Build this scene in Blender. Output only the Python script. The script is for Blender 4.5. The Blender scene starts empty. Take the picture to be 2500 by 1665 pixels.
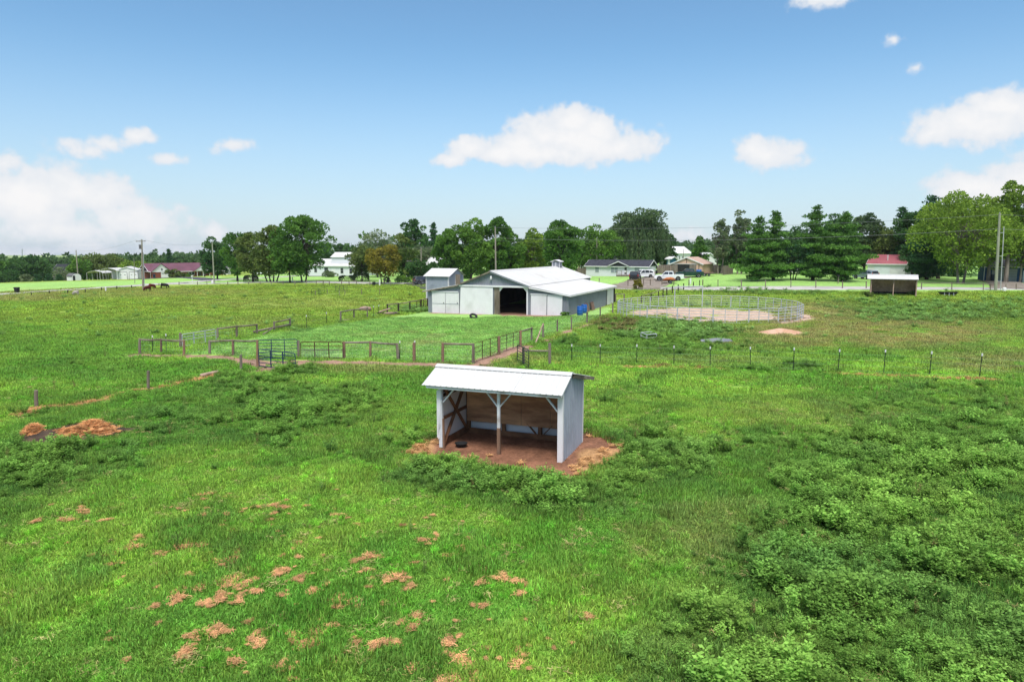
import bpy, math, random
import numpy as np
from mathutils import Vector, Matrix

SC = bpy.context.scene
COL = SC.collection
PI = math.pi
R = math.radians

# ---------------------------------------------------------------- camera
F, CX, CY, CAMH = 1666.7, 1250.0, 832.5, 7.5
PITCH = math.atan((CY - 612.0) / F)
cam_data = bpy.data.cameras.new('camera')
cam_data.sensor_width = 36.0
cam_data.lens = 24.0
cam_data.clip_start = 0.1
cam_data.clip_end = 12000
cam = bpy.data.objects.new('camera', cam_data)
COL.objects.link(cam)
cam.location = (0, 0, CAMH)
cam.rotation_euler = (PI / 2 - PITCH, 0, 0)
SC.camera = cam
FW = np.array([0, math.cos(PITCH), -math.sin(PITCH)])
UP = np.array([0, math.sin(PITCH), math.cos(PITCH)])
RT = np.array([1.0, 0, 0])
CAMP = np.array([0, 0, CAMH])

def ray(px, py):
    return FW + RT * (px - CX) / F - UP * (py - CY) / F

def at(px, py, Y):
    """point measured at photo position (px, py), Y metres away"""
    d = ray(px, py)
    return CAMP + d * (Y / d[1])

def proj(x, y, z):
    dz = z - CAMH
    dep = y * FW[1] + dz * FW[2]
    dep = np.where(dep < 0.3, 0.3, dep)
    return CX + F * x / dep, CY - F * (y * UP[1] + dz * UP[2]) / dep

# ---------------------------------------------------------------- view, sun, sky
SC.view_settings.view_transform = 'Standard'
SC.view_settings.look = 'None'
SC.view_settings.gamma = 1.0
SC.view_settings.use_curve_mapping = False
SC.view_settings.exposure = 1.4
SUN_AZ, SUN_EL = R(184), R(60)          # azimuth clockwise from +Y
sd = bpy.data.lights.new('sun', 'SUN')
sd.energy = 1.4
sd.angle = R(18)
sd.color = (1.0, 0.96, 0.90)
sun = bpy.data.objects.new('sun', sd)
COL.objects.link(sun)
sv = Vector((math.sin(SUN_AZ) * math.cos(SUN_EL), math.cos(SUN_AZ) * math.cos(SUN_EL), math.sin(SUN_EL)))
sun.rotation_euler = (-sv).to_track_quat('-Z', 'Y').to_euler()
sun.location = (0, 0, 60)

world = bpy.data.worlds.new('World')
SC.world = world
world.use_nodes = True
WN, WL = world.node_tree.nodes, world.node_tree.links
WN.clear()

def wn(t, **k):
    n = WN.new(t)
    for a, b in k.items():
        setattr(n, a, b)
    return n

def wmath(op, a, b=None, c=None, clamp=False):
    n = wn('ShaderNodeMath', operation=op, use_clamp=clamp)
    for i, v in enumerate((a, b, c)):
        if v is None:
            continue
        if isinstance(v, (int, float)):
            n.inputs[i].default_value = v
        else:
            WL.new(v, n.inputs[i])
    return n.outputs[0]

def wmix(fac, a, b, mode='MIX'):
    n = wn('ShaderNodeMix', data_type='RGBA', blend_type=mode)
    for i, v in ((0, fac), (6, a), (7, b)):
        if isinstance(v, (int, float)):
            n.inputs[i].default_value = v
        elif isinstance(v, tuple):
            n.inputs[i].default_value = (*v, 1)
        else:
            WL.new(v, n.inputs[i])
    return n.outputs[2]

sky = wn('ShaderNodeTexSky', sky_type='NISHITA', sun_disc=False)
sky.sun_elevation = SUN_EL
sky.sun_rotation = SUN_AZ
sky.altitude = 150
sky.air_density = 1.0
sky.dust_density = 0.6
sky.ozone_density = 1.6
geo = wn('ShaderNodeNewGeometry')
vneg = wn('ShaderNodeVectorMath', operation='SCALE')
WL.new(geo.outputs['Incoming'], vneg.inputs[0])
vneg.inputs['Scale'].default_value = -1.0
DIR = vneg.outputs[0]
sep = wn('ShaderNodeSeparateXYZ')
WL.new(DIR, sep.inputs[0])
az = wmath('ARCTAN2', sep.outputs[0], sep.outputs[1])
el = wmath('ARCSINE', sep.outputs[2])
ae = wn('ShaderNodeCombineXYZ')
WL.new(az, ae.inputs[0])
WL.new(el, ae.inputs[1])
nz = wn('ShaderNodeTexNoise', noise_dimensions='3D')
nz.inputs['Scale'].default_value = 9.0
nz.inputs['Detail'].default_value = 7.0
nz.inputs['Roughness'].default_value = 0.56
WL.new(DIR, nz.inputs['Vector'])
nzc = wn('ShaderNodeVectorMath', operation='SUBTRACT')
WL.new(nz.outputs['Color'], nzc.inputs[0])
nzc.inputs[1].default_value = (0.5, 0.5, 0.5)
nzs = wn('ShaderNodeVectorMath', operation='MULTIPLY')
WL.new(nzc.outputs[0], nzs.inputs[0])
nzs.inputs[1].default_value = (0.085, 0.05, 0)
warp = wn('ShaderNodeVectorMath', operation='ADD')
WL.new(ae.outputs[0], warp.inputs[0])
WL.new(nzs.outputs[0], warp.inputs[1])

def azel(px, py):
    d = ray(px, py)
    d = d / np.linalg.norm(d)
    return math.atan2(d[0], d[1]), math.asin(d[2])

CL = []      # (az, el, r_az, r_el, strength)
K = 1.062    # measured on a smaller copy of the photograph
for x, y, rx, ry, s in (
        (1330, 322, 185, 70, 1), (1240, 362, 180, 36, 1), (1150, 366, 90, 26, .9), (1210, 345, 90, 40, .9), (1425, 330, 100, 44, .95), (1335, 280, 80, 44, 1), (1090, 348, 62, 38, .9),
        (1050, 372, 60, 20, .7), (1390, 296, 70, 42, .95), (1280, 322, 90, 50, 1),
        (1770, 355, 100, 42, .85), (1740, 345, 60, 32, .8),
        (2250, 275, 190, 54, .95), (2330, 240, 110, 42, 1), (2150, 300, 100, 30, .7), (2290, 420, 190, 44, .95), (2420, 400, 160, 60, 1),
        (60, 455, 190, 74, .95), (190, 445, 150, 60, .9), (310, 500, 150, 48, .75), (-80, 440, 200, 80, 1), (150, 530, 260, 36, .6),
        (205, 346, 80, 22, .46), (265, 328, 60, 26, .5), (325, 306, 48, 26, .6), (535, 341, 58, 20, .46), (390, 364, 36, 18, .40), (5, 372, 52, 24, .6),
        (490, 528, 44, 26, .5), (120, 580, 320, 22, .45), (400, 565, 120, 18, .35), (1600, 548, 100, 22, .4),
        (1865, 4, 90, 22, .5), (2065, 83, 28, 14, .30), (2110, 141, 24, 12, .28)):
    a, e = azel(x * K, y * K)
    CL.append((a, e, rx * K / F * math.cos(a) ** 1, ry * K / F, s))
rs = random.Random(5)
for i in range(16):   # the same kind of cumulus goes on round the rest of the horizon
    a = R(46) + (i + rs.random() * .8) / 16 * R(268)
    if a > PI:
        a -= 2 * PI
    e = R(rs.uniform(4, 26))
    w = rs.uniform(.05, .13)
    CL.append((a, e, w, w * .36, rs.uniform(.7, 1)))
    CL.append((a + w * .5, e + w * .16, w * .6, w * .3, .9))

dens = None
for a, e, ra, re, s in CL:
    sb = wn('ShaderNodeVectorMath', operation='SUBTRACT')
    WL.new(warp.outputs[0], sb.inputs[0])
    sb.inputs[1].default_value = (a, e, 0)
    ml = wn('ShaderNodeVectorMath', operation='MULTIPLY')
    WL.new(sb.outputs[0], ml.inputs[0])
    ml.inputs[1].default_value = (1 / ra, 1 / re, 0)
    ln = wn('ShaderNodeVectorMath', operation='LENGTH')
    WL.new(ml.outputs[0], ln.inputs[0])
    v = wmath('MULTIPLY_ADD', ln.outputs['Value'], -s, s)
    dens = v if dens is None else wmath('SMOOTH_MAX', dens, v, 0.12)
fine = wn('ShaderNodeTexNoise', noise_dimensions='3D')
fine.inputs['Scale'].default_value = 26.0
fine.inputs['Detail'].default_value = 6.0
WL.new(DIR, fine.inputs['Vector'])
fin2 = wn('ShaderNodeTexNoise', noise_dimensions='3D')
fin2.inputs['Scale'].default_value = 75.0
fin2.inputs['Detail'].default_value = 5.0
WL.new(DIR, fin2.inputs['Vector'])
d2 = wmath('ADD', wmath('ADD', dens, wmath('MULTIPLY_ADD', fine.outputs['Fac'], 0.9, -0.45)), wmath('MULTIPLY_ADD', fin2.outputs['Fac'], 0.6, -0.30))
mr = wn('ShaderNodeMapRange', interpolation_type='SMOOTHSTEP')
WL.new(d2, mr.inputs['Value'])
mr.inputs['From Min'].default_value = 0.0
mr.inputs['From Max'].default_value = 0.40
# unseen bright cloud deck added overhead as soft fill; the sun is veiled
vz = wmath('MAXIMUM', sep.outputs[2], 0.12)
pv = wn('ShaderNodeCombineXYZ')
WL.new(wmath('DIVIDE', sep.outputs[0], vz), pv.inputs[0])
WL.new(wmath('DIVIDE', sep.outputs[1], vz), pv.inputs[1])
dn = wn('ShaderNodeTexNoise', noise_dimensions='3D')
dn.inputs['Scale'].default_value = 1.5
dn.inputs['Detail'].default_value = 6.0
WL.new(pv.outputs[0], dn.inputs['Vector'])
dm = wn('ShaderNodeMapRange', interpolation_type='SMOOTHSTEP')
WL.new(dn.outputs['Fac'], dm.inputs['Value'])
dm.inputs['From Min'].default_value = 0.36
dm.inputs['From Max'].default_value = 0.52
de = wn('ShaderNodeMapRange', interpolation_type='SMOOTHSTEP')
WL.new(el, de.inputs['Value'])
de.inputs['From Min'].default_value = R(23)
de.inputs['From Max'].default_value = R(38)
deck = wmath('MULTIPLY', dm.outputs[0], de.outputs[0])
cover = wmath('MULTIPLY', wmath('MAXIMUM', mr.outputs[0], deck), 0.96)
# the haze near the horizon lightens the sky itself
hz = wn('ShaderNodeMapRange', interpolation_type='SMOOTHSTEP')
WL.new(el, hz.inputs['Value'])
hz.inputs['From Min'].default_value = R(-3)
hz.inputs['From Max'].default_value = R(16.5)
hz.inputs['To Min'].default_value = 1.0
hz.inputs['To Max'].default_value = 0.0
SKYS = 0.085
CLOUDV = 0.365 / SKYS
toned = wmix(1.0, sky.outputs[0], (0.54, 0.70, 0.735), 'MULTIPLY')
pale = wmix(wmath('MULTIPLY', hz.outputs[0], 0.8), toned, (0.236 / SKYS, 0.256 / SKYS, 0.305 / SKYS))
shade = wn('ShaderNodeMapRange')
WL.new(d2, shade.inputs['Value'])
shade.inputs['From Min'].default_value = 0.05
shade.inputs['From Max'].default_value = 0.85
cloudc = wmix(shade.outputs[0], (CLOUDV * .78, CLOUDV * .83, CLOUDV * .90), (CLOUDV * 1.0, CLOUDV * .985, CLOUDV * .985))
final = wmix(cover, pale, wmix(deck, cloudc, (CLOUDV * 1.62, CLOUDV * 1.60, CLOUDV * 1.62)))
bg = wn('ShaderNodeBackground')
bg.inputs['Strength'].default_value = SKYS
WL.new(final, bg.inputs['Color'])
wo = wn('ShaderNodeOutputWorld')
WL.new(bg.outputs[0], wo.inputs['Surface'])
SC.cycles.max_bounces = 6
SC.cycles.diffuse_bounces = 3
SC.cycles.transparent_max_bounces = 6
SC.cycles.sample_clamp_indirect = 6

# ---------------------------------------------------------------- noise and terrain
def _hash(ix, iy, s):
    h = (ix.astype(np.int64) * 374761393 + iy.astype(np.int64) * 668265263 + s * 974634777) & 0x7fffffff
    h = ((h ^ (h >> 13)) * 1274126177) & 0x7fffffff
    return ((h ^ (h >> 16)) & 0xffff) / 65535.0

def vnoise(x, y, s=0):
    ix, iy = np.floor(x), np.floor(y)
    fx, fy = x - ix, y - iy
    fx = fx * fx * (3 - 2 * fx)
    fy = fy * fy * (3 - 2 * fy)
    a, b = _hash(ix, iy, s), _hash(ix + 1, iy, s)
    c, d = _hash(ix, iy + 1, s), _hash(ix + 1, iy + 1, s)
    return (a * (1 - fx) + b * fx) * (1 - fy) + (c * (1 - fx) + d * fx) * fy

def fbm(x, y, sc, s=0, o=4):
    x, y = np.asarray(x, float) / sc, np.asarray(y, float) / sc
    t, amp, n = 0, .5, 0
    for k in range(o):
        t = t + amp * vnoise(x + 17.3 * k, y - 9.1 * k, s + k)
        n += amp
        amp *= .5
        x, y = x * 2.03, y * 2.03
    return t / n

def sst(a, b, v):
    t = np.clip((v - a) / (b - a), 0, 1)
    return t * t * (3 - 2 * t)

CPS = [(-25, 0, 0), (0, -10, 0), (25, 0, 0), (-20, 14, 0), (0, 14, 0), (20, 14, 0), (0, 26, 0), (-25, 30, 0), (30, 30, 0), (0, 50, 0),
       (-45, 50, 0), (45, 48, 0), (-55, 80, .1), (-10.6, 86.5, -.36), (6.5, 79.6, 0), (15, 100, -.15), (-25, 70, 0), (20, 71, 0), (27, 92, .05),
       (42, 82, 0), (-90, 20, 0), (90, 20, 0), (80, 60, .6)]
for px, py, Y in ((2170, 721, 101), (2432, 708, 103), (1850, 686, 123), (2055, 687, 123), (2369, 689.6, 120), (2440, 687, 131), (1625, 687.5, 129),
                  (1506, 674.5, 149), (1685, 671, 149), (350, 707.6, 129), (50, 721, 113), (523, 693, 157), (680, 688, 150), (800, 675, 185),
                  (870, 690, 147), (1040, 693, 142), (290, 682.5, 205), (440, 677, 235), (190, 684.5, 200), (40, 690, 232), (545, 671, 248),
                  (1300, 694, 128), (2400, 705, 109)):
    CPS.append(tuple(at(px, py, Y)))
CPS += [(-300, 330, -8), (-180, 330, -6), (0, 320, 1), (300, 320, 3), (-200, 100, -1), (200, 100, 2), (-600, 800, -14), (-250, 800, -9), (0, 800, 2), (600, 800, 4),
        (-200, -30, 0), (200, -30, 0), (0, 1600, -6), (1500, 1500, -8), (-1500, 1500, -34), (1500, 200, -6), (-1500, 200, -20)]
CPS = np.array(CPS, float)

def _phi(r2):
    return np.sqrt(r2 + 64.0)

_d2 = ((CPS[:, None, :2] - CPS[None, :, :2]) ** 2).sum(-1)
_n = len(CPS)
_A = np.zeros((_n + 1, _n + 1))
_A[:_n, :_n] = _phi(_d2) + np.eye(_n) * -2.0
_A[:_n, _n] = _A[_n, :_n] = 1
_W = np.linalg.solve(_A, np.r_[CPS[:, 2], 0])

def zt(x, y):
    x, y = np.asarray(x, float), np.asarray(y, float)
    sh = x.shape
    x, y = x.ravel(), y.ravel()
    out = np.empty(len(x))
    for i in range(0, len(x), 60000):
        s = slice(i, i + 60000)
        r2 = (x[s, None] - CPS[:, 0]) ** 2 + (y[s, None] - CPS[:, 1]) ** 2
        out[s] = _phi(r2) @ _W[:_n] + _W[_n]
    near = sst(160, 60, y)
    out = out + near * (fbm(x, y, 3.0, 91, 3) - .5) * .10
    return out.reshape(sh)

def zg(x, y):
    return float(zt(np.array([x]), np.array([y]))[0])

def G(px, py):
    """ground point under a photo position"""
    d = ray(px, py)
    t = 5.0
    step = 0.5
    while t < 3000:
        p = CAMP + d * t
        if p[2] < zg(p[0], p[1]):
            break
        t += step
        step = max(.5, t * .01)
    lo, hi = t - step, t
    for _ in range(14):
        m = (lo + hi) / 2
        p = CAMP + d * m
        if p[2] < zg(p[0], p[1]):
            hi = m
        else:
            lo = m
    p = CAMP + d * hi
    return Vector((p[0], p[1], zg(p[0], p[1])))

def GX(px, Y):
    """ground point on the photo column px, Y metres away"""
    x = (px - CX) / F * Y
    for _ in range(4):
        z = zg(x, Y)
        dep = Y * FW[1] + (z - CAMH) * FW[2]
        x = (px - CX) / F * dep
    return Vector((x, Y, zg(x, Y)))

# ---------------------------------------------------------------- materials
def lin(r, g, b, k=.56):
    f = lambda c: ((c / 255 + .055) / 1.055) ** 2.4 if c > 10 else c / 255 / 12.92
    return (f(r) * k, f(g) * k, f(b) * k)

_M = {}

def pm(name, col, rough=.75, var=.18, scale=2.0, col2=None, metal=0.0, bump=0.0, bscale=None, stretch=None, spec=.3, patch=.5):
    """procedural material: base colour broken up by noise, a second colour in patches, fine relief"""
    if name in _M:
        return _M[name]
    m = bpy.data.materials.new(name)
    m.use_nodes = True
    N, L = m.node_tree.nodes, m.node_tree.links
    b = N['Principled BSDF']
    b.inputs['Roughness'].default_value = rough
    b.inputs['Metallic'].default_value = metal
    b.inputs['Specular IOR Level'].default_value = spec
    tc = N.new('ShaderNodeTexCoord')
    src = tc.outputs['Object']
    if stretch:
        mp = N.new('ShaderNodeMapping')
        mp.inputs['Scale'].default_value = stretch
        L.new(src, mp.inputs[0])
        src = mp.outputs[0]
    n1 = N.new('ShaderNodeTexNoise')
    n1.inputs['Scale'].default_value = scale
    n1.inputs['Detail'].default_value = 6
    n1.inputs['Roughness'].default_value = .65
    L.new(src, n1.inputs['Vector'])
    mr = N.new('ShaderNodeMapRange')
    L.new(n1.outputs['Fac'], mr.inputs[0])
    mr.inputs[1].default_value, mr.inputs[2].default_value = .25, .75
    mr.inputs[3].default_value, mr.inputs[4].default_value = 1 - var, 1 + var
    mx = N.new('ShaderNodeMix')
    mx.data_type = 'RGBA'
    mx.blend_type = 'MULTIPLY'
    mx.inputs[0].default_value = 1
    if col2:
        n2 = N.new('ShaderNodeTexNoise')
        n2.inputs['Scale'].default_value = scale * .45
        n2.inputs['Detail'].default_value = 5
        L.new(src, n2.inputs['Vector'])
        r2 = N.new('ShaderNodeMapRange')
        L.new(n2.outputs['Fac'], r2.inputs[0])
        r2.inputs[1].default_value, r2.inputs[2].default_value = patch - .08, patch + .14
        m2 = N.new('ShaderNodeMix')
        m2.data_type = 'RGBA'
        L.new(r2.outputs[0], m2.inputs[0])
        m2.inputs[6].default_value = (*col, 1)
        m2.inputs[7].default_value = (*col2, 1)
        L.new(m2.outputs[2], mx.inputs[6])
    else:
        mx.inputs[6].default_value = (*col, 1)
    L.new(mr.outputs[0], mx.inputs[7])
    L.new(mx.outputs[2], b.inputs['Base Color'])
    if bump:
        n3 = N.new('ShaderNodeTexNoise')
        n3.inputs['Scale'].default_value = bscale or scale * 6
        n3.inputs['Detail'].default_value = 4
        L.new(src, n3.inputs['Vector'])
        bp = N.new('ShaderNodeBump')
        bp.inputs['Strength'].default_value = bump
        bp.inputs['Distance'].default_value = .03
        L.new(n3.outputs['Fac'], bp.inputs['Height'])
        L.new(bp.outputs[0], b.inputs['Normal'])
    _M[name] = m
    return m

def leafmat(name, dark, light, trans=.3):
    m = bpy.data.materials.new(name)
    m.use_nodes = True
    N, L = m.node_tree.nodes, m.node_tree.links
    N.remove(N['Principled BSDF'])
    at_ = N.new('ShaderNodeAttribute')
    at_.attribute_name = 'tint'
    mx = N.new('ShaderNodeMix')
    mx.data_type = 'RGBA'
    L.new(at_.outputs['Fac'], mx.inputs[0])
    mx.inputs[6].default_value = (*dark, 1)
    mx.inputs[7].default_value = (*light, 1)
    d = N.new('ShaderNodeBsdfDiffuse')
    t = N.new('ShaderNodeBsdfTranslucent')
    g = N.new('ShaderNodeMixShader')
    g.inputs[0].default_value = trans
    L.new(mx.outputs[2], d.inputs[0])
    L.new(mx.outputs[2], t.inputs[0])
    L.new(d.outputs[0], g.inputs[1])
    L.new(t.outputs[0], g.inputs[2])
    L.new(g.outputs[0], N['Material Output'].inputs[0])
    return m

WHITE_M = pm('white painted metal', (.68, .655, .675), .5, .05, 1.2, (.57, .55, .555), patch=.6, spec=.4)
ROOF_W = pm('white metal roofing', (.52, .517, .513), .6, .06, .8, (.41, .39, .36), patch=.66, bump=.05)
GREY_M = pm('grey painted metal siding', lin(172, 176, 188), .5, .07, 1.0, lin(156, 158, 167), patch=.55)
BLUEGREY_M = pm('blue grey metal siding', lin(190, 198, 214), .5, .08, 1.3, lin(142, 146, 158), patch=.58)
WOOD_OLD = pm('weathered grey timber', lin(142, 130, 116, .85), .9, .25, 3, lin(104, 92, 80, .85), bump=.4, stretch=(1, 1, .25))
WOOD_BR = pm('brown stained timber', lin(168, 118, 86), .9, .25, 3, lin(122, 84, 62), bump=.4)
WOOD_RED = pm('reddish timber post', lin(150, 116, 94, .85), .9, .3, 2.5, lin(112, 92, 78, .85), bump=.4, stretch=(1, 1, .3))
WOOD_PINK = pm('pale split timber', lin(196, 165, 148, .8), .9, .2, 4, lin(160, 138, 120, .8), bump=.3)
WOOD_DARK = pm('dark weathered timber', lin(70, 58, 50), .9, .3, 3, lin(50, 42, 38), bump=.3)
WOOD_WP = pm('white paint over timber', lin(218, 220, 224, .85), .8, .1, 3, lin(140, 118, 100, .85), patch=.62, bump=.2)
PLY = pm('stained plywood', (.50, .27, .145), .85, .35, 2.2, (.27, .135, .075), bump=.25, stretch=(.6, 1, 2.5))
GALV = pm('galvanised steel', (.42, .44, .47), .6, .1, 6)
BLACK = pm('black rubber', (.018, .018, .019), .85, .2, 4)
DARK = pm('dark interior', (.02, .02, .02), .9, .2, 2)  # near-black colour standing for the shade inside openings
GLASS = pm('window glass', (.035, .04, .05), .08, .1, 1, spec=.6)
CONC = pm('concrete', lin(170, 165, 158), .9, .12, 1.5)
STEEL_BLUE = pm('dark blue painted pipe', lin(42, 62, 104), .5, .2, 6)
STEEL_GREEN = pm('dark green painted pipe', lin(44, 66, 58), .5, .2, 6)
STEEL_RUST = pm('rusty pipe', lin(112, 72, 52), .8, .3, 8, lin(70, 52, 44))
TPOST = pm('dark green post paint', lin(44, 62, 46), .7, .2, 6)

# ---------------------------------------------------------------- mesh building
class MB:
    def __init__(s):
        s.v, s.f = [], []

    def add(s, vs, fs):
        o = len(s.v)
        s.v += [tuple(map(float, q)) for q in vs]
        s.f += [tuple(i + o for i in f) for f in fs]
        return s

    def box(s, x0, x1, y0, y1, z0, z1):
        return s.add([(x0, y0, z0), (x1, y0, z0), (x1, y1, z0), (x0, y1, z0), (x0, y0, z1), (x1, y0, z1), (x1, y1, z1), (x0, y1, z1)],
                     [(3, 2, 1, 0), (4, 5, 6, 7), (0, 1, 5, 4), (1, 2, 6, 5), (2, 3, 7, 6), (3, 0, 4, 7)])

    def bev(s, x0, x1, y0, y1, z0, z1, c=.02):
        """box with chamfered vertical and top edges"""
        c = min(c, (x1 - x0) * .4, (y1 - y0) * .4, (z1 - z0) * .4)
        ring = lambda d, z: [(x0 + c + d, y0 + d, z), (x1 - c - d, y0 + d, z), (x1 - d, y0 + c + d, z), (x1 - d, y1 - c - d, z),
                             (x1 - c - d, y1 - d, z), (x0 + c + d, y1 - d, z), (x0 + d, y1 - c - d, z), (x0 + d, y0 + c + d, z)]
        rs_ = [ring(0, z0), ring(0, z1 - c), ring(c * .7, z1)]
        return s.rings(rs_)

    def rings(s, rs_, cap0=True, cap1=True):
        n = len(rs_[0])
        vs = [q for r in rs_ for q in r]
        fs = []
        for k in range(len(rs_) - 1):
            for i in range(n):
                j = (i + 1) % n
                fs.append((k * n + i, k * n + j, (k + 1) * n + j, (k + 1) * n + i))
        if cap0:
            fs.append(tuple(range(n - 1, -1, -1)))
        if cap1:
            fs.append(tuple((len(rs_) - 1) * n + i for i in range(n)))
        return s.add(vs, fs)

    def beam(s, p, q, w, h, up=(0, 0, 1)):
        p, q = Vector(p), Vector(q)
        d = (q - p).normalized()
        u = Vector(up)
        if abs(d.dot(u)) > .98:
            u = Vector((0, 1, 0))
        sx = d.cross(u).normalized() * w / 2
        sy = sx.cross(d).normalized() * h / 2
        return s.rings([[a - sx - sy, a + sx - sy, a + sx + sy, a - sx + sy] for a in (p, q)])

    def tube(s, pts, rad, n=8, cap=True):
        pts = [Vector(p) for p in pts]
        if not hasattr(rad, '__len__'):
            rad = [rad] * len(pts)
        rs_, ref = [], None
        for i, p in enumerate(pts):
            d = (pts[min(i + 1, len(pts) - 1)] - pts[max(i - 1, 0)]).normalized()
            if ref is None:
                ref = Vector((1, 0, 0)) if abs(d.x) < .8 else Vector((0, 1, 0))
            a = (ref - d * ref.dot(d)).normalized()
            ref = a
            b = d.cross(a)
            rs_.append([p + (a * math.cos(2 * PI * k / n) + b * math.sin(2 * PI * k / n)) * rad[i] for k in range(n)])
        return s.rings(rs_, cap, cap)

    def prism(s, poly, axis, a, b):
        """polygon (u, v) extruded along axis from a to b; axis 'x': (y,z), 'y': (x,z), 'z': (x,y)"""
        f = {'x': lambda u, v, w: (w, u, v), 'y': lambda u, v, w: (u, w, v), 'z': lambda u, v, w: (u, v, w)}[axis]
        rs_ = [[f(u, v, w) for u, v in poly] for w in (a, b)]
        return s.rings(rs_)

    def mesh(s, name, mat, smooth=False):
        me = bpy.data.meshes.new(name)
        me.from_pydata(s.v, [], s.f)
        me.update()
        if mat:
            me.materials.append(mat)
        import bmesh as _b
        bm = _b.new()
        bm.from_mesh(me)
        _b.ops.recalc_face_normals(bm, faces=bm.faces)
        bm.to_mesh(me)
        bm.free()
        if smooth:
            me.shade_smooth()
        return me

    def obj(s, name, mat, parent=None, smooth=False):
        return mkobj(name, s.mesh(name, mat, smooth), parent)

def mkobj(name, me, parent=None, loc=None, rotz=None):
    o = bpy.data.objects.new(name, me)
    COL.objects.link(o)
    if parent:
        o.parent = parent
    if loc is not None:
        o.location = loc
    if rotz is not None:
        o.rotation_euler = (0, 0, rotz)
    return o

def tag(o, label=None, cat=None, group=None, kind=None):
    if label:
        o['label'] = label
    if cat:
        o['category'] = cat
    if group:
        o['group'] = group
    if kind:
        o['kind'] = kind
    return o

def thing(name, label, cat, loc=(0, 0, 0), rotz=0, group=None):
    o = mkobj(name, None, None, loc, rotz)
    o.empty_display_size = .3
    return tag(o, label, cat, group)

def copy_tree(o, parent=None):
    c = o.copy()
    COL.objects.link(c)
    if parent:
        c.parent = parent
    for ch in list(o.children):
        copy_tree(ch, c)
    return c

def np_mesh(name, V, faces, mat, tint=None):
    """mesh from numpy arrays; faces (M,k)"""
    me = bpy.data.meshes.new(name)
    k = faces.shape[1]
    me.vertices.add(len(V))
    me.vertices.foreach_set('co', np.ascontiguousarray(V, np.float32).ravel())
    me.loops.add(faces.size)
    me.loops.foreach_set('vertex_index', np.ascontiguousarray(faces, np.int32).ravel())
    me.polygons.add(len(faces))
    me.polygons.foreach_set('loop_start', np.arange(0, faces.size, k, dtype=np.int32))
    me.update(calc_edges=True)
    if tint is not None:
        a = me.attributes.new('tint', 'FLOAT', 'POINT')
        a.data.foreach_set('value', np.ascontiguousarray(tint, np.float32))
    if mat:
        me.materials.append(mat)
    return me
# ---------------------------------------------------------------- ground: where it is bare, dry, mown or weedy
def plist(pts):
    return np.array([tuple(G(a, b))[:2] for a, b in pts])

def dpoly(x, y, P):
    """distance from points to a polyline"""
    d = np.full(x.shape, 1e9)
    for (ax, ay), (bx, by) in zip(P[:-1], P[1:]):
        vx, vy = bx - ax, by - ay
        t = np.clip(((x - ax) * vx + (y - ay) * vy) / (vx * vx + vy * vy + 1e-9), 0, 1)
        d = np.minimum(d, np.hypot(x - ax - t * vx, y - ay - t * vy))
    return d

def sdpoly(x, y, P):
    """signed distance to a closed polygon, negative inside"""
    Q = np.vstack([P, P[:1]])
    d = dpoly(x, y, Q)
    ins = np.zeros(x.shape, bool)
    for (ax, ay), (bx, by) in zip(Q[:-1], Q[1:]):
        c = ((ay > y) != (by > y)) & (x < (bx - ax) * (y - ay) / (by - ay + 1e-12) + ax)
        ins ^= c
    return np.where(ins, -d, d)

PATH_FRONT = plist([(335, 868), (450, 870), (575, 875), (640, 888), (735, 884), (840, 884), (1000, 889), (1155, 893), (1220, 905)])
PATH_FRONT2 = plist([(640, 905), (700, 893), (760, 886), (860, 886)])
PATH_SIDE = plist([(1140, 897), (1190, 878), (1225, 866), (1280, 847)])
PATH_SIDE2 = plist([(1320, 838), (1365, 818), (1400, 806), (1450, 790)])
PATH_LEFT = plist([(-40, 1036), (0, 1030), (90, 1000), (160, 993), (215, 985), (362, 950), (440, 938), (520, 915)])
PATH_T = plist([(1360, 890), (1480, 893), (1700, 901), (1830, 905), (1960, 911), (2160, 917), (2300, 922), (2520, 932)])
PATH_LB = plist([(340, 868), (440, 853), (530, 836), (640, 818), (710, 806), (800, 793), (900, 778), (1040, 760)])
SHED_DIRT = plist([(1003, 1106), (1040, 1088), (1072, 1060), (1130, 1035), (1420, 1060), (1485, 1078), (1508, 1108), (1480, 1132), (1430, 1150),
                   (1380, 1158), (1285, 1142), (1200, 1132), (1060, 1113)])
PILE = plist([(40, 1086), (60, 1060), (110, 1046), (180, 1032), (250, 1024), (310, 1036), (300, 1060), (240, 1074), (150, 1086)])
LAWN = plist([(450, 864), (640, 818), (820, 792), (1045, 760), (1200, 766), (1390, 770), (1500, 744), (1502, 760), (1330, 824), (1218, 864), (1155, 886),
              (1000, 881), (730, 874), (560, 868)])
BARN_F = plist([(1050, 766), (1200, 769), (1300, 775), (1390, 773), (1385, 766), (1300, 762), (1200, 762), (1060, 762)])
FAR_LAWN = plist([(-60, 716), (210, 703), (420, 691), (480, 684), (540, 680), (545, 674), (330, 684), (150, 688), (-60, 694)])
PEN_C = np.array([G(1722, 767)[0], G(1722, 767)[1] - .6])
PEN_R = 10.6
ELL = {}

def pxmask(px, py, L):
    m = np.zeros(px.shape)
    for cx, cy, rx, ry, s in L:
        r = np.hypot((px - cx) / rx, (py - cy) / ry)
        m = np.maximum(m, s * sst(1.25, .55, r))
    return m

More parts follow.
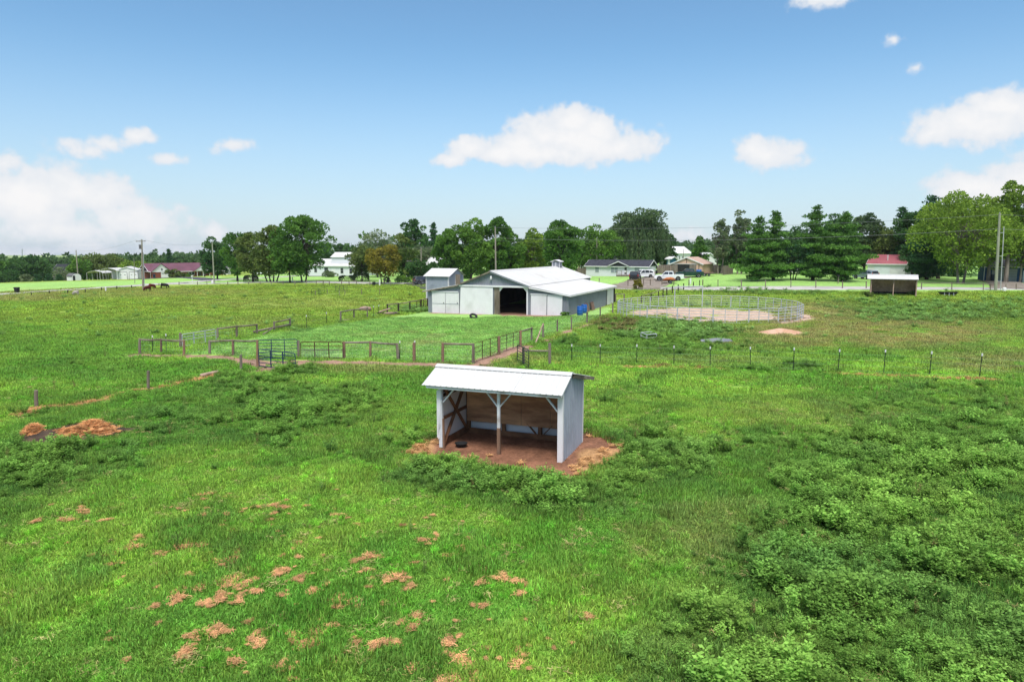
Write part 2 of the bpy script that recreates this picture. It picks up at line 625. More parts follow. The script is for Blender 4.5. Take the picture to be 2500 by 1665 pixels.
WEEDS = [(2250, 1500, 620, 330, 1.0), (2330, 1250, 480, 260, 1.0), (2420, 1090, 330, 130, .85), (1830, 1610, 380, 150, 1.0), (2080, 1330, 260, 150, .95),
         (1720, 1500, 150, 110, .5), (2020, 1180, 200, 110, .62), (1900, 1085, 260, 60, .45), (2200, 1010, 240, 60, .5),
         (1370, 1205, 230, 60, .95), (1100, 1168, 190, 44, .9), (1250, 1195, 180, 32, .8), (1620, 1130, 150, 80, .9), (1560, 1080, 120, 45, .6), (1480, 1010, 90, 60, .35),
         (770, 1000, 210, 60, .85), (640, 960, 190, 45, .6), (900, 1080, 220, 50, .5), (60, 1150, 190, 75, .95), (230, 1110, 190, 45, .6), (420, 1020, 170, 50, .4),
         (560, 1040, 260, 70, .5), (1530, 1000, 120, 60, .3),
         (1620, 808, 190, 34, .95), (1700, 850, 230, 22, .55), (1500, 793, 70, 18, .9), (1500, 850, 130, 30, .4),
         (2290, 762, 270, 30, .8), (2130, 745, 150, 22, .5), (2460, 745, 120, 20, .5), (1880, 712, 200, 9, .8), (1790, 703, 110, 7, .7),
         (1960, 893, 60, 10, .9), (1880, 901, 90, 8, .5), (2300, 960, 220, 25, .5), (720, 905, 90, 14, .9), (560, 925, 70, 18, .5), (840, 905, 60, 12, .5),
         (730, 803, 40, 9, .8), (1010, 757, 50, 9, .9), (1380, 835, 40, 10, .8), (1560, 688, 30, 9, .6), (2030, 905, 50, 8, .5), (1700, 745, 120, 6, .3),
         (280, 905, 130, 20, .35), (150, 890, 120, 16, .3), (100, 1010, 90, 20, .5)]
DRY = [(2120, 812, 380, 46, 1.0), (1995, 775, 170, 44, 1.0), (2420, 880, 160, 35, .7), (1880, 830, 170, 26, .6), (250, 715, 420, 14, .6), (60, 728, 120, 10, .8), (700, 740, 320, 16, .35),
       (500, 790, 260, 22, .25), (1680, 1330, 200, 60, .45), (1780, 1260, 180, 50, .35), (900, 900, 160, 14, .6), (1250, 880, 120, 18, .6), (1700, 880, 260, 16, .3), (1050, 836, 60, 16, .7),
       (1020, 815, 160, 10, .5), (960, 845, 120, 14, .6), (1960, 1010, 260, 40, .25)]
LUSH = [(1050, 1420, 500, 120, .5), (2240, 805, 60, 10, .9), (1320, 1330, 300, 80, .4), (700, 1500, 400, 120, .35), (2060, 855, 110, 8, .8)]

def ground_masks(x, y, z):
    px, py = proj(x, y, z)
    n1 = fbm(x, y, 1.1, 3, 4) - .5
    n2 = fbm(x, y, .45, 13, 3) - .5
    M = {}
    w = lambda P, wid, soft=.25, amp=1.0: sst(wid + soft, wid - soft, dpoly(x, y, P) + n1 * amp + n2 * .35)
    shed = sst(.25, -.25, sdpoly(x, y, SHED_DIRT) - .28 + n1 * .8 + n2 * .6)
    pen_r = np.hypot(x - PEN_C[0], y - PEN_C[1])
    pen = sst(PEN_R - .6, PEN_R - 2.2, pen_r + n1 * 2.6 + n2 * 1.6) * sst(.80, .68, fbm(x, y, 2.6, 55, 3) + .16 * sst(PEN_R - 4, PEN_R - .5, pen_r))
    apron = sst(1.6, .3, np.abs(pen_r - PEN_R - .3) + n1 * 1.2) * sst(.0, .5, (x - PEN_C[0]) / PEN_R - .15) * sst(.35, -.2, (y - PEN_C[1]) / PEN_R)
    M['clay'] = np.maximum.reduce([shed, w(PATH_FRONT, .85, .4, 1.4), w(PATH_FRONT2, .8, .5, 1.4), w(PATH_SIDE, 1.0, .4, 1.2), w(PATH_SIDE2, .45, .3, .9) * .85,
                                   sst(.2, -.5, sdpoly(x, y, BARN_F) + n1 * 3) * .8])
    M['sand'] = np.maximum(pen * .95, apron)
    M['straw'] = np.maximum.reduce([w(PATH_LEFT, .5, .2, .6) * sst(.22, .36, fbm(x, y, 2.5, 77, 3)), w(PATH_T, .34, .25, .9) * sst(.34, .48, fbm(x, y, 3.0, 7, 3)), w(PATH_LB, .1, .3, .8) * .5 * (px < 760),
                                    shed * sst(1395, 1420, px + n1 * 50) * sst(1085, 1100, py) * .8, shed * sst(1090, 1040, px + n1 * 40) * .8])
    M['shed'] = shed
    M['pile'] = sst(.1, -.3, sdpoly(x, y, PILE) + n1 * .6)
    M['lawn'] = np.maximum(sst(.4, -.6, sdpoly(x, y, LAWN)), sst(1, -1, sdpoly(x, y, FAR_LAWN)))
    far = sst(-1.5, .5, y - np.interp(x, RBX, RBY) + 4.5 * sst(30, 60, x)) * (x > RBX[0])     # the lawns beyond the road
    M['lawn'] = np.maximum(M['lawn'], far)
    M['weed'] = pxmask(px, py, WEEDS)
    M['dry'] = pxmask(px, py, DRY)
    M['lush'] = pxmask(px, py, LUSH)
    M['bare'] = np.clip(np.maximum.reduce([M['clay'], M['sand'], M['straw'] * .9, M['pile']]), 0, 1)
    M['px'], M['py'] = px, py
    return M

RB = [GX(360, 160), GX(480, 157), GX(640, 151.5), GX(800, 147), GX(1000, 143), GX(1250, 131), GX(1507, 119), GX(1740, 113.5), GX(2100, 110.5), GX(2405, 107), GX(2560, 105.5), GX(2900, 103)]
RBX, RBY = [p.x for p in RB], [p.y for p in RB]

def L3(c):
    return np.array(c)[None, :]

GAIN = np.array([[2.20, 2.08, 2.60]])
def gcol(x, y, M):
    a = fbm(x, y, 6, 21, 4)
    b = fbm(x, y, 1.7, 31, 4)
    c = fbm(x, y, 22, 41, 3)
    g1, g2, g3 = L3((.088, .178, .024)), L3((.138, .232, .031)), L3((.066, .142, .022))
    t = sst(.36, .64, a)[:, None]
    col = g1 * (1 - t) + g2 * t
    t = sst(.50, .70, b)[:, None] * .7
    col = col * (1 - t) + g3 * t
    # the far pasture is yellower
    t = (sst(45, 85, y) * .75 * (M['lawn'] < .5) * sst(.25, .55, c + .15))[:, None]
    col = col * (1 - t) + (L3((.148, .205, .028)) * (.55 + .85 * b[:, None])) * t
    t = (M['dry'] * sst(.15, .55, b + .15 * (a - .5)))[:, None] * .95
    col = col * (1 - t) + L3((.172, .172, .052)) * t
    t = (M['lush'] * sst(.45, .6, b))[:, None] * .7
    col = col * (1 - t) + L3((.085, .235, .022)) * t
    # mown lawn with mowing bands
    st = fbm((x * .8 + y * .6) * 4, (x * .6 - y * .8) * .35, 2.2, 61, 3)
    lw = L3((.080, .148, .032)) * (1 - .4 * st[:, None]) + L3((.126, .212, .042)) * .4 * st[:, None]
    lw = lw * (1.08 + .30 * a[:, None] + .18 * b[:, None])
    t = M['lawn'][:, None]
    col = col * (1 - t) + lw * t
    t = (M['lawn'] * M['dry'] * sst(.4, .6, b))[:, None] * .55
    col = col * (1 - t) + L3((.19, .165, .07)) * t
    t = (M['weed'] * .55)[:, None]
    col = col * (1 - t) + L3((.042, .088, .022)) * t
    col = col * GAIN
    k = fbm(x, y, .5, 88, 3)[:, None]
    clay = L3((.30, .185, .135)) * (.65 + .7 * k)
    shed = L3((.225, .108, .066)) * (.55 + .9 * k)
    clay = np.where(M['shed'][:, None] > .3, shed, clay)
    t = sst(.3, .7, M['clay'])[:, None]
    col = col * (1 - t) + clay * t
    t = sst(.3, .7, M['sand'])[:, None]
    col = col * (1 - t) + L3((.46, .335, .255)) * (.75 + .5 * k) * t
    t = sst(.3, .7, M['straw'])[:, None]
    col = col * (1 - t) + L3((.42, .24, .115)) * (.6 + .8 * k) * t
    t = sst(.3, .7, M['pile'])[:, None]
    col = col * (1 - t) + L3((.06, .04, .025)) * (.6 + .8 * k) * t
    return col

# one sheet, fine near the camera, out to the horizon
NU, NV = 860, 560
vv = np.linspace(0, 1, NV)
ys = -25 + 100 * vv + 55 * vv ** 3
ys = np.where(vv < .82, ys, ys + (np.exp((vv - .82) / .18 * 6.0) - 1) * 14)
uu = np.linspace(-1.5, 1.5, NU)
YY, UU = np.meshgrid(ys, uu, indexing='ij')
XX = UU * (YY + 46)
gx, gy = XX.ravel(), YY.ravel()
gz = zt(gx, gy)
GM = ground_masks(gx, gy, gz)
gc = gcol(gx, gy, GM)
gc = np.where((GM['lawn'] < .5)[:, None] & (GM['bare'] < .3)[:, None], gc * .78, gc)
gz = gz - .03 * sst(.3, .8, GM['clay']) * (gy < 60)
ii = np.arange(NU * NV).reshape(NV, NU)
gf = np.stack([ii[:-1, :-1].ravel(), ii[:-1, 1:].ravel(), ii[1:, 1:].ravel(), ii[1:, :-1].ravel()], 1)
gmat = bpy.data.materials.new('pasture ground')
gmat.use_nodes = True
N, L = gmat.node_tree.nodes, gmat.node_tree.links
bs = N['Principled BSDF']
bs.inputs['Roughness'].default_value = .95
bs.inputs['Specular IOR Level'].default_value = .1
ca = N.new('ShaderNodeAttribute')
ca.attribute_name = 'gcol'
tc = N.new('ShaderNodeTexCoord')
mixn = None
prev = ca.outputs['Color']
for scale, lo, hi in ((9.0, .62, 1.38), (1.6, .78, 1.22), (38.0, .7, 1.3)):
    n = N.new('ShaderNodeTexNoise')
    n.inputs['Scale'].default_value = scale
    n.inputs['Detail'].default_value = 5
    n.inputs['Roughness'].default_value = .7
    L.new(tc.outputs['Object'], n.inputs['Vector'])
    r_ = N.new('ShaderNodeMapRange')
    L.new(n.outputs['Fac'], r_.inputs[0])
    r_.inputs[1].default_value, r_.inputs[2].default_value = .28, .72
    r_.inputs[3].default_value, r_.inputs[4].default_value = lo, hi
    m = N.new('ShaderNodeMix')
    m.data_type = 'RGBA'
    m.blend_type = 'MULTIPLY'
    m.inputs[0].default_value = 1
    L.new(prev, m.inputs[6])
    L.new(r_.outputs[0], m.inputs[7])
    prev = m.outputs[2]
L.new(prev, bs.inputs['Base Color'])
n = N.new('ShaderNodeTexNoise')
n.inputs['Scale'].default_value = 14
n.inputs['Detail'].default_value = 6
L.new(tc.outputs['Object'], n.inputs['Vector'])
bp = N.new('ShaderNodeBump')
bp.inputs['Strength'].default_value = .5
bp.inputs['Distance'].default_value = .06
L.new(n.outputs['Fac'], bp.inputs['Height'])
L.new(bp.outputs[0], bs.inputs['Normal'])
gme = np_mesh('ground', np.stack([gx, gy, gz], 1), gf, gmat)
a_ = gme.attributes.new('gcol', 'FLOAT_COLOR', 'POINT')
a_.data.foreach_set('color', np.c_[gc, np.ones(len(gc))].astype(np.float32).ravel())
gme.shade_smooth()
ground = tag(mkobj('ground', gme), kind='structure')

# ---------------------------------------------------------------- roads and drives
def strip(name, pts, width, mat, lift=.05, step=1.5, edge=.25):
    P = [Vector(p[:2]) for p in pts]
    out = []
    for a, b in zip(P[:-1], P[1:]):
        n = max(1, int((b - a).length / step))
        out += [a.lerp(b, k / n) for k in range(n)]
    out.append(P[-1])
    for _ in range(6):
        out = [out[0]] + [(out[i - 1] + out[i] * 2 + out[i + 1]) / 4 for i in range(1, len(out) - 1)] + [out[-1]]
    rows = []
    rr = random.Random(len(name) + len(out))
    for i, p in enumerate(out):
        d = (out[min(i + 1, len(out) - 1)] - out[max(i - 1, 0)]).normalized()
        nrm = Vector((-d.y, d.x))
        w = width / 2
        row = []
        for k, u in enumerate((-1, -.98, -.4, 0, .4, .98, 1)):
            q = p + nrm * (u * w + (rr.uniform(-edge, edge) if abs(u) > .9 else 0))
            row.append((q.x, q.y, lift if abs(u) < .99 else -.06))
        rows.append(row)
    V = np.array([q for r_ in rows for q in r_])
    V[:, 2] += zt(V[:, 0], V[:, 1]) + .03
    k = 7
    f = [(i * k + j, i * k + j + 1, (i + 1) * k + j + 1, (i + 1) * k + j) for i in range(len(rows) - 1) for j in range(k - 1)]
    me = np_mesh(name, V, np.array(f), mat)
    me.shade_smooth()
    return tag(mkobj(name, me), kind='structure')

ROAD = pm('pale worn road surface', (.42, .40, .385), .9, .12, .6, (.34, .32, .31), bump=.2)
ASPH = pm('dark asphalt', lin(104, 102, 112), .9, .15, .8, lin(86, 84, 94), bump=.2)
GRAV = pm('gravel drive', lin(178, 166, 154), .95, .2, 1.5, lin(150, 136, 122), bump=.4)
roadB = RB
strip('road', roadB, 4.6, ROAD)
roadA = [G(-220, 737), G(-60, 724), G(80, 714), G(210, 705.5), G(330, 698), G(420, 692.5), G(480, 688.5), G(540, 684)]
strip('side_road', roadA, 4.4, ROAD, .09)
strip('driveway', [G(520, 686), G(600, 681), G(680, 677.5), G(730, 674)], 3.0, ROAD, .13)
strip('asphalt_drive', [GX(520, 176), GX(470, 205), GX(420, 221), GX(330, 200)], 5.0, ASPH, .07)
strip('gravel_yard', [GX(1540, 117), GX(1580, 128), GX(1610, 138), GX(1660, 142)], 9.0, GRAV, .09, edge=.6)
strip('gravel_drive', [GX(2470, 106), GX(2460, 118), GX(2440, 128)], 5.5, GRAV, .09, edge=.5)
strip('shed_drive', [GX(1010, 143), GX(1050, 134), GX(1065, 124)], 5, ASPH, .09)

# ---------------------------------------------------------------- scattered plants (one mass each: grass, weeds, hay)
def scatter(name, P, rot, scl, idx, col, protos, label, cat):
    me = bpy.data.meshes.new(name)
    me.vertices.add(len(P))
    me.vertices.foreach_set('co', np.ascontiguousarray(P, np.float32).ravel())
    for an, typ, key, arr in (('rot', 'FLOAT_VECTOR', 'vector', rot), ('scl', 'FLOAT_VECTOR', 'vector', scl), ('idx', 'INT', 'value', idx), ('icol', 'FLOAT_VECTOR', 'vector', col)):
        a = me.attributes.new(an, typ, 'POINT')
        a.data.foreach_set(key, np.ascontiguousarray(arr, np.int32 if typ == 'INT' else np.float32).ravel())
    for m in protos[0].materials:
        me.materials.append(m)
    c = bpy.data.collections.new(name + ' kinds')
    for i, pmesh in enumerate(protos):
        c.objects.link(bpy.data.objects.new('%s_%02d' % (name, i), pmesh))
    ng = bpy.data.node_groups.new(name, 'GeometryNodeTree')
    ng.interface.new_socket('Geometry', in_out='INPUT', socket_type='NodeSocketGeometry')
    ng.interface.new_socket('Geometry', in_out='OUTPUT', socket_type='NodeSocketGeometry')
    n, l = ng.nodes, ng.links
    gi, go = n.new('NodeGroupInput'), n.new('NodeGroupOutput')
    ip = n.new('GeometryNodeInstanceOnPoints')
    ci = n.new('GeometryNodeCollectionInfo')
    ci.inputs[0].default_value = c
    ci.inputs['Separate Children'].default_value = True
    ci.inputs['Reset Children'].default_value = True
    l.new(gi.outputs[0], ip.inputs['Points'])
    l.new(ci.outputs[0], ip.inputs['Instance'])
    ip.inputs['Pick Instance'].default_value = True

    def attr(nm, t):
        a = n.new('GeometryNodeInputNamedAttribute')
        a.data_type = t
        a.inputs[0].default_value = nm
        return a.outputs[0]
    l.new(attr('idx', 'INT'), ip.inputs['Instance Index'])
    er = n.new('FunctionNodeEulerToRotation')
    l.new(attr('rot', 'FLOAT_VECTOR'), er.inputs[0])
    l.new(er.outputs[0], ip.inputs['Rotation'])
    l.new(attr('scl', 'FLOAT_VECTOR'), ip.inputs['Scale'])
    l.new(ip.outputs[0], go.inputs[0])
    o = mkobj(name, me)
    md = o.modifiers.new('scatter', 'NODES')
    md.node_group = ng
    return tag(o, label, cat, kind='stuff')

def plantmat(name, trans=.25, lo=.6, hi=1.45, hue=None):
    """leaf colour comes from the plant it belongs to, varied from leaf to leaf"""
    m = bpy.data.materials.new(name)
    m.use_nodes = True
    N, L = m.node_tree.nodes, m.node_tree.links
    N.remove(N['Principled BSDF'])
    a = N.new('ShaderNodeAttribute')
    a.attribute_type = 'INSTANCER'
    a.attribute_name = 'icol'
    t = N.new('ShaderNodeAttribute')
    t.attribute_name = 'tint'
    r_ = N.new('ShaderNodeMapRange')
    L.new(t.outputs['Fac'], r_.inputs[0])
    r_.inputs[3].default_value, r_.inputs[4].default_value = lo, hi
    mx = N.new('ShaderNodeMix')
    mx.data_type = 'RGBA'
    mx.blend_type = 'MULTIPLY'
    mx.inputs[0].default_value = 1
    L.new(a.outputs['Vector'], mx.inputs[6])
    L.new(r_.outputs[0], mx.inputs[7])
    d, tr, g = N.new('ShaderNodeBsdfDiffuse'), N.new('ShaderNodeBsdfTranslucent'), N.new('ShaderNodeMixShader')
    g.inputs[0].default_value = trans
    L.new(mx.outputs[2], d.inputs[0])
    L.new(mx.outputs[2], tr.inputs[0])
    L.new(d.outputs[0], g.inputs[1])
    L.new(tr.outputs[0], g.inputs[2])
    L.new(g.outputs[0], N['Material Output'].inputs[0])
    return m

rng = np.random.default_rng(11)
GRASSM, WEEDM, HAYM = plantmat('grass blades', .42, .32, 1.8), plantmat('weed leaves', .42, .4, 1.75), plantmat('dry hay', .15, .6, 1.35)

def blades(n, size, hmin, hmax, wid, lean, seed, rad=True):
    g = np.random.default_rng(seed)
    bx, by = g.uniform(-size, size, n), g.uniform(-size, size, n)
    k = g.uniform(hmin, hmax, n) * g.uniform(.6, 1, n)
    an = g.uniform(0, 2 * PI, n)
    le = g.uniform(.2, 1, n) * lean
    w = wid * g.uniform(.6, 1.3, n)
    fa = g.uniform(0, 2 * PI, n)
    dx, dy = np.cos(an), np.sin(an)
    wx, wy = np.cos(fa) * w, np.sin(fa) * w
    V = np.zeros((n, 5, 3))
    V[:, 0] = np.c_[bx - wx, by - wy, np.full(n, -.02)]
    V[:, 1] = np.c_[bx + wx, by + wy, np.full(n, -.02)]
    mx_, my_ = bx + dx * le * k * .35, by + dy * le * k * .35
    V[:, 2] = np.c_[mx_ + wx * .8, my_ + wy * .8, k * .62]
    V[:, 3] = np.c_[mx_ - wx * .8, my_ - wy * .8, k * .62]
    V[:, 4] = np.c_[bx + dx * le * k, by + dy * le * k, k * (1 - .3 * le)]
    o = (np.arange(n) * 5)[:, None]
    tri = np.concatenate([o + np.array([[0, 1, 2]]), o + np.array([[0, 2, 3]]), o + np.array([[3, 2, 4]])])
    t = g.uniform(0, 1, n) ** 1.2
    return V.reshape(-1, 3), tri, np.repeat(t, 5)

def grass_proto(name, *a):
    V, f, t = blades(*a)
    return np_mesh(name, V, f, GRASSM, t)

def ground_pts(n, y0, y1, dens_fn, margin=1.12, power=None):
    """random ground points in the field of view, kept by a density function"""
    y = np.sqrt(rng.uniform(y0 ** 2, y1 ** 2, n))
    x = rng.uniform(-1, 1, n) * (.76 * y * margin + 1.0)
    z = zt(x, y)
    M = ground_masks(x, y, z)
    keep = rng.uniform(0, 1, n) < dens_fn(x, y, M)
    M = {k: v[keep] for k, v in M.items()}
    return x[keep], y[keep], z[keep], M

PEN_IN = lambda x, y: np.hypot(x - PEN_C[0], y - PEN_C[1]) < PEN_R
SH0, SHA, SHW, SHD = Vector((-2.80, 25.55)), R(-20.8), 4.92, 2.70
def in_shelter(x, y):
    dx, dy = x - SH0.x, y - SH0.y
    u = dx * math.cos(SHA) + dy * math.sin(SHA)
    v = -dx * math.sin(SHA) + dy * math.cos(SHA)
    return (u > -.05) & (u < SHW + .05) & (v > -.1) & (v < SHD + .05)

def grass_layer(name, n, y0, y1, protos, smin, smax, label, fn):
    x, y, z, M = ground_pts(n, y0, y1, fn)
    k = len(x)
    col = gcol(x, y, M) * rng.uniform(.8, 1.3, (k, 1)) * (1 + rng.uniform(-.12, .12, (k, 3)))
    long_ = fbm(x, y, .9, 71, 3)
    s = rng.uniform(smin, smax, k) * (.55 + 1.25 * sst(.40, .75, long_)) * (1 - .45 * M['lawn'])
    rot = np.c_[rng.uniform(-.12, .12, k), rng.uniform(-.12, .12, k), rng.uniform(0, 2 * PI, k)]
    scl = np.c_[np.ones(k), np.ones(k), s]
    return scatter(name, np.c_[x, y, z], rot, scl, rng.integers(0, len(protos), k), col, protos, label, 'grass')

gdens = lambda x, y, M: np.clip(1 - 1.25 * M['bare'], .0, 1) * (~in_shelter(x, y))
near = [grass_proto('tuft', 130, .3, .05, .17, .0085, 1.0, 100 + i) for i in range(5)]
grass_layer('pasture_grass', 30000, 9.5, 36, near, .8, 1.25, 'short green pasture grass covering the near field', gdens)
midp = [grass_proto('tuft', 120, .5, .07, .20, .014, .9, 200 + i) for i in range(4)]
grass_layer('meadow_grass', 34000, 34, 79, midp, .7, 1.2, 'green grass of the middle field round the fences', gdens)
farp = [grass_proto('tuft', 120, .9, .06, .16, .026, .9, 300 + i) for i in range(3)]
def in_barn(x, y):
    c_, s_ = math.cos(R(-22)), math.sin(R(-22))
    dx, dy = x - 6.57, y - 79.6
    u, v = dx * c_ + dy * s_, -dx * s_ + dy * c_
    return (u > -19) & (u < .6) & (v > -.6) & (v < 29)
def fardens(x, y, M):
    return gdens(x, y, M) * (M['lawn'] < .3) * (~in_barn(x, y))
grass_layer('distant_grass', 24000, 70, 140, farp, .7, 1.3, 'yellow green grass of the far pasture before the road', fardens)

# taller, brighter tufts that stand out of the grazed grass, and pale dead blades
def tuft_proto(name, n, h, r_, seed):
    V, f, t = blades(n, r_, h * .5, h, .008, 1.25, seed)
    return np_mesh(name, V, f, GRASSM, t)
tp_ = [tuft_proto('tall_tuft', 60, .26, .09, 340 + i) for i in range(4)]
x, y, z, M = ground_pts(26000, 9.5, 46, lambda x, y, M: gdens(x, y, M) * (M['lawn'] < .3) * (.05 + .8 * sst(.58, .70, fbm(x, y, 1.3, 211, 4))))
k = len(x)
s = rng.uniform(.5, 1.15, k)
scatter('grass_tufts', np.c_[x, y, z], np.c_[rng.uniform(-.2, .2, (k, 2)), rng.uniform(0, 2 * PI, k)], np.c_[s, s, s], rng.integers(0, 4, k),
        gcol(x, y, M) * np.array([[1.0, 1.22, .9]]) * rng.uniform(.75, 1.45, (k, 1)), tp_, 'taller bright tufts standing out of the near grass', 'grass')
# broad-leaved weeds
def weed_proto(name, h, r_, stems, leaves, ls, seed):
    g = np.random.default_rng(seed)
    V, Fc, T = [], [], []
    o = 0
    for s in range(stems):
        an, ln = g.uniform(0, 2 * PI), g.uniform(.25, 1) ** .7
        hh = h * g.uniform(.55, 1) * (1 - .35 * ln)
        tx, ty = math.cos(an) * r_ * ln, math.sin(an) * r_ * ln
        for q in range(leaves):
            t = 1 - (g.uniform(0, 1) ** 1.7) * .85
            c = np.array([tx * t ** 1.1, ty * t ** 1.1, hh * t]) + g.normal(0, .022, 3)
            la = g.uniform(0, 2 * PI)
            d = np.array([math.cos(la), math.sin(la), g.uniform(-.25, .55)])
            d /= np.linalg.norm(d)
            sd_ = np.cross(d, np.array([0, 0, 1.0]) + g.normal(0, .35, 3))
            sd_ /= np.linalg.norm(sd_) + 1e-9
            k = ls * g.uniform(.6, 1.25) * (1.15 - .45 * t)
            V += [c, c + d * k * .5 + sd_ * k * .3, c + d * k, c + d * k * .5 - sd_ * k * .3]
            Fc.append((o, o + 1, o + 2, o + 3))
            T += [g.uniform(0, 1) * .6 + .4 * t] * 4
            o += 4
        # stem as a thin folded strip
        p = np.array([tx, ty, hh])
        V += [(-.004, 0, -.03), (.004, 0, -.03), p + (.003, 0, 0), p - (.003, 0, 0)]
        Fc.append((o, o + 1, o + 2, o + 3))
        T += [.3] * 4
        o += 4
    return np_mesh(name, np.array(V, float), np.array(Fc), WEEDM, np.array(T))

wp = [weed_proto('weed', .50, .26, 17, 18, .080, 400 + i) for i in range(3)] + [weed_proto('weed', .36, .24, 14, 15, .066, 410 + i) for i in range(2)] + \
     [weed_proto('weed', .66, .17, 13, 20, .068, 420)]
def weeddens(x, y, M):
    b = fbm(x, y, 1.5, 131, 4)
    c = fbm(x, y, 5, 137, 3)
    w = np.minimum(M['weed'], 1) * sst(.60 - .34 * M['weed'], .74 - .34 * M['weed'], b * .62 + c * .38)
    sprinkle = .10 * sst(.62, .72, fbm(x, y, 1.1, 151, 3)) * (M['lawn'] < .4) * (y > 17)
    return np.clip(np.maximum(w, sprinkle) * (1 - M['bare']), 0, 1) * (~in_shelter(x, y)) * (1 - .9 * M['lawn'])
x, y, z, M = ground_pts(38000, 9.5, 60, weeddens)
k = len(x)
b = fbm(x, y, 2.2, 161, 3)[:, None]
wcol = (L3((.112, .245, .050)) * (1 - b) + L3((.235, .39, .076)) * b) * rng.uniform(.6, 1.35, (k, 1))
bl = sst(.5, .7, fbm(x, y, 3.1, 171, 3))[:, None]
wcol = wcol * (1 - .3 * bl) + L3((.10, .20, .07)) * .3 * bl
s = rng.uniform(.55, 1.2, k) * (.5 + .6 * np.maximum(M['weed'], .3)) * (.65 + .8 * sst(.35, .7, fbm(x, y, 1.0, 201, 3)))
scatter('pasture_weeds', np.c_[x, y, z], np.c_[rng.uniform(-.15, .15, k), rng.uniform(-.15, .15, k), rng.uniform(0, 2 * PI, k)], np.c_[s, s, s * rng.uniform(.8, 1.2, k)],
        rng.integers(0, len(wp), k), wcol, wp, 'dark leafy weeds growing in thick patches over the near field', 'weeds')
x, y, z, M = ground_pts(15000, 58, 125, lambda x, y, M: weeddens(x, y, M) * (~in_barn(x, y)))
k = len(x)
wcol = L3((.18, .31, .085)) * rng.uniform(.7, 1.4, (k, 1))
br = ((M['px'] < 1560) & (M['px'] > 1440) & (M['py'] > 775) & (M['py'] < 812))[:, None]
wcol = np.where(br, L3((.19, .18, .07)) * rng.uniform(.7, 1.3, (k, 1)), wcol)
s = rng.uniform(.9, 1.6, k)
fwp = [weed_proto('weed', .45, .32, 9, 9, .16, 430 + i) for i in range(3)]
scatter('distant_weeds', np.c_[x, y, z], np.c_[np.zeros(k), np.zeros(k), rng.uniform(0, 2 * PI, k)], np.c_[s, s, s], rng.integers(0, 3, k), wcol, fwp,
        'weed patches beyond the post row and round the steel pen', 'weeds')

# tall seeding stalks among the weeds
x, y, z, M = ground_pts(9000, 10, 60, lambda x, y, M: np.clip(.02 + .28 * M['weed'] * sst(.45, .65, fbm(x, y, 2.0, 231, 3)), 0, 1) * gdens(x, y, M) * (M['lawn'] < .3))
k = len(x)
s = rng.uniform(.7, 1.25, k)
kp = [weed_proto('stalk', .72, .10, 4, 16, .05, 440 + i) for i in range(3)]
scatter('seed_stalks', np.c_[x, y, z], np.c_[rng.uniform(-.15, .15, (k, 2)), rng.uniform(0, 2 * PI, k)], np.c_[s, s, s], rng.integers(0, 3, k),
        np.where(rng.uniform(0, 1, (k, 1)) < .4, L3((.24, .20, .085)), L3((.17, .25, .075))) * rng.uniform(.6, 1.3, (k, 1)), kp, 'thin seeding stalks rising among the weeds', 'weeds')
# dry hay: loose tufts dropped on the near grass, stalks round the shelter and pile
def hay_proto(name, n, r_, h, seed, ln=.16):
    g = np.random.default_rng(seed)
    c = np.c_[g.normal(0, r_ * .5, n), g.normal(0, r_ * .36, n), np.abs(g.normal(0, h * .5, n)) + .01]
    a = g.uniform(0, 2 * PI, n)
    d = np.c_[np.cos(a), np.sin(a), g.normal(0, .28, n)] * (ln * g.uniform(.4, 1, n) / 2)[:, None]
    w = np.c_[-np.sin(a), np.cos(a), g.normal(0, .5, n)] * .006
    V = np.stack([c - d - w, c - d + w, c + d + w, c + d - w], 1).reshape(-1, 3)
    f = (np.arange(n) * 4)[:, None] + np.arange(4)[None]
    return np_mesh(name, V, f, HAYM, np.repeat(g.uniform(0, 1, n), 4))

hp = [hay_proto('hay_tuft', 110, .24, .07, 500 + i, .2) for i in range(4)]
HAY = [(730, 1420, 330, 120, .8), (560, 1480, 260, 110, .9), (600, 1560, 330, 110, 1), (1010, 1590, 160, 90, 1), (1060, 1650, 260, 60, 1), (880, 1420, 150, 40, .9), (1160, 1450, 170, 70, .5),
       (540, 1420, 60, 30, .9), (180, 1250, 120, 40, .4), (330, 1360, 200, 50, .5), (900, 1330, 320, 70, .3), (1280, 1540, 160, 90, .4), (520, 1290, 260, 60, .25), (620, 1250, 300, 60, .2)]
def haydens(x, y, M):
    m = pxmask(M['px'], M['py'], HAY)
    return m * sst(.55, .66, fbm(x, y, .38, 181, 3)) * .8 + m * .03 * sst(.3, .6, fbm(x, y, 2, 183, 2))
x, y, z, M = ground_pts(24000, 9.5, 24, haydens)
k = len(x)
s = .22 + .5 * rng.uniform(0, 1, k) ** 1.8
hcol = L3((.72, .40, .20)) * rng.uniform(.65, 1.2, (k, 1))
scatter('hay_litter', np.c_[x, y, z + .06], np.c_[np.zeros(k), np.zeros(k), rng.uniform(0, 2 * PI, k)], np.c_[s, s, s * .7], rng.integers(0, 4, k), hcol, hp,
        'orange dry hay clumps dropped over the front grass', 'hay')
x, y, z, M = ground_pts(9000, 9.5, 40, lambda x, y, M: .35 * gdens(x, y, M) * (M['lawn'] < .3) * (.25 + sst(.5, .65, fbm(x, y, 2.0, 221, 3))))
k = len(x)
s = rng.uniform(.35, .8, k)
dp = [hay_proto('dead_blade', 22, .3, .10, 540 + i, .2) for i in range(3)]
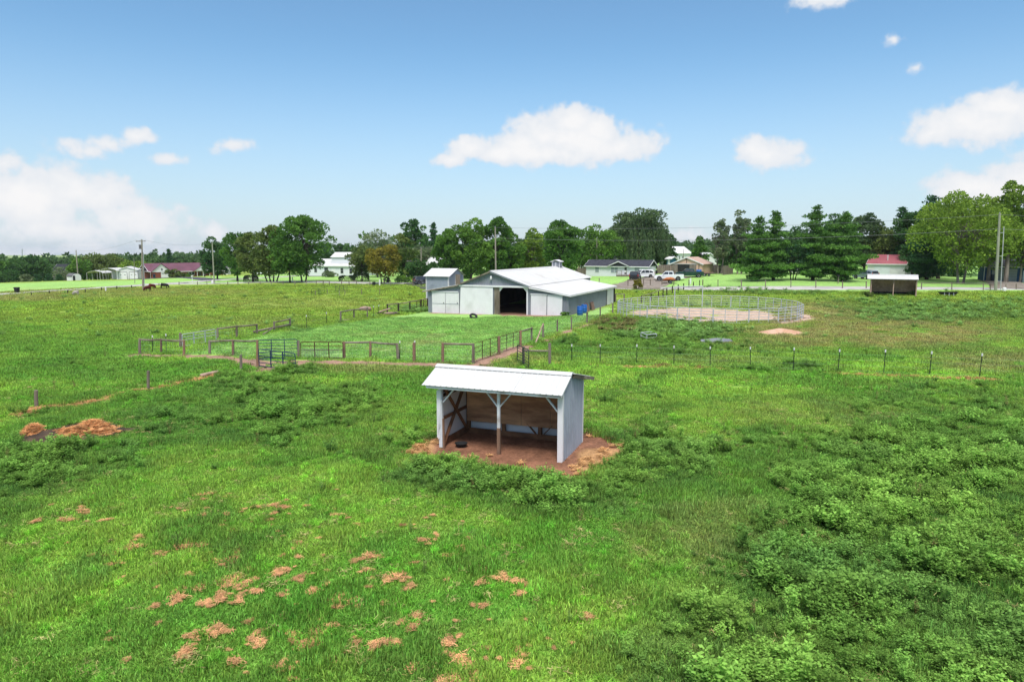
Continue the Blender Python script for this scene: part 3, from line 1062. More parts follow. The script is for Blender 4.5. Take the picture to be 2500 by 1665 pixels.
scatter('dead_grass', np.c_[x, y, z + .05], np.c_[np.zeros(k), np.zeros(k), rng.uniform(0, 2 * PI, k)], np.c_[s, s, s], rng.integers(0, 3, k), L3((.46, .40, .17)) * rng.uniform(.6, 1.2, (k, 1)), dp,
        'pale dead blades mixed through the near grass', 'grass')
def strawdens(x, y, M):
    return np.clip(M['straw'] * 1.0 * (fbm(x, y, .6, 191, 3) > .42) + .05 * M['shed'], 0, 1) * (~in_shelter(x, y))
x, y, z, M = ground_pts(30000, 20, 48, strawdens)
k = len(x)
s = rng.uniform(.5, 1.0, k)
hcol = L3((.60, .35, .16)) * rng.uniform(.7, 1.25, (k, 1))
sp = [hay_proto('straw', 60, .2, .06, 520 + i, .22) for i in range(3)]
scatter('loose_straw', np.c_[x, y, z + .01], np.c_[np.zeros(k), np.zeros(k), rng.uniform(0, 2 * PI, k)], np.c_[s, s, s], rng.integers(0, 3, k), hcol, sp,
        'golden dry straw lying round the near shelter and along the fence rows', 'straw')
# ---------------------------------------------------------------- ribbed metal cladding, sheet by sheet
def rib_profile(x0, x1, pitch=.23, rw=.05, d=.02):
    """(x, offset) points across a ribbed sheet"""
    pts = [(x0, 0.0)]
    n = max(1, int(round((x1 - x0) / pitch)))
    p = (x1 - x0) / n
    for i in range(n):
        c = x0 + p * (i + .5)
        pts += [(c - rw * .6, 0), (c - rw * .25, d), (c + rw * .25, d), (c + rw * .6, 0)]
    pts.append((x1, 0.0))
    return pts

def clad(parent, name, mat, O, ux, uy, nrm, width, zlo, zhi, sheet=.92, pitch=.23, d=.02, gap=.006, rw=.05):
    """cover a wall or slope with separate ribbed sheets. O origin, ux across, uy up, nrm outward; zlo/zhi functions or numbers of the x position"""
    O, ux, uy, nrm = Vector(O), Vector(ux), Vector(uy), Vector(nrm)
    lo = zlo if callable(zlo) else (lambda q: zlo)
    hi = zhi if callable(zhi) else (lambda q: zhi)
    n = max(1, int(round(width / sheet)))
    w = width / n
    out = []
    for i in range(n):
        prof = rib_profile(i * w + gap / 2, (i + 1) * w - gap / 2, pitch, rw, d)
        # the edge of a roofline bend needs its own point
        V, Fc = [], []
        k = len(prof)
        lift = .003 * (i % 2)
        for x_, o_ in prof:
            b, t = lo(x_), hi(x_)
            for v_, off in ((b, o_ + lift), (t, o_ + lift)):
                V.append(O + ux * x_ + uy * v_ + nrm * off)
        for x_, o_ in prof:
            b, t = lo(x_), hi(x_)
            for v_ in (b, t):
                V.append(O + ux * x_ + uy * v_ + nrm * (-.012))
        for j in range(k - 1):
            a = 2 * j
            Fc.append((a, a + 2, a + 3, a + 1))
            c = 2 * k + 2 * j
            Fc.append((c, c + 1, c + 3, c + 2))
            Fc.append((a, c, c + 2, a + 2))
            Fc.append((a + 1, a + 3, c + 3, c + 1))
        Fc += [(0, 1, 2 * k + 1, 2 * k), (2 * k - 2, 4 * k - 2, 4 * k - 1, 2 * k - 1)]
        out.append(MB().add(V, Fc).obj(name, mat, parent))
    return out

# ---------------------------------------------------------------- the near run-in shelter
BOARDS = pm('dry brown boards', (.46, .30, .21), .9, .3, 3, (.30, .19, .13), bump=.3)
def shelter(label, loc, rot, W, D, he, near):
    t = thing('run_in_shelter', label, 'shelter', loc, rot)
    yr, zr = .34 * D, he + .60
    yb = D + .8
    zbk = zr - (yb - yr) * .215
    ov = .10
    ol = .5
    front_y = -.42
    zfe = zr - (yr - front_y) * .42
    roof_front = lambda y_: zr - (yr - y_) * .42
    roof_back = lambda y_: zr - (y_ - yr) * .215
    top = lambda y_: (roof_front(y_) if y_ < yr else roof_back(y_)) - .1
    pm_ = WOOD_WP if near else WOOD_PINK
    wm = BLUEGREY_M if near else WOOD_BR
    pw = .14
    # posts, the middle one bare and brown at its foot
    for i, x_ in enumerate((pw / 2, W / 2, W - pw / 2)):
        w = pw if i != 1 else .11
        if near and i == 2:
            MB().bev(x_ - w / 2 - .03, x_ + w / 2 + .02, -.06, w, -.25, roof_front(0) - .14, .012).obj('post', WHITE_M, t)
        else:
            p = MB().bev(x_ - w / 2, x_ + w / 2, -.02, w - .02, -.25, roof_front(0) - .14, .01).obj('post', pm_, t)
            if near:
                MB().bev(x_ - w / 2 - .006, x_ + w / 2 + .006, -.026, w - .014, -.26, 1.0 if i == 1 else .02, .01).obj('post_foot', WOOD_RED, p)
                if i == 0:
                    MB().box(x_ - w / 2 - .02, x_ - w / 2 + .05, -.05, -.03, .35, 2.25).add([(x_ - .13, -.05, 2.25), (x_ + .05, -.05, 2.25), (x_ + .02, -.05, .95), (x_ - .1, -.05, .4), (x_ - .13, -.06, .4)],
                        [(0, 1, 2, 3, 4)]).obj('trim', WHITE_M, p)
                    MB().beam((x_ + .14, .0, -.1), (x_ + .1, .02, 1.15), .05, .09).obj('splice_board', WOOD_RED, p)
    for y_ in (D - .09,):
        for i in range(4):
            x_ = .1 + (W - .2) * i / 3
            MB().box(x_ - .07, x_ + .07, y_ - .16, y_ - .02, -.25, top(y_) - .06).obj('rear_post', WOOD_BR, t)
    # header and knee braces
    MB().box(-.02, W + .02, .15, .19, he - .20, he + .02).obj('header', WOOD_WP if near else WOOD_OLD, t)
    MB().box(-.35, W + .06, front_y + .06, front_y + .10, zfe - .11, zfe - .035).obj('fascia', WOOD_WP if near else WOOD_OLD, t)
    for x_, s in ((pw, 1), (W / 2, -1), (W / 2, 1), (W - pw, -1)):
        MB().beam((x_ + s * .04, .05, he - .66), (x_ + s * .56, .05, he - .06), .045, .10, (0, 1, 0)).obj('knee_brace', pm_, t)
    # rafters
    for i in range(6):
        x_ = .06 + (W - .12) * i / 5
        MB().beam((x_, front_y + .12, zfe - .05), (x_, yr, zr - .08), .05, .1).obj('rafter', WOOD_BR, t)
        MB().beam((x_, yr + .01, zr - .08), (x_, yb - .05, zbk - .08), .05, .1).obj('rafter', WOOD_BR, t)
    # roof sheets
    sl = Vector((0, yr - front_y, zr - zfe))
    clad(t, 'roof_sheet', ROOF_W, (-ol, front_y, zfe), (1, 0, 0), sl.normalized(), Vector((0, -sl.z, sl.y)).normalized(), W + ol + ov, 0, sl.length - .02, .92, .23, .018)
    sb_ = Vector((0, yb - yr, zbk - zr))
    clad(t, 'rear_roof_sheet', ROOF_W, (-ol, yr, zr), (1, 0, 0), sb_.normalized(), Vector((0, -sb_.z, sb_.y)).normalized(), W + ol + ov + .12, .03, sb_.length, .92, .23, .018)
    MB().prism([(yr - .20, zr - .052), (yr, zr + .036), (yr + .2, zr - .007), (yr + .2, zr + .008), (yr, zr + .054), (yr - .2, zr - .030)], 'x', -ol - .01, W + ov + .01).obj('ridge_cap', ROOF_W, t)
    MB().beam((W + ov + .02, yr + .1, zr - .11), (W + ov + .16, yb + .02, zbk - .07), .04, .13).obj('barge_board', WOOD_OLD, t)
    MB().beam((W + ov - .03, front_y + .02, zfe - .04), (W + ov - .03, yr, zr - .04), .03, .09).obj('front_barge', WHITE_M, t)
    # walls
    if near:
        clad(t, 'wall_sheet', BLUEGREY_M, (W + .012, 0.05, 0), (0, 1, 0), (0, 0, 1), (1, 0, 0), D - .05, -.05, lambda q: top(q + .05), .9, .225, .036, .006, .075)
        clad(t, 'wall_sheet', WHITE_M, (-.012, D, 0), (0, -1, 0), (0, 0, 1), (-1, 0, 0), D - .05, .0, lambda q: top(D - q), .9, .225, .022)
        clad(t, 'wall_sheet', WHITE_M, (W, D + .012, 0), (-1, 0, 0), (0, 0, 1), (0, 1, 0), W, -.05, top(D), .92, .23, .022)
        MB().box(W + .03, W + .05, D - .03, D + .05, -.1, top(D)).obj('corner_trim', WHITE_M, t)
        MB().box(W + .015, W + .04, -.06, .05, .0, top(.0)).obj('corner_trim', WHITE_M, t)
        # plywood lining and kick boards of the back wall
        xs = [.06, 1.25, 2.47, 3.7, W - .06]
        for a, b_ in zip(xs[:-1], xs[1:]):
            MB().box(a + .006, b_ - .006, D - .275, D - .255, .50, top(D) - .12).obj('plywood_panel', PLY, t)
        MB().box(.05, W - .05, D - .275, D - .252, -.05, .21).obj('kick_board', WOOD_BR, t)
        for s in (-1, 1):
            xm = .1 + (W - .2) * 2 / 3
            MB().beam((xm + s * .05, D - .23, .08), (xm + s * .55, D - .23, .62), .04, .09, (0, 1, 0)).obj('back_brace', WOOD_BR, t)
        MB().box(.02, .06, .1, D - .26, -.05, .26).obj('side_kick_board', WOOD_BR, t)
        for z_ in (1.02, 1.92, 2.1):
            MB().box(.015, .05, .1, D - .2, z_, z_ + .13).obj('girt', WOOD_BR if z_ < 1.5 else WOOD_DARK, t)
        MB().beam((.075, .22, .05), (.075, D - .35, 2.25), .035, .13, (1, 0, 0)).obj('cross_brace', WOOD_BR, t)
        MB().beam((.115, .3, 2.25), (.115, D - .3, .1), .035, .13, (1, 0, 0)).obj('cross_brace', WOOD_BR, t)
        for z_ in (.95, 1.9):
            MB().box(W - .05, W - .015, .18, D - .26, z_, z_ + .13).obj('girt', WOOD_BR, t)
    else:
        for i in range(8):
            z_ = i * .29
            j = .006 * (i % 2)
            MB().box(.06, W - .06, D - .3 - j, D - .275 - j, z_ + .01 + (.12 if i == 0 else 0), z_ + .28).obj('wall_board', BOARDS if i != 1 else WOOD_DARK, t)
            MB().box(.0 - j, .03 - j, .16, D - .05, z_ + .01, z_ + .28).obj('wall_board', BOARDS, t)
            MB().box(W - .03 + j, W + j, .16, D - .05, z_ + .01, z_ + .28).obj('wall_board', BOARDS, t)
        clad(t, 'wall_sheet', GREY_M, (W, D + .012, 0), (-1, 0, 0), (0, 0, 1), (0, 1, 0), W, -.05, top(D), .92, .3, .022)
    return t

shelter('open white roofed run-in shelter with plywood back standing in the near field', (SH0.x, SH0.y, zg(0.2, 25.5) - .02), SHA, SHW, SHD, 2.45, True)
# black rubber feed pan on the shelter floor
fp = G(1126, 1089)
pan = [[(math.cos(2 * PI * k / 20) * r_, math.sin(2 * PI * k / 20) * r_, z_) for k in range(20)] for r_, z_ in ((.17, 0), (.2, .015), (.235, .12), (.25, .125), (.25, .11), (.22, .11), (.18, .03), (.02, .028))]
o = MB().rings(pan).obj('feed_pan', BLACK, None, True)
o.location = fp + Vector((0, 0, .01))
tag(o, 'black rubber feed pan on the dirt floor of the near shelter', 'feed pan')

# far run-in shelter
s2 = GX(2124, 100.5)
shelter('small run-in shelter with brown board walls near the road on the right', (s2.x, s2.y, s2.z - .05), R(-26), 5.9, 2.9, 2.55, False)

# ---------------------------------------------------------------- grey barn
BA = R(-22)
fdx, fdy = math.cos(BA), math.sin(BA)
BC = np.array([6.57, 79.6])                   # right front corner
BL = 18.57
B0 = BC - BL * np.array([fdx, fdy])
BZ = -.22
barn = thing('grey_barn', 'grey metal barn with white roof, white sliding doors and a dark open bay', 'barn', (B0[0], B0[1], BZ), BA)

def barn_x(px):
    k = (px - CX) / F
    dep = lambda t: (B0[1] + t * fdy) * FW[1] + (1.5 - CAMH) * FW[2]
    lo, hi = -5.0, 30.0
    for _ in range(40):
        m = (lo + hi) / 2
        if (B0[0] + m * fdx) / dep(m) < k:
            lo = m
        else:
            hi = m
    return m
zx = lambda a: barn_x(1000 + a / 4.205)
XL, XR, XA = zx(524), zx(1217), zx(838)
DM, DLe = 27.5, 22.5
HZ = lambda z_: z_ - BZ
ZA, ZKL, ZKR, ZEL, ZER = HZ(5.05), HZ(3.48), HZ(3.42), HZ(2.55), HZ(2.42)

def barn_top(x_):
    if x_ < XL:
        return ZEL + (ZKL - .12 - ZEL) * x_ / XL
    if x_ < XA:
        return ZKL + (ZA - ZKL) * (x_ - XL) / (XA - XL)
    if x_ < XR:
        return ZKR + (ZA - ZKR) * (XR - x_) / (XR - XA)
    return ZER + (ZKR - .12 - ZER) * (BL - x_) / (BL - XR)
bt = lambda q: barn_top(q) - .10
xd0, xd1, xo0, xo1 = zx(528), zx(862), zx(925), zx(1203)
ZOP = HZ(3.12)
X3 = Vector((1, 0, 0))
Z3 = Vector((0, 0, 1))
def fwall(x0, x1, lo, hi, mat=GREY_M, y_=0.0):
    clad(barn, 'siding_sheet', mat, (x0, y_, 0), X3, Z3, (0, -1, 0), x1 - x0, lo, (lambda q: hi(q + x0)) if callable(hi) else hi, .92, .23, .05, .006, .09)
fwall(0, XL - .05, -.5, bt)
fwall(XL - .05, xo0, -.5, ZOP)
fwall(XL - .05, XA, ZOP + .02, bt)
fwall(XA, XR + .05, ZOP + .02, bt)
fwall(xo1, XR + .05, -.5, ZOP)
fwall(XR + .05, BL, -.5, bt)
clad(barn, 'siding_sheet', GREY_M, (BL, 0, 0), (0, 1, 0), Z3, X3, DLe, -.5, ZER - .1, .92, .23, .05, .006, .09)
clad(barn, 'siding_sheet', GREY_M, (XR, DLe + .02, 0), (0, 1, 0), Z3, X3, DM - DLe, -.5, ZKR - .1, .92, .23, .03, .006, .07)
clad(barn, 'siding_sheet', GREY_M, (0, DM, 0), (0, -1, 0), Z3, (-1, 0, 0), DM, -.5, ZEL - .1, 1.8, .45, .03, .006, .07)
clad(barn, 'siding_sheet', GREY_M, (XR, DM, 0), (-1, 0, 0), Z3, (0, 1, 0), XR, -.5, lambda q: bt(XR - q), 1.8, .45, .03)
clad(barn, 'siding_sheet', GREY_M, (BL, DLe, 0), (-1, 0, 0), Z3, (0, 1, 0), BL - XR, -.5, lambda q: bt(BL - q), 1.8, .45, .03)
# posts of the opening, inside floor and a loft partition seen in the dark
MB().box(zx(872), xo0, -.06, .12, -.4, ZOP - .02).obj('jamb_board', WOOD_OLD, barn)
MB().box(xo1 - .02, xo1 + .16, -.06, .14, -.4, ZOP - .02).obj('jamb_post', WHITE_M, barn)
for x_, s in ((xo0, 1), (xo1, -1)):
    MB().add([(x_, -.04, ZOP - .02), (x_ + s * .5, -.04, ZOP - .02), (x_, -.04, ZOP - .55), (x_, -.01, ZOP - .02), (x_ + s * .5, -.01, ZOP - .02), (x_, -.01, ZOP - .55)],
             [(0, 1, 2), (5, 4, 3), (0, 3, 4, 1), (1, 4, 5, 2), (2, 5, 3, 0)]).obj('corner_gusset', WHITE_M, barn)
MB().box(.05, BL - .05, .05, 20, -.45, .1).obj('dirt_floor', pm('barn dirt floor', lin(150, 112, 92), .95, .25, 1.2, lin(110, 80, 66)), barn)
for i in range(5):
    y_ = 4 + i * 4.4
    for x_ in (XL + .1, XR - .15):
        MB().box(x_ - .09, x_ + .09, y_, y_ + .18, .1, ZKR - .2).obj('inner_post', WOOD_DARK, barn)
MB().box(XL + .1, XL + .16, .3, DM - .1, .1, 2.4).obj('stall_partition', WOOD_DARK, barn)
MB().box(XR - .2, XR - .14, .3, DM - .1, .1, 2.4).obj('stall_partition', WOOD_DARK, barn)
# doors: each leaf stands a little off its wall and hangs from a track cover
def sliding_door(x0, x1, z0, z1, tilt=0.0, midrail=False, y_=-.09, n=1, taper=0.0):
    g = MB().add([(x0 - taper, y_ - .05 - tilt, z0), (x1 + taper * .6, y_ - .05 - tilt, z0), (x1, y_ - .05, z1), (x0, y_ - .05, z1),
                  (x0 - taper, y_ - tilt, z0), (x1 + taper * .6, y_ - tilt, z0), (x1, y_, z1), (x0, y_, z1)],
                 [(0, 1, 2, 3), (7, 6, 5, 4), (0, 4, 5, 1), (1, 5, 6, 2), (2, 6, 7, 3), (3, 7, 4, 0)]).obj('door', WHITE_M, barn)
    w = x1 - x0
    k = int(w / .3)
    m = MB()
    for i in range(1, k):
        x_ = x0 + w * i / k
        m.beam((x_, y_ - .052 - tilt, z0 + .03), (x_, y_ - .052, z1 - .03), .05, .016, (0, 1, 0))
    m.obj('door_ribs', WHITE_M, g)
    if midrail:
        MB().box(x0 + .02, x1 - .02, y_ - .075 - tilt * .5, y_ - .055 - tilt * .5, z0 + (z1 - z0) * .46, z0 + (z1 - z0) * .46 + .04).obj('door_rail', GREY_M, g)
        MB().box(x1 - .24, x1 - .16, y_ - .11 - tilt * .5, y_ - .08, z0 + (z1 - z0) * .49, z0 + (z1 - z0) * .49 + .12).obj('door_handle', BLACK, g)
    return g
sliding_door(zx(236), zx(370), -.12, HZ(2.30), 0, True)
sliding_door(zx(374), zx(512), -.12, HZ(2.30), 0, True)
sliding_door(xd0 + .06, xd1, -.06, ZOP - .08, .18, False, -.14, taper=.08)
sliding_door(zx(1250), zx(1410), -.02, HZ(2.27), .05, False)
sliding_door(zx(1418), zx(1572), -.02, HZ(2.22), .07, False)
MB().box(XL - .1, XR + .1, -.26, -.05, ZOP - .02, ZOP + .2).obj('track_cover', WHITE_M, barn)
MB().box(zx(232), zx(506), -.2, -.05, HZ(2.34), HZ(2.48)).obj('track_cover', WHITE_M, barn)
MB().box(zx(1246), zx(1420), -.2, -.05, HZ(2.30), HZ(2.44)).obj('track_cover', WHITE_M, barn)
MB().box(zx(1424), zx(1580), -.19, -.04, HZ(2.25), HZ(2.37)).obj('track_cover', WHITE_M, barn)
sd_ = MB().box(BL + .06, BL + .12, 18.1, 21.6, -.1, ZER - .38).obj('side_door', WHITE_M, barn)
MB().box(BL + .05, BL + .2, 14.6, 22.4, ZER - .36, ZER - .22).obj('track_cover', WHITE_M, barn)
MB().box(BL + .02, BL + .06, 17.9, 18.06, -.3, ZER - .2).obj('door_post', WOOD_DARK, barn)
MB().box(BL - .05, BL + .15, 22.3, 22.5, -.3, ZER - .1).obj('corner_post', WOOD_DARK, barn)
# roof slopes, sheet by sheet
def slope(x0, z0, x1, z1, y0, y1, mat=ROOF_W, name='roof_sheet', sheet=1.84):
    a, b_ = Vector((x0, 0, z0)), Vector((x1, 0, z1))
    d = b_ - a
    n_ = Vector((-d.z, 0, d.x)).normalized()
    if n_.z < 0:
        n_ = -n_
    clad(barn, name, mat, (x0, y0, z0), (0, 1, 0), d.normalized(), n_, y1 - y0, 0, d.length, sheet, .46, .025, .0, .05)
oh = .35
sL, sR = (ZA - ZKL) / (XA - XL), (ZA - ZKR) / (XR - XA)
slope(XL - .15, ZKL - .15 * sL, XA, ZA, -oh, DM + oh)
slope(XR + .25, ZKR - .25 * sR, XA, ZA + .003, -oh, DM + oh)
lsL, lsR = (ZKL - .12 - ZEL) / XL, (ZKR - .12 - ZER) / (BL - XR)
slope(-.6, ZEL - .6 * lsL, XL + .1, ZKL - .12 + .1 * lsL, -oh - .05, DM)
slope(BL + .35, ZER - .35 * lsR, XR - .1, ZKR - .10 + .1 * lsR, -oh - .05, DLe + .3)
MB().prism([(XA - .3, ZA - .3 * sL + .03), (XA, ZA + .05), (XA + .3, ZA - .3 * sR + .03), (XA, ZA + .075)], 'y', -oh - .02, DM + oh + .02).obj('ridge_cap', ROOF_W, barn)
for x0, z0, x1, z1, m_ in ((XL - .15, ZKL - .15 * sL, XA, ZA, WOOD_OLD), (XA, ZA, XR + .25, ZKR - .25 * sR, GREY_M), (-.6, ZEL - .6 * lsL, XL - .2, ZKL - .15, WOOD_OLD), (XR + .2, ZKR - .2, BL + .35, ZER - .35 * lsR, WHITE_M)):
    MB().beam((x0, -oh - .02, z0 - .09), (x1, -oh - .02, z1 - .09), .05, .17).obj('barge_board', m_, barn)
MB().box(BL + .33, BL + .38, -oh, DLe + .3, ZER - .35 * lsR - .2, ZER - .35 * lsR - .02).obj('fascia', WHITE_M, barn)
lp = MB().tube([(XA + .12, -.12, ZA - .72), (XA + .12, -.3, ZA - .70)], .03).obj('barn_lamp', GALV, barn)
MB().rings([[(XA + .12 + math.cos(a) * r_, -.32 + math.sin(a) * r_, z_) for a in np.linspace(0, 2 * PI, 10)[:-1]] for r_, z_ in ((.05, ZA - .6), (.12, ZA - .72), (.13, ZA - .95), (.06, ZA - 1.05))]).obj('lamp_globe', WHITE_M, lp)
cu = MB().box(XA - .62, XA + .62, DM - 2.6, DM - 1.4, ZA - .3, ZA + .72).obj('cupola', GREY_M, barn)
MB().prism([(XA - .85, ZA + .70), (XA, ZA + .98), (XA + .85, ZA + .70), (XA + .85, ZA + .76), (XA, ZA + 1.05), (XA - .85, ZA + .76)], 'y', DM - 2.85, DM - 1.15).obj('cupola_roof', WHITE_M, cu)
for x_ in (XA - .63, XA + .55, XA - .05):
    MB().box(x_, x_ + .1, DM - 2.62, DM - 2.605, ZA - .2, ZA + .7).obj('cupola_trim', WHITE_M, cu)

# small grey shed behind the barn
SHR = R(-24)
q = GX(1041, 104)
sh = thing('small_shed', 'small grey two storey shed with white corner trim behind the barn', 'shed', (q.x, q.y, q.z), SHR)
w_, d_, he_, hr_ = 3.9, 4.6, 3.75, 4.75
# ridge runs along x; the gable with the door faces right
clad(sh, 'siding_sheet', BLUEGREY_M, (0, 0, 0), X3, Z3, (0, -1, 0), w_, -.3, he_, .92, .23, .03)
gab = lambda q_: he_ + (hr_ - he_) * (1 - abs(q_ - d_ / 2) / (d_ / 2)) - .05
clad(sh, 'siding_sheet', BLUEGREY_M, (w_, 0, 0), (0, 1, 0), Z3, X3, d_, -.3, gab, .92, .23, .03)
clad(sh, 'siding_sheet', BLUEGREY_M, (0, d_, 0), (0, -1, 0), Z3, (-1, 0, 0), d_, -.3, gab, .92, .23, .03)
for x_ in (-.02, w_ - .1):
    MB().box(x_, x_ + .12, -.05, -.032, -.2, he_ - .05).obj('corner_trim', WHITE_M, sh)
for y_ in (-.02, d_ - .1):
    MB().box(w_ + .034, w_ + .05, y_, y_ + .12, -.2, he_ - .1).obj('corner_trim', WHITE_M, sh)
MB().box(w_ + .036, w_ + .045, 2.0, 2.8, 1.9, 3.75).obj('doorway_shade', DARK, sh)  # dark panel over the siding paints the shade of the opening
dr = MB().box(w_ + .03, w_ + .9, 1.95, 2.0, 1.85, 3.9).obj('open_door', WOOD_OLD, sh)
MB().box(w_ + .03, w_ + .12, 1.93, 1.948, 1.85, 3.9).obj('door_trim', WHITE_M, dr)
for s in (0, 1):
    y0 = -.35 if s == 0 else d_ + .35
    z0 = he_ - .35 * (hr_ - he_) / (d_ / 2)
    v0, v1 = Vector((0, y0, z0 + .02)), Vector((0, d_ / 2, hr_ + .02))
    dv = v1 - v0
    n_ = Vector((0, -dv.z, dv.y)).normalized() if s == 0 else Vector((0, dv.z, -dv.y)).normalized()
    clad(sh, 'roof_sheet', ROOF_W, (-.35, y0, z0 + .02), X3, dv.normalized(), n_, w_ + .7, 0, dv.length, .92, .3, .02)

# ---------------------------------------------------------------- fences
def post_geo(px, base, top, tx=None):
    g = G(px, base)
    p = at(tx if tx is not None else px, top, g.y)
    return g, Vector(p)

def fence(label, posts, rails=(), mat=WOOD_RED, rad=.085, wires=5, wire_to=None, railmat=None, name='paddock_fence', caps=False, group=None, wire_h=1.15, skip=()):
    """posts: (px, base py, top py[, top px]); rails: index pairs joined along the top"""
    P = [post_geo(*p) for p in posts]
    o = P[0][0].copy()
    t = thing(name, label, 'fence', o, 0, group)
    rr = random.Random(label)
    for i, (b, tp) in enumerate(P):
        r_ = rad * rr.uniform(.85, 1.2)
        m = MB()
        a, c = b - o + Vector((0, 0, -.3)), tp - o
        mid = a.lerp(c, .5) + Vector((rr.uniform(-.02, .02), rr.uniform(-.02, .02), 0))
        if caps:
            m.box(-.025, .025, -.006, .006, 0, 1)
            m.box(-.006, .006, -.02, .03, 0, 1)
            pts = []
            for v in m.v:
                q = a.lerp(c, v[2])
                pts.append((q.x + v[0], q.y + v[1], q.z))
            m.v = pts
            po = m.obj('steel_post', TPOST, t)
            k = a.lerp(c, 1)
            MB().box(k.x - .032, k.x + .032, k.y - .03, k.y + .03, k.z - .13, k.z + .03).obj('post_cap', WHITE_M, po)
        else:
            m.tube([a, mid, c], [r_ * 1.05, r_, r_ * .95], 9).obj('post', mat if i % 3 else (WOOD_OLD if mat is WOOD_RED else mat), t)
    for i, j in rails:
        a, c = P[i][1] - o, P[j][1] - o
        d = (c - a).normalized()
        mid = a.lerp(c, .5) + Vector((0, 0, rr.uniform(-.03, .02)))
        MB().tube([a + Vector((0, 0, -.07)) - d * .05, mid + Vector((0, 0, -.08)), c + Vector((0, 0, -.07)) + d * .05], rad * .72, 8).obj('rail', railmat or WOOD_OLD, t)
    if wires:
        m = MB()
        for i in range(len(P) - 1):
            if i in skip:
                continue
            a, b = P[i][0] - o, P[i + 1][0] - o
            for k in range(wires):
                h = .12 + (wire_h - .12) * k / max(1, wires - 1)
                off = Vector((0, -rad, 0))
                m.tube([a + Vector((0, 0, h)) + off, b + Vector((0, 0, h)) + off], .0022, 3, False)
            n_ = int((b - a).length / .3)
            if wires > 4 and a.y + o.y < 75:
                for q in range(1, n_):
                    c = a.lerp(b, q / n_) + Vector((0, -rad, 0))
                    m.tube([c + Vector((0, 0, .05)), c + Vector((0, 0, wire_h))], .0022, 3, False)
        if m.v:
            m.obj('wire', GALV, t)
    return t, P

fence('timber post and rail fence with wire along the left front of the paddock',
      [(341, 864, 827), (393, 863, 827), (449, 867, 830), (512, 864, 831), (569, 868, 829), (628, 892, 830)], [(0, 1), (1, 2), (3, 4), (4, 5)], WOOD_RED)
fence('reddish timber post and rail fence with wire along the right front of the paddock',
      [(729, 875, 831), (840, 875, 834), (904.6, 876, 833), (972, 880, 838, 969), (1011, 882, 836), (1081, 884, 837), (1154.6, 887, 838)], [(1, 2), (2, 3), (5, 6)], WOOD_RED, .095, skip=(0,))
fence('wooden corner fence rising from the paddock corner towards the barn',
      [(1155.5, 886, 839), (1218, 864, 821), (1271, 846, 807), (1298, 832, 799)], [(2, 3)], WOOD_RED, .09)
fence('plain wire fence on wooden posts running up the right of the paddock',
      [(1326, 824, 790), (1361, 812, 781), (1395, 805, 774), (1433.5, 789, 762), (1465.6, 774, 750), (1496, 764, 740)], (), WOOD_OLD, .08)
fence('grey timber fence behind the paddock with a top rail and a pipe section',
      [(440, 848, 813), (531, 830, 801), (578, 825.5, 795), (627, 817, 791)], [(1, 2), (2, 3)], WOOD_OLD, .09)
fence('short dark timber fence bay with one rail left of the mown paddock',
      [(669, 808, 785), (708, 800, 777)], [(0, 1)], WOOD_OLD, .09, 3)
fence('two bay timber fence with top rail in the pasture edge below the corral panels',
      [(831.6, 786, 760), (864, 779, 755), (897, 775, 749.6)], [(0, 1), (1, 2)], WOOD_OLD, .09, 4)
fence('dark timber rail fence ending at the left wall of the barn',
      [(945.5, 765, 743), (972.6, 763, 740), (1000.6, 759, 736), (1028, 752, 731), (1044, 751, 728)], [(0, 1), (1, 2), (2, 3), (3, 4)], WOOD_DARK, .09)
fence('row of two green steel posts with white tops left of the grey fence bay',
      [(372, 860, 820), (405, 856, 816)], (), TPOST, .03, 0, name='steel_post_fence', caps=True)
fence('pair of green steel posts with white tops between the two timber fence bays',
      [(748, 802, 770), (797, 792, 763)], (), TPOST, .03, 3, name='steel_post_fence', caps=True)
fence('pair of thin steel posts beside the log pile', [(912, 774, 748), (925, 772, 745)], (), TPOST, .03, 3, name='steel_post_fence', caps=True)
fence('pair of white topped steel posts beside the leaning fence post', [(976, 880, 833), (1012.5, 882, 833)], (), TPOST, .03, 0, name='steel_post_fence', caps=True)
fence('long row of green steel posts with white tops across the right field',
      [(1396, 885, 841.5), (1465.4, 888, 841.5), (1555, 890, 842), (1645.6, 893, 845), (1734, 896, 847), (1832, 900, 848), (1937, 904, 850, 1939), (2046, 908.5, 854, 2050), (2157, 912, 855, 2162), (2269, 917, 859, 2275),
       (2391, 922, 864, 2398), (2530, 928, 868, 2538)], (), TPOST, .03, 4, name='steel_post_fence', caps=True)
fence('sparse row of old wooden posts along the bare strip at the far left',
      [(88, 994, 953), (362, 950, 905), (588, 904, 866)], (), WOOD_OLD, .08, 0)
fence('thin wire fence with spindly posts crossing the far left pasture',
      [(770, 722, 709), (799, 718, 705), (828, 722, 709), (842, 721, 708), (883, 721, 705), (927, 721, 703)], (), WOOD_OLD, .05, 3)
fence('paddock fence of dark posts and wires running from the steel pen to the road',
      [(1566, 740, 722), (1590, 735, 716), (1608, 729, 709), (1619, 726, 705), (1628, 722, 703), (1642, 718, 698), (1656, 713, 695), (1669, 709, 692), (1682, 703, 690), (1693, 700, 688), (1708, 698, 684)],
      [(0, 1), (1, 2), (2, 3), (3, 4)], WOOD_DARK, .08, 4)
fence('low timber fence bay behind the right end of the barn', [(1503, 738, 717), (1524, 736, 717)], [(0, 1)], WOOD_OLD, .09, 0)
fence('short timber yard fence with rail behind the barn beside the road',
      [(1463, 699, 679), (1533, 699, 682), (1553, 699, 682), (1571, 698, 681), (1588, 698, 682), (1616, 697, 682), (1645, 697, 682)], [(1, 2), (2, 3), (3, 4)], WOOD_OLD, .08, 2)
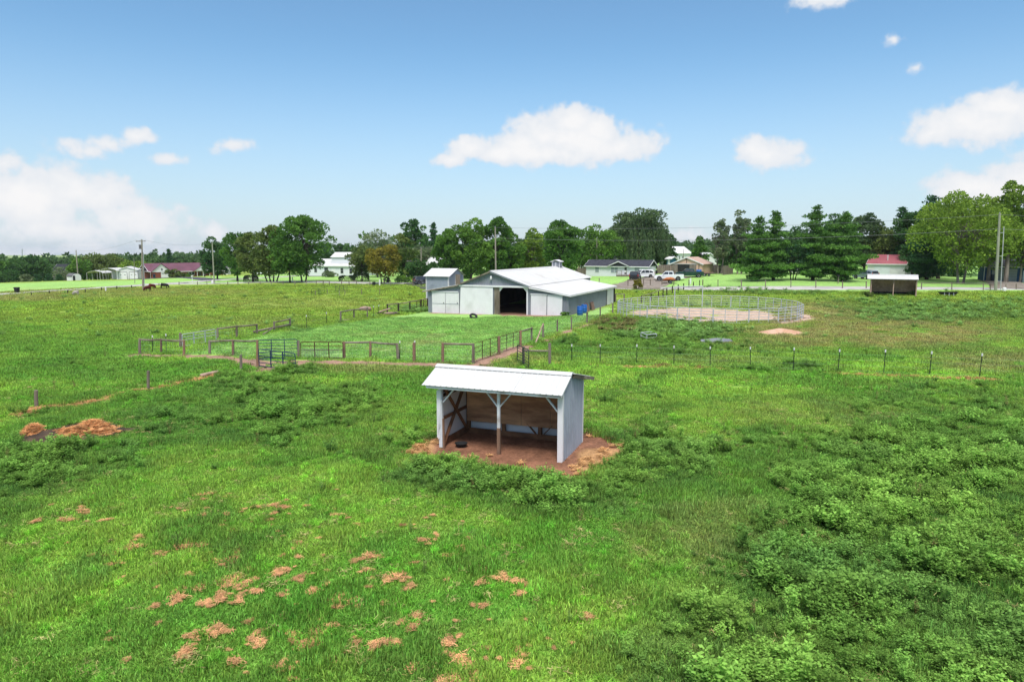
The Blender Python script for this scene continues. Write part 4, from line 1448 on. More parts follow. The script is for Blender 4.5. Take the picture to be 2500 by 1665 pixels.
fence('road fence of grey posts and wire in front of the pine trees',
      [(1682, 699, 683), (1716, 700, 683), (1753, 700, 683), (1810, 701, 684), (1869, 702, 684), (1931, 703, 685), (1992, 704, 685), (2057, 705, 686), (2115, 705, 687)], (), WOOD_OLD, .08, 3)
fence('road fence with a top rail right of the small brown shelter',
      [(2250, 707, 690), (2324, 708, 690), (2401, 709, 691), (2418, 709, 693)], [(0, 1), (1, 2), (2, 3)], WOOD_OLD, .07, 3)
fence('two bare posts beside the utility pole at the right edge', [(2456, 708, 694), (2481, 708, 693)], (), WOOD_OLD, .07, 2)
fence('left road fence of dark posts along the side road',
      [(76, 722, 714), (120, 717.5, 710), (165.5, 717, 708), (208, 716, 706), (247.5, 710, 702), (285, 708, 699), (321, 704, 697)], (), WOOD_DARK, .08, 2)
fence('middle road fence of grey posts in front of the maple trees',
      [(388, 698, 692), (437, 696, 688), (482, 696, 687), (505, 695, 686), (556, 695, 687), (581, 695, 687), (607, 695, 688), (635, 695, 686), (662, 695.5, 684), (691, 695.5, 686), (720, 695.5, 685), (748, 695.5, 683)],
      (), WOOD_OLD, .08, 2)
fence('road fence with railed bays in front of the white house hedges',
      [(772, 696, 685), (789, 696, 685), (804, 696, 685), (834, 697, 685), (852, 697, 685), (870, 697, 685), (903, 698, 686), (937, 698, 683), (954, 698, 684), (1008, 699, 688)], [(0, 1), (1, 2), (3, 4), (4, 5)], WOOD_OLD, .08, 2)
b1 = fence('single old post standing in front of the white sliding barn door', [(1195.5, 766, 737.6)], (), WOOD_OLD, .09, 0)

# timber props and rails that belong to no fence bay
def log(name, label, cat, p, q, r0, r1, mat, lift=0.0):
    p, q = Vector(p), Vector(q)
    m = p.lerp(q, .5)
    o = MB().tube([p - m, (p - m).lerp(q - m, .33) + Vector((.02, 0, .01)), (p - m).lerp(q - m, .66) + Vector((-.01, .01, 0)), q - m], [r0, (r0 * 2 + r1) / 3, (r0 + r1 * 2) / 3, r1], 10).obj(name, mat, None, True)
    o.location = m + Vector((0, 0, lift))
    return tag(o, label, cat)
a, b = G(1307, 838), G(1326, 828)
log('prop_pole', 'pale pole leaning against the first post of the plain wire fence', 'pole', a, b + Vector((0, -.1, 1.35)), .06, .05, WOOD_PINK)
a, b = G(491, 921), G(535, 911)
log('fallen_log', 'pale fallen log lying in the grass by the bare strip', 'log', a, b, .11, .1, WOOD_PINK, .1)
a, b = G(622, 816), G(711, 800)
log('fallen_rail', 'grey fallen rail lying below the dark timber fence bay', 'rail', a + Vector((0, -.2, .25)), b + Vector((0, -.2, .35)), .09, .08, WOOD_OLD)
a, b = G(642, 819), G(672, 810)
log('leaning_rail', 'thin grey rail slanting under the fallen rail', 'rail', a + Vector((0, 0, .1)), b + Vector((0, 0, .45)), .06, .05, WOOD_OLD)
a, b = G(834, 784), G(858, 783)
log('fallen_board', 'short pale board lying at the foot of the two bay fence', 'board', a, b, .06, .06, WOOD_PINK, .1)
rr = random.Random(3)
pl = G(938, 768)
lo = thing('log_pile', 'small pile of dark split logs at the end of the barn fence', 'log pile', pl)
for i in range(9):
    x_ = rr.uniform(-1.0, 1.6)
    MB().tube([(x_ - .7, rr.uniform(-.2, .3), .08 + .1 * (i // 4)), (x_ + .7, rr.uniform(-.2, .4), .12 + .1 * (i // 4) + (.4 if i == 8 else 0))], rr.uniform(.06, .1), 8).obj('log', (WOOD_DARK, WOOD_OLD, WOOD_PINK)[i % 3], lo)
a = G(892, 760)
m = MB()
rs_ = []
for i, (x_, r_) in enumerate(((-.75, .1), (-.6, .28), (-.2, .34), (.3, .32), (.62, .26), (.75, .08))):
    rs_.append([(x_, math.cos(2 * PI * k / 12) * r_ * (1 + .1 * math.sin(k * 2 + i)), .3 + math.sin(2 * PI * k / 12) * r_) for k in range(12)])
o = m.rings(rs_).obj('hay_bale', pm('faded pink hay bale', lin(205, 172, 160), .95, .2, 5, lin(178, 146, 128), bump=.5), None, True)
o.location = a
o.rotation_euler = (0, 0, .15)
tag(o, 'faded pinkish hay roll behind the two bay timber fence', 'hay bale')

# H brace beside the green gate
t = thing('brace_post', 'weathered brace post with a horizontal rail beside the small green gate', 'post', G(1342, 892))
o0 = t.location
tp = Vector(at(1342, 838, o0.y)) - o0
MB().tube([(0, 0, -.3), tp], .1, 10).obj('post', WOOD_OLD, t)
e = Vector(at(1278, 856, o0.y + .3)) - o0
MB().tube([Vector(at(1340, 857, o0.y)) - o0, e], .06, 8).obj('rail', WOOD_OLD, t)
MB().tube([(e.x, e.y, -.3), (e.x, e.y, e.z + .25)], .09, 10).obj('post', WOOD_OLD, t)

# ---------------------------------------------------------------- tubular gates and panels
def tube_gate(name, label, p, q, h, nb, mat, uprights=2, z0=.12, mesh=False, group=None, r_=.022, cat='gate', bars=None):
    p, q = Vector(p), Vector(q)
    t = thing(name, label, cat, p, math.atan2(q.y - p.y, q.x - p.x), group)
    Lg = (q.xy - p.xy).length
    dz = q.z - p.z
    zs = lambda x_: dz * x_ / Lg
    c = .12
    fr = [(0, 0, z0), (Lg, 0, z0 + dz), (Lg, 0, z0 + h + dz - c), (Lg - c * .3, 0, z0 + h + dz - c * .3), (Lg - c, 0, z0 + h + dz), (c, 0, z0 + h), (c * .3, 0, z0 + h - c * .3), (0, 0, z0 + h - c), (0, 0, z0)]
    MB().tube(fr, r_ * 1.25, 8).obj('frame', mat, t)
    for k in (bars or range(1, nb - 1)):
        z_ = z0 + h * k / (nb - 1)
        MB().tube([(0, 0, z_), (Lg, 0, z_ + dz)], r_, 6).obj('bar', mat, t)
    for k in range(1, uprights + 1):
        x_ = Lg * k / (uprights + 1)
        MB().box(x_ - r_ * 1.2, x_ + r_ * 1.2, -r_ * 1.3, r_ * 1.3, z0 + zs(x_), z0 + h + zs(x_)).obj('upright', mat, t)
    if mesh:
        m = MB()
        for k in range(1, int(Lg / .12)):
            m.tube([(k * .12, -.02, z0), (k * .12, -.02, z0 + h * .62)], .004, 3, False)
        for k in range(1, 8):
            m.tube([(0, -.022, z0 + h * .62 * k / 8), (Lg, -.022, z0 + h * .62 * k / 8 + dz)], .004, 3, False)
        m.obj('wire_mesh', GALV, t)
    return t

def gate_px(name, label, b0, b1, top0, nb, mat, **k):
    p, q = G(*b0), G(*b1)
    h = Vector(at(b0[0], top0, p.y)).z - p.z - .1
    return tube_gate(name, label, p, q, h, nb, mat, z0=.08, **k)
gate_px('pipe_gate', 'blue tubular gate hanging between two posts in the paddock fence', (632, 878), (727, 875), 830, 7, STEEL_BLUE)
gate_px('pipe_gate', 'blue tubular gate swung open in front of the paddock fence', (633, 896), (722, 907), 852, 6, STEEL_BLUE)
gate_px('pipe_gate', 'rusty tubular gate with wire mesh in the paddock fence', (735, 876), (838, 877), 834, 5, STEEL_RUST, mesh=True, bars=(2, 3))
gate_px('pipe_gate', 'small dark green tubular gate standing open behind the near shelter', (1263, 886), (1291, 902), 841, 7, STEEL_GREEN, uprights=1)
gate_px('pipe_gate', 'old tubular gate at the left end of the grey timber fence', (446, 848), (528, 833), 816, 5, GALV, bars=(2, 3))
gate_px('pipe_gate', 'thin pipe gate beside the paddock corner post', (1158, 886), (1215, 866), 838, 5, STEEL_RUST, bars=(2, 3), r_=.016)
gate_px('pipe_gate', 'slim pipe gate next to the corner fence top rail', (1221, 863), (1268, 847), 821, 5, STEEL_RUST, bars=(2, 3), r_=.016)
gate_px('corral_panel', 'dark steel corral panel standing alone in the left pasture', (819, 712), (849, 711), 698, 6, STEEL_GREEN, cat='panel')
gate_px('corral_panel', 'square steel corral frame left of the lone corral panel', (761, 720), (778, 719), 705, 3, STEEL_GREEN, uprights=0, bars=(), cat='panel')
gate_px('corral_panel', 'leaning steel corral frame between the square frame and the thin wire fence', (779, 719), (792, 715), 705, 3, STEEL_GREEN, uprights=0, bars=(), cat='panel')
gate_px('corral_panel', 'dark pipe panel leaning on the barn fence', (1017, 755), (1043, 752), 733, 6, STEEL_RUST, cat='panel')

# ---------------------------------------------------------------- round pen
pen = thing('round_pen', 'round pen of galvanised steel panels with a tall arched gate', 'pen', (PEN_C[0], PEN_C[1], zg(*PEN_C)), 0)
NP = 18
gate_i = None
ga = math.atan2(G(1677, 748).y - PEN_C[1], G(1677, 748).x - PEN_C[0])
def pen_pt(k):
    a = ga + PI / NP + 2 * PI * k / NP
    x_, y_ = math.cos(a) * PEN_R, math.sin(a) * PEN_R
    return Vector((x_, y_, zg(PEN_C[0] + x_, PEN_C[1] + y_) - pen.location.z))
for k in range(NP):
    p, q = pen_pt(k - 1), pen_pt(k)
    d = (q - p)
    Lg = d.length
    d.normalize()
    up = Vector((0, 0, 1))
    g = .03
    a, b = p + d * g, q - d * g
    h = 1.52
    is_gate = (k == 0)
    m = MB()
    c = .1
    m.tube([a + up * .05, b + up * .05], .032, 6)
    m.tube([a + up * .05, a + up * (h - c), a + d * c * .3 + up * (h - c * .3), a + d * c + up * h, b - d * c + up * h, b - d * c * .3 + up * (h - c * .3), b + up * (h - c), b + up * .05], .036, 6)
    for r_ in range(1, 5):
        z_ = .05 + (h - .05) * r_ / 5
        m.tube([a + up * z_, b + up * z_], .029, 6)
    for r_ in (1 / 3, 2 / 3) if not is_gate else (.5,):
        c_ = a.lerp(b, r_)
        m.beam(c_ + up * .05, c_ + up * h, .06, .04)
    o = m.obj('pen_gate' if is_gate else 'pen_panel', GALV, pen)
    if is_gate:
        H2 = 2.75
        MB().tube([p + up * 0, p + up * H2], .06, 8).tube([q + up * 0, q + up * H2], .06, 8).tube([p + up * H2 - d * .05, q + up * H2 + d * .05], .06, 8).beam(p + up * (H2 - .5), p + up * H2 + d * .5, .03, .03).beam(
            q + up * (H2 - .5), q + up * H2 - d * .5, .03, .03).obj('gate_arch', GALV, pen)

# ---------------------------------------------------------------- small things of the fields
def heightfield(name, label, cat, c, rx, ry, h, mat, seed, rough=.12, n=34, rotz=0, power=1.6, colfn=None):
    """a mound with an uneven skin and a ragged foot"""
    us = np.linspace(0, 1, n)
    an = np.linspace(0, 2 * PI, 48, endpoint=False)
    V = []
    for u in us:
        for a in an:
            w = 1 + .16 * math.sin(a * 3 + seed) + .1 * math.sin(a * 5 + seed * 2)
            V.append((math.cos(a) * rx * u * w, math.sin(a) * ry * u * w, u))
    V = np.array(V)
    nn = fbm(V[:, 0] + seed * 7, V[:, 1], .55, seed, 5) - .5
    n2 = fbm(V[:, 0] + seed * 3, V[:, 1], .16, seed + 5, 3) - .5
    z_ = h * (np.clip(1 - V[:, 2] ** power, 0, 1)) * (1 + rough * 6 * nn) + rough * 1.1 * n2 * (V[:, 2] < .97)
    cs, sn = math.cos(rotz), math.sin(rotz)
    X_, Y_ = V[:, 0] * cs - V[:, 1] * sn, V[:, 0] * sn + V[:, 1] * cs
    Zg = zt(X_ + c.x, Y_ + c.y) - c.z
    V = np.c_[X_, Y_, Zg + z_ - .03 * (V[:, 2] > .97)]
    f = []
    for i in range(n - 1):
        for j in range(48):
            f.append((i * 48 + j, (i + 1) * 48 + j, (i + 1) * 48 + (j + 1) % 48, i * 48 + (j + 1) % 48))
    me = np_mesh(name, V, np.array(f), mat)
    me.shade_smooth()
    o = mkobj(name, me)
    o.location = c
    return tag(o, label, cat)

SANDM = pm('pale pink sand', lin(226, 186, 160, .72), .95, .1, 3, lin(206, 160, 130, .72), bump=.5, bscale=40)
heightfield('sand_mound', 'low mound of pale pink sand below the round pen', 'mound', G(1905, 814), 2.5, 1.5, .48, SANDM, 3, .03, power=1.3)
MUCK = pm('dark muck', (.045, .030, .022), .95, .5, 6, (.10, .065, .04), bump=1.0, bscale=24)
HAYPILE = pm('orange spoiled hay', (.68, .35, .15), .95, .3, 7, (.52, .26, .12), bump=1.0, bscale=34)
mp = heightfield('manure_pile', 'low pile of orange spoiled hay and dark muck at the left of the near field', 'pile', G(172, 1062), 2.3, .95, .26, MUCK, 7, .10, rotz=.28)
HAYV = []
def hay_lobe(c, rx, ry, h, seed, rz):
    o = heightfield('hay_layer', '', '', c, rx, ry, h, HAYPILE, seed, .16, rotz=rz)
    for k in ('label', 'category'):
        if k in o:
            del o[k]
    o.location = c - mp.location
    o.parent = mp
    HAYV.append((np.array([v.co[:] for v in o.data.vertices])[:48 * 31] + np.array(c)))
c = mp.location
hay_lobe(c + Vector((.75, .34, 0)), 1.15, .55, .42, 11, .15)
hay_lobe(c + Vector((.30, -.26, 0)), .95, .48, .38, 13, .3)
hay_lobe(c + Vector((-1.45, -.05, 0)), .42, .3, .36, 17, .2)
hv = np.concatenate(HAYV)
hv = hv[rng.integers(0, len(hv), 900)] + rng.normal(0, .05, (900, 3)) * np.array([1, 1, .2])
s_ = rng.uniform(.3, .7, 900)
scatter('pile_straw', hv, np.c_[rng.uniform(-.3, .3, (900, 2)), rng.uniform(0, 2 * PI, 900)], np.c_[s_, s_, s_], rng.integers(0, 3, 900), L3((.78, .42, .19)) * rng.uniform(.6, 1.25, (900, 1)), sp,
        'loose orange straw lying on the muck pile', 'straw')
# tyre half sunk in the paddock
ty = G(1156, 777)
m = MB()
rs_ = []
for i in range(21):
    a = 2 * PI * i / 20
    rs_.append([((.36 + .13 * math.cos(b)) * math.cos(a), .12 * math.sin(b), (.36 + .13 * math.cos(b)) * math.sin(a)) for b in np.linspace(0, 2 * PI, 9)[:-1]])
o = m.rings(rs_, False, False).obj('old_tyre', BLACK, None, True)
o.location = ty + Vector((0, 0, .24))
o.rotation_euler = (R(-58), 0, R(25))
tag(o, 'old black tyre leaning in the mown grass before the barn', 'tyre')

def drum(name, label, loc, mat, r_=.29, h=.9):
    prof = [(r_ * .93, 0), (r_, .03), (r_, .28), (r_ * 1.04, .30), (r_ * 1.04, .34), (r_, .36), (r_, .56), (r_ * 1.04, .58), (r_ * 1.04, .62), (r_, .64), (r_, h - .04), (r_ * .95, h), (r_ * .86, h), (r_ * .84, h - .03), (.01, h - .03)]
    o = MB().rings([[(math.cos(2 * PI * k / 20) * a, math.sin(2 * PI * k / 20) * a, z_) for k in range(20)] for a, z_ in prof]).obj(name, mat, None, True)
    o.location = loc
    return tag(o, label, 'barrel', 'blue barrels by the barn')
BLUEP = pm('blue plastic', lin(22, 108, 205), .45, .1, 3, spec=.5)
drum('plastic_barrel', 'bright blue plastic barrel nearest the camera at the barn side wall', G(1416, 769.5), BLUEP, .36, 1.05)
drum('plastic_barrel', 'blue plastic barrel half hidden behind the front blue barrel', G(1426, 764.5), BLUEP, .36, 1.05)

PALW = pm('pallet timber', lin(176, 142, 128), .9, .2, 5, lin(140, 106, 92))
def pallet(label, px, py, rz, lean):
    t = thing('wood_pallet', label, 'pallet', G(px, py), rz, 'pallets leaning on the barn')
    t.rotation_euler = (lean, 0, rz)
    for k in range(7):
        MB().box(-.6 + k * .175, -.6 + k * .175 + .1, -.07, -.05, .02, 1.05).obj('slat', PALW, t)
    for k in range(3):
        MB().box(-.6, .55, -.05, .04, .03 + k * .48, .12 + k * .48).obj('stringer', PALW, t)
    for k in range(4):
        MB().box(-.6 + k * .36, -.6 + k * .36 + .1, .042, .06, .02, 1.05).obj('slat', PALW, t)
pallet('wooden pallet leaning on the barn wall next to the blue barrels', 1436, 761, R(66), R(-17))
pallet('wooden pallet leaning on the barn wall farther from the blue barrels', 1449, 757, R(66), R(-15))

# steel bed-like frame, grey slab, black trough
fr = thing('folding_cot', 'empty white steel cot frame lying in the weeds below the round pen', 'cot', G(1584, 827), R(28))
for z_ in (.42, .12):
    MB().tube([(-.5, -.35, z_), (.55, -.35, z_), (.55, .45, z_ + .1), (-.5, .45, z_ + .1), (-.5, -.35, z_)], .035, 8).obj('frame_loop', GALV, fr)
for x_, y_ in ((-.5, -.35), (.55, -.35), (.55, .45), (-.5, .45)):
    MB().tube([(x_, y_, -.05), (x_, y_, .45)], .03, 8).obj('leg', GALV, fr)
sl = G(1750, 836)
SLAB = pm('grey sheet metal', lin(150, 156, 166), .5, .15, 3, lin(122, 124, 132))
o = MB().add([(-1.35, -.25, .02), (.1, -.35, .06), (1.35, .05, .10), (1.25, .5, .22), (.2, .35, .34), (-1.3, .2, .22),
              (-1.35, -.25, -.03), (.1, -.35, -.02), (1.35, .05, -.02), (1.25, .5, -.02), (.2, .35, -.02), (-1.3, .2, -.02)],
             [(0, 1, 4, 5), (1, 2, 3, 4), (6, 11, 10, 9, 8, 7), (0, 6, 7, 1), (1, 7, 8, 2), (2, 8, 9, 3), (3, 9, 10, 4), (4, 10, 11, 5), (5, 11, 6, 0)]).obj('metal_sheet', SLAB)
o.location = sl
tag(o, 'bent grey metal sheet lying in the grass beside the cot frame', 'metal sheet')
tr = thing('feed_trough', 'long black feed trough on low legs right of the brown shelter', 'trough', G(2314, 723), R(-8))
MB().rings([[(x0, y0, z_), (x1, y0, z_), (x1, y1, z_), (x0, y1, z_)] for x0, x1, y0, y1, z_ in ((-.95, .95, -.25, .25, .25), (-1.25, 1.25, -.38, .38, .6), (-1.2, 1.2, -.34, .34, .6), (-.92, .92, -.22, .22, .3))]).obj('tray', BLACK, tr)
for x_ in (-.6, .0, .6):
    MB().beam((x_, -.4, 0), (x_, -.3, .5), .05, .05).beam((x_, .4, 0), (x_, .3, .5), .05, .05).beam((x_, -.35, .22), (x_, .35, .22), .04, .04).obj('leg', GALV, tr)
# mineral feeder and bucket in the far left pasture
o = drum('feed_tub', 'small black tub in the far pasture beside a white marker post', G(913, 697), BLACK, .32, .75)
o['category'] = 'tub'
del o['group']
o = MB().bev(-.13, .13, -.06, .06, -.2, 1.15, .05).obj('marker_post', WHITE_M)
o.location = G(927, 697.5)
tag(o, 'white marker post in the far pasture before the autumn tree', 'marker')
o = MB().bev(-.13, .13, -.06, .06, -.2, 1.05, .05).obj('marker_post', WHITE_M)
o.location = GX(1685.6, 122)
tag(o, 'white marker post on the verge beside the dark green pickup', 'marker')
o = MB().bev(-.13, .13, -.06, .06, -.2, .75, .05).obj('marker_post', WHITE_M)
o.location = G(258.5, 711.5)
tag(o, 'short white marker post by the left road fence', 'marker')
# ---------------------------------------------------------------- houses
SHING = pm('dark grey shingles', lin(78, 80, 92), .9, .15, 3, lin(64, 66, 78), bump=.3, bscale=12)
MAGR = pm('magenta red metal roof', lin(136, 88, 106), .6, .06, 1, lin(122, 76, 94))
PINKR = pm('faded red metal roof', lin(196, 112, 122), .6, .08, 1, lin(178, 98, 108))
BRICK = pm('red brick', lin(150, 84, 68, .85), .9, .25, 9, lin(122, 64, 54, .85))
VINYL = pm('pale blue white siding', (.67, .665, .72), .7, .05, 1, stretch=(1, 1, 6))
TAN = pm('tan pink metal siding', lin(216, 178, 158, .88), .6, .06, 1, lin(204, 164, 144, .88))
TANROOF = pm('tan pink metal roof', lin(226, 190, 170, .62), .6, .06, 1)
BLUES = pm('dark blue lap siding', lin(56, 88, 126, .9), .8, .15, 1.5, lin(46, 72, 106, .9), stretch=(1, 1, 8))
BEIGE = pm('beige siding', lin(186, 168, 142, .85), .8, .1, 1)
GREYB = pm('grey roof shingles', lin(126, 124, 128), .9, .15, 2)
TRIM = pm('white trim paint', (.72, .70, .72), .6, .05, 2)
WOODF = pm('grey privacy fence boards', lin(136, 122, 114, .85), .9, .3, 3, lin(108, 96, 90, .85), stretch=(3, 3, .4))
PURPLE = pm('charcoal paint', lin(52, 52, 60), .8, .1, 2)

def house(name, label, cat, A, B, D, he, hr, wall, roof, ridge='x', wins=(), doors=(), ov=.35, hip=(0, 0), base=.5, roofname='roof', gablemat=None, group=None):
    """A, B ground points of the two front corners; wins (face, u0, u1, z0, z1) in metres along the face"""
    A, B = Vector(A), Vector(B)
    rot = math.atan2(B.y - A.y, B.x - A.x)
    Lw = (B.xy - A.xy).length
    t = thing(name, label, cat, (A.x, A.y, min(A.z, B.z)), rot, group)
    t['L'] = Lw
    m = MB()
    if ridge == 'x':
        m.prism([(0, -base), (D, -base), (D, he), (D / 2, hr - .08), (0, he)], 'x', 0, Lw) if not sum(hip) else m.box(0, Lw, 0, D, -base, he)
    else:
        m.prism([(0, -base), (Lw, -base), (Lw, he), (Lw / 2, hr - .08), (0, he)], 'y', 0, D)
    m.obj('wall', wall, t)
    th = .12
    if ridge == 'x':
        s = (hr - he) / (D / 2)
        for sg in (0, 1):
            y0, yr_ = (-ov, D / 2) if sg == 0 else (D + ov, D / 2)
            z0 = he - ov * s
            xs = [(-ov, Lw + ov), (-ov + hip[0], Lw + ov - hip[1])]
            V = [(xs[0][0], y0, z0), (xs[0][1], y0, z0), (xs[1][1], yr_, hr), (xs[1][0], yr_, hr)]
            V += [(a, b, c + th) for a, b, c in V]
            MB().add(V, [(3, 2, 1, 0), (4, 5, 6, 7), (0, 1, 5, 4), (1, 2, 6, 5), (2, 3, 7, 6), (3, 0, 4, 7)]).obj(roofname, roof, t)
        for k, h_ in enumerate(hip):
            if h_:
                x0 = -ov if k == 0 else Lw + ov
                xi = -ov + h_ if k == 0 else Lw + ov - h_
                V = [(x0, -ov, he - ov * s), (x0, D + ov, he - ov * s), (xi, D / 2, hr), (x0, -ov, he - ov * s + th), (x0, D + ov, he - ov * s + th), (xi, D / 2, hr + th)]
                MB().add(V, [(0, 1, 2), (3, 4, 5), (0, 1, 4, 3), (1, 2, 5, 4), (2, 0, 3, 5)]).obj('roof_hip', roof, t)
        MB().box(-ov, Lw + ov, -ov - .03, -ov - .004, he - ov * s - .06, he - ov * s + .13).obj('fascia', TRIM, t)
        for k, x_ in enumerate((-ov - .02, Lw + ov + .02)):
            if not hip[k]:
                f_ = t
                for y0 in (-ov, D + ov):
                    MB().beam((x_, y0, he - ov * s + .02), (x_, D / 2, hr + .03), .035, .18).obj('barge_board', TRIM, f_)
    else:
        s = (hr - he) / (Lw / 2)
        for sg in (0, 1):
            x0 = -ov if sg == 0 else Lw + ov
            V = [(x0, -ov, he - ov * s), (Lw / 2, -ov, hr), (Lw / 2, D + ov, hr), (x0, D + ov, he - ov * s)]
            V += [(a, b, c + th) for a, b, c in V]
            MB().add(V, [(3, 2, 1, 0), (4, 5, 6, 7), (0, 1, 5, 4), (1, 2, 6, 5), (2, 3, 7, 6), (3, 0, 4, 7)]).obj(roofname, roof, t)
            MB().beam((x0, -ov - .02, he - ov * s + .02), (Lw / 2, -ov - .02, hr + .03), .035, .18).obj('barge_board', TRIM, t)
    def face(fc, u0, u1, z0, z1, d0, d1):
        if fc == 'F':
            return MB().box(u0, u1, -d1, -d0, z0, z1)
        if fc == 'R':
            return MB().box(Lw + d0, Lw + d1, u0, u1, z0, z1)
        if fc == 'L':
            return MB().box(-d1, -d0, u0, u1, z0, z1)
    for w in wins:
        fc, u0, u1, z0, z1 = w[:5]
        wo_ = face(fc, u0 - .08, u1 + .08, z0 - .08, z1 + .08, .004, .05).obj('window', TRIM, t)
        zm = (z0 + z1) / 2
        face(fc, u0, u1, z0, zm - .02, .052, .062).obj('pane', GLASS if len(w) < 6 else w[5], wo_)
        face(fc, u0, u1, zm + .02, z1, .052, .062).obj('pane', GLASS if len(w) < 6 else w[5], wo_)
    for fc, u0, u1, z0, z1, m_, nm in doors:
        face(fc, u0, u1, z0, z1, .006, .06).obj(nm, m_, t)
    return t

DIM = pm('curtained glass', lin(150, 158, 168, .8), .3, .2, 2)
# dark roofed mobile home
A, B = GX(1430.6, 152.7), GX(1582, 145)
mh = house('mobile_home', 'pale mobile home with dark shingle roof and a small gabled entrance', 'house', A, B, 4.6, 2.35, 3.55, VINYL, SHING, 'x',
           [('F', 2.25, 3.15, .95, 2.0, DIM), ('F', 6.0, 6.75, .9, 2.05, DIM), ('F', 6.85, 7.6, .9, 2.05, DIM), ('F', 11.5, 12.6, .95, 2.05, DIM)],
           [('F', 9.1, 9.8, .5, 2.15, TRIM, 'door')], base=.2)
Lw = mh['L']
dd = [o for o in mh.children if o.name.startswith('door')][0]
MB().box(9.18, 9.72, -.075, -.062, 1.45, 2.08).obj('door_pane', GLASS, dd)
MB().box(9.18, 9.72, -.075, -.062, .62, .95).obj('door_pane', GLASS, dd)
MB().prism([(5.4, 2.36), (7.9, 3.42), (10.4, 2.36), (10.05, 2.36), (7.9, 3.22), (5.75, 2.36)], 'y', -.62, -.1).obj('entrance_gable', TRIM, mh)
MB().prism([(5.9, 2.36), (7.9, 3.15), (9.9, 2.36)], 'y', -.45, -.1).obj('gable_face', PURPLE, mh)
MB().add([(5.4, -.62, 2.44), (7.9, -.62, 3.5), (7.9, 2.2, 3.5), (5.4, .2, 2.44), (10.4, -.62, 2.44), (10.4, .2, 2.44)], [(0, 1, 2, 3), (1, 4, 5, 2)]).obj('entrance_roof', SHING, mh)
st = MB().box(7.9, 10.3, -1.5, -.07, .0, .48).obj('porch_deck', WOODF, mh)
for x_ in (7.95, 9.1, 10.2):
    MB().box(x_, x_ + .08, -1.5, -1.42, .48, 1.4).obj('porch_post', WOOD_OLD, st)
MB().box(7.95, 9.1, -1.49, -1.44, 1.25, 1.35).obj('porch_rail', WOOD_OLD, st)
MB().box(7.95, 9.1, -1.49, -1.44, .75, .85).obj('porch_rail', WOOD_OLD, st)
MB().box(.05, Lw - .05, .05, 4.5, -.3, .02).obj('skirting', PURPLE, mh)
MB().prism([(.2, 2.36), (2.3, 3.42), (4.4, 2.36)], 'x', Lw + .004, Lw + .05).obj('gable_face', PURPLE, mh)

# tan garage with grey plank doors
A, B = GX(1637, 151.5), GX(1714.6, 148)
tg = house('tan_garage', 'tan gabled metal garage with grey plank doors and an open dark bay', 'garage', A, B, 9, 2.35, 3.75, TAN, TANROOF, 'y', ov=.25)
Lt = tg['L']
for i in range(5):
    MB().box(.12 + i * .29, .12 + i * .29 + .28, -.1 - .004 * (i % 2), -.03, -.1, 2.3).obj('door_plank', WOODF, tg)
    MB().box(Lt * .6 + i * .29, Lt * .6 + i * .29 + .28, -.1 - .004 * (i % 2), -.03, -.1, 2.3).obj('door_plank', WOODF, tg)
MB().box(.12 + 1.45, Lt * .6, -.03, -.005, -.1, 2.25).obj('bay_shade', DARK, tg)  # dark panel on the closed wall paints the shade inside the bay
MB().box(0, Lt * .82, -.13, -.05, 2.3, 2.42).obj('door_track', GALV, tg)
MB().box(Lt / 2 - .05, Lt / 2 + .05, -.06, -.01, 2.6, 3.5).obj('gable_hook', WOOD_DARK, tg)
MB().box(Lt / 2 - .35, Lt / 2 + .1, -.08, -.062, 3.35, 3.45).obj('gable_bar', WOOD_DARK, tg)
MB().tube([(Lt * .9, -.35, -.1), (Lt * .9, -.35, 2.6)], .06, 8).obj('door_pole', WOOD_DARK, tg)
# buildings behind
A, B = GX(1411, 178), GX(1436, 176)
house('beige_house', 'beige house with brown roof behind the left end of the mobile home', 'house', A, B, 6, 2.9, 4.6, BEIGE, pm('brown roof', lin(150, 128, 116), .9, .1, 2), 'x', [('F', .8, 1.6, 1.2, 2.0, TRIM)])
A, B = GX(1436, 186), GX(1500, 184)
house('long_building', 'long low building with pale metal roof behind the mobile home', 'building', A, B, 6, 3.2, 4.4, WHITE_M, pm('pale metal roof', lin(205, 208, 212), .5, .05, 1), 'x')
A, B = GX(1652, 226), GX(1686, 232)
house('white_house', 'white two storey house far behind the tan garage', 'house', A, B, 6, 4.6, 6.6, WHITE_M, WHITE_M, 'x', [('F', 1.2, 1.7, 2.6, 3.6), ('F', 3.2, 3.7, 2.6, 3.6)])
A, B = GX(1643, 224), GX(1652, 226)
house('white_annex', 'low white annex at the left of the far two storey house', 'building', A, B, 5, 3.0, 3.8, WHITE_M, GREYB, 'x')
A, B = GX(1627, 172), GX(1637, 171)
house('blue_hut', 'small white and blue hut left of the tan garage', 'hut', A, B, 2, 3.3, 3.7, pm('blue tarp', lin(64, 132, 170), .7, .1, 2), WHITE_M, 'x', [('F', .45, .95, 1.9, 3.0, TRIM)], base=.3)
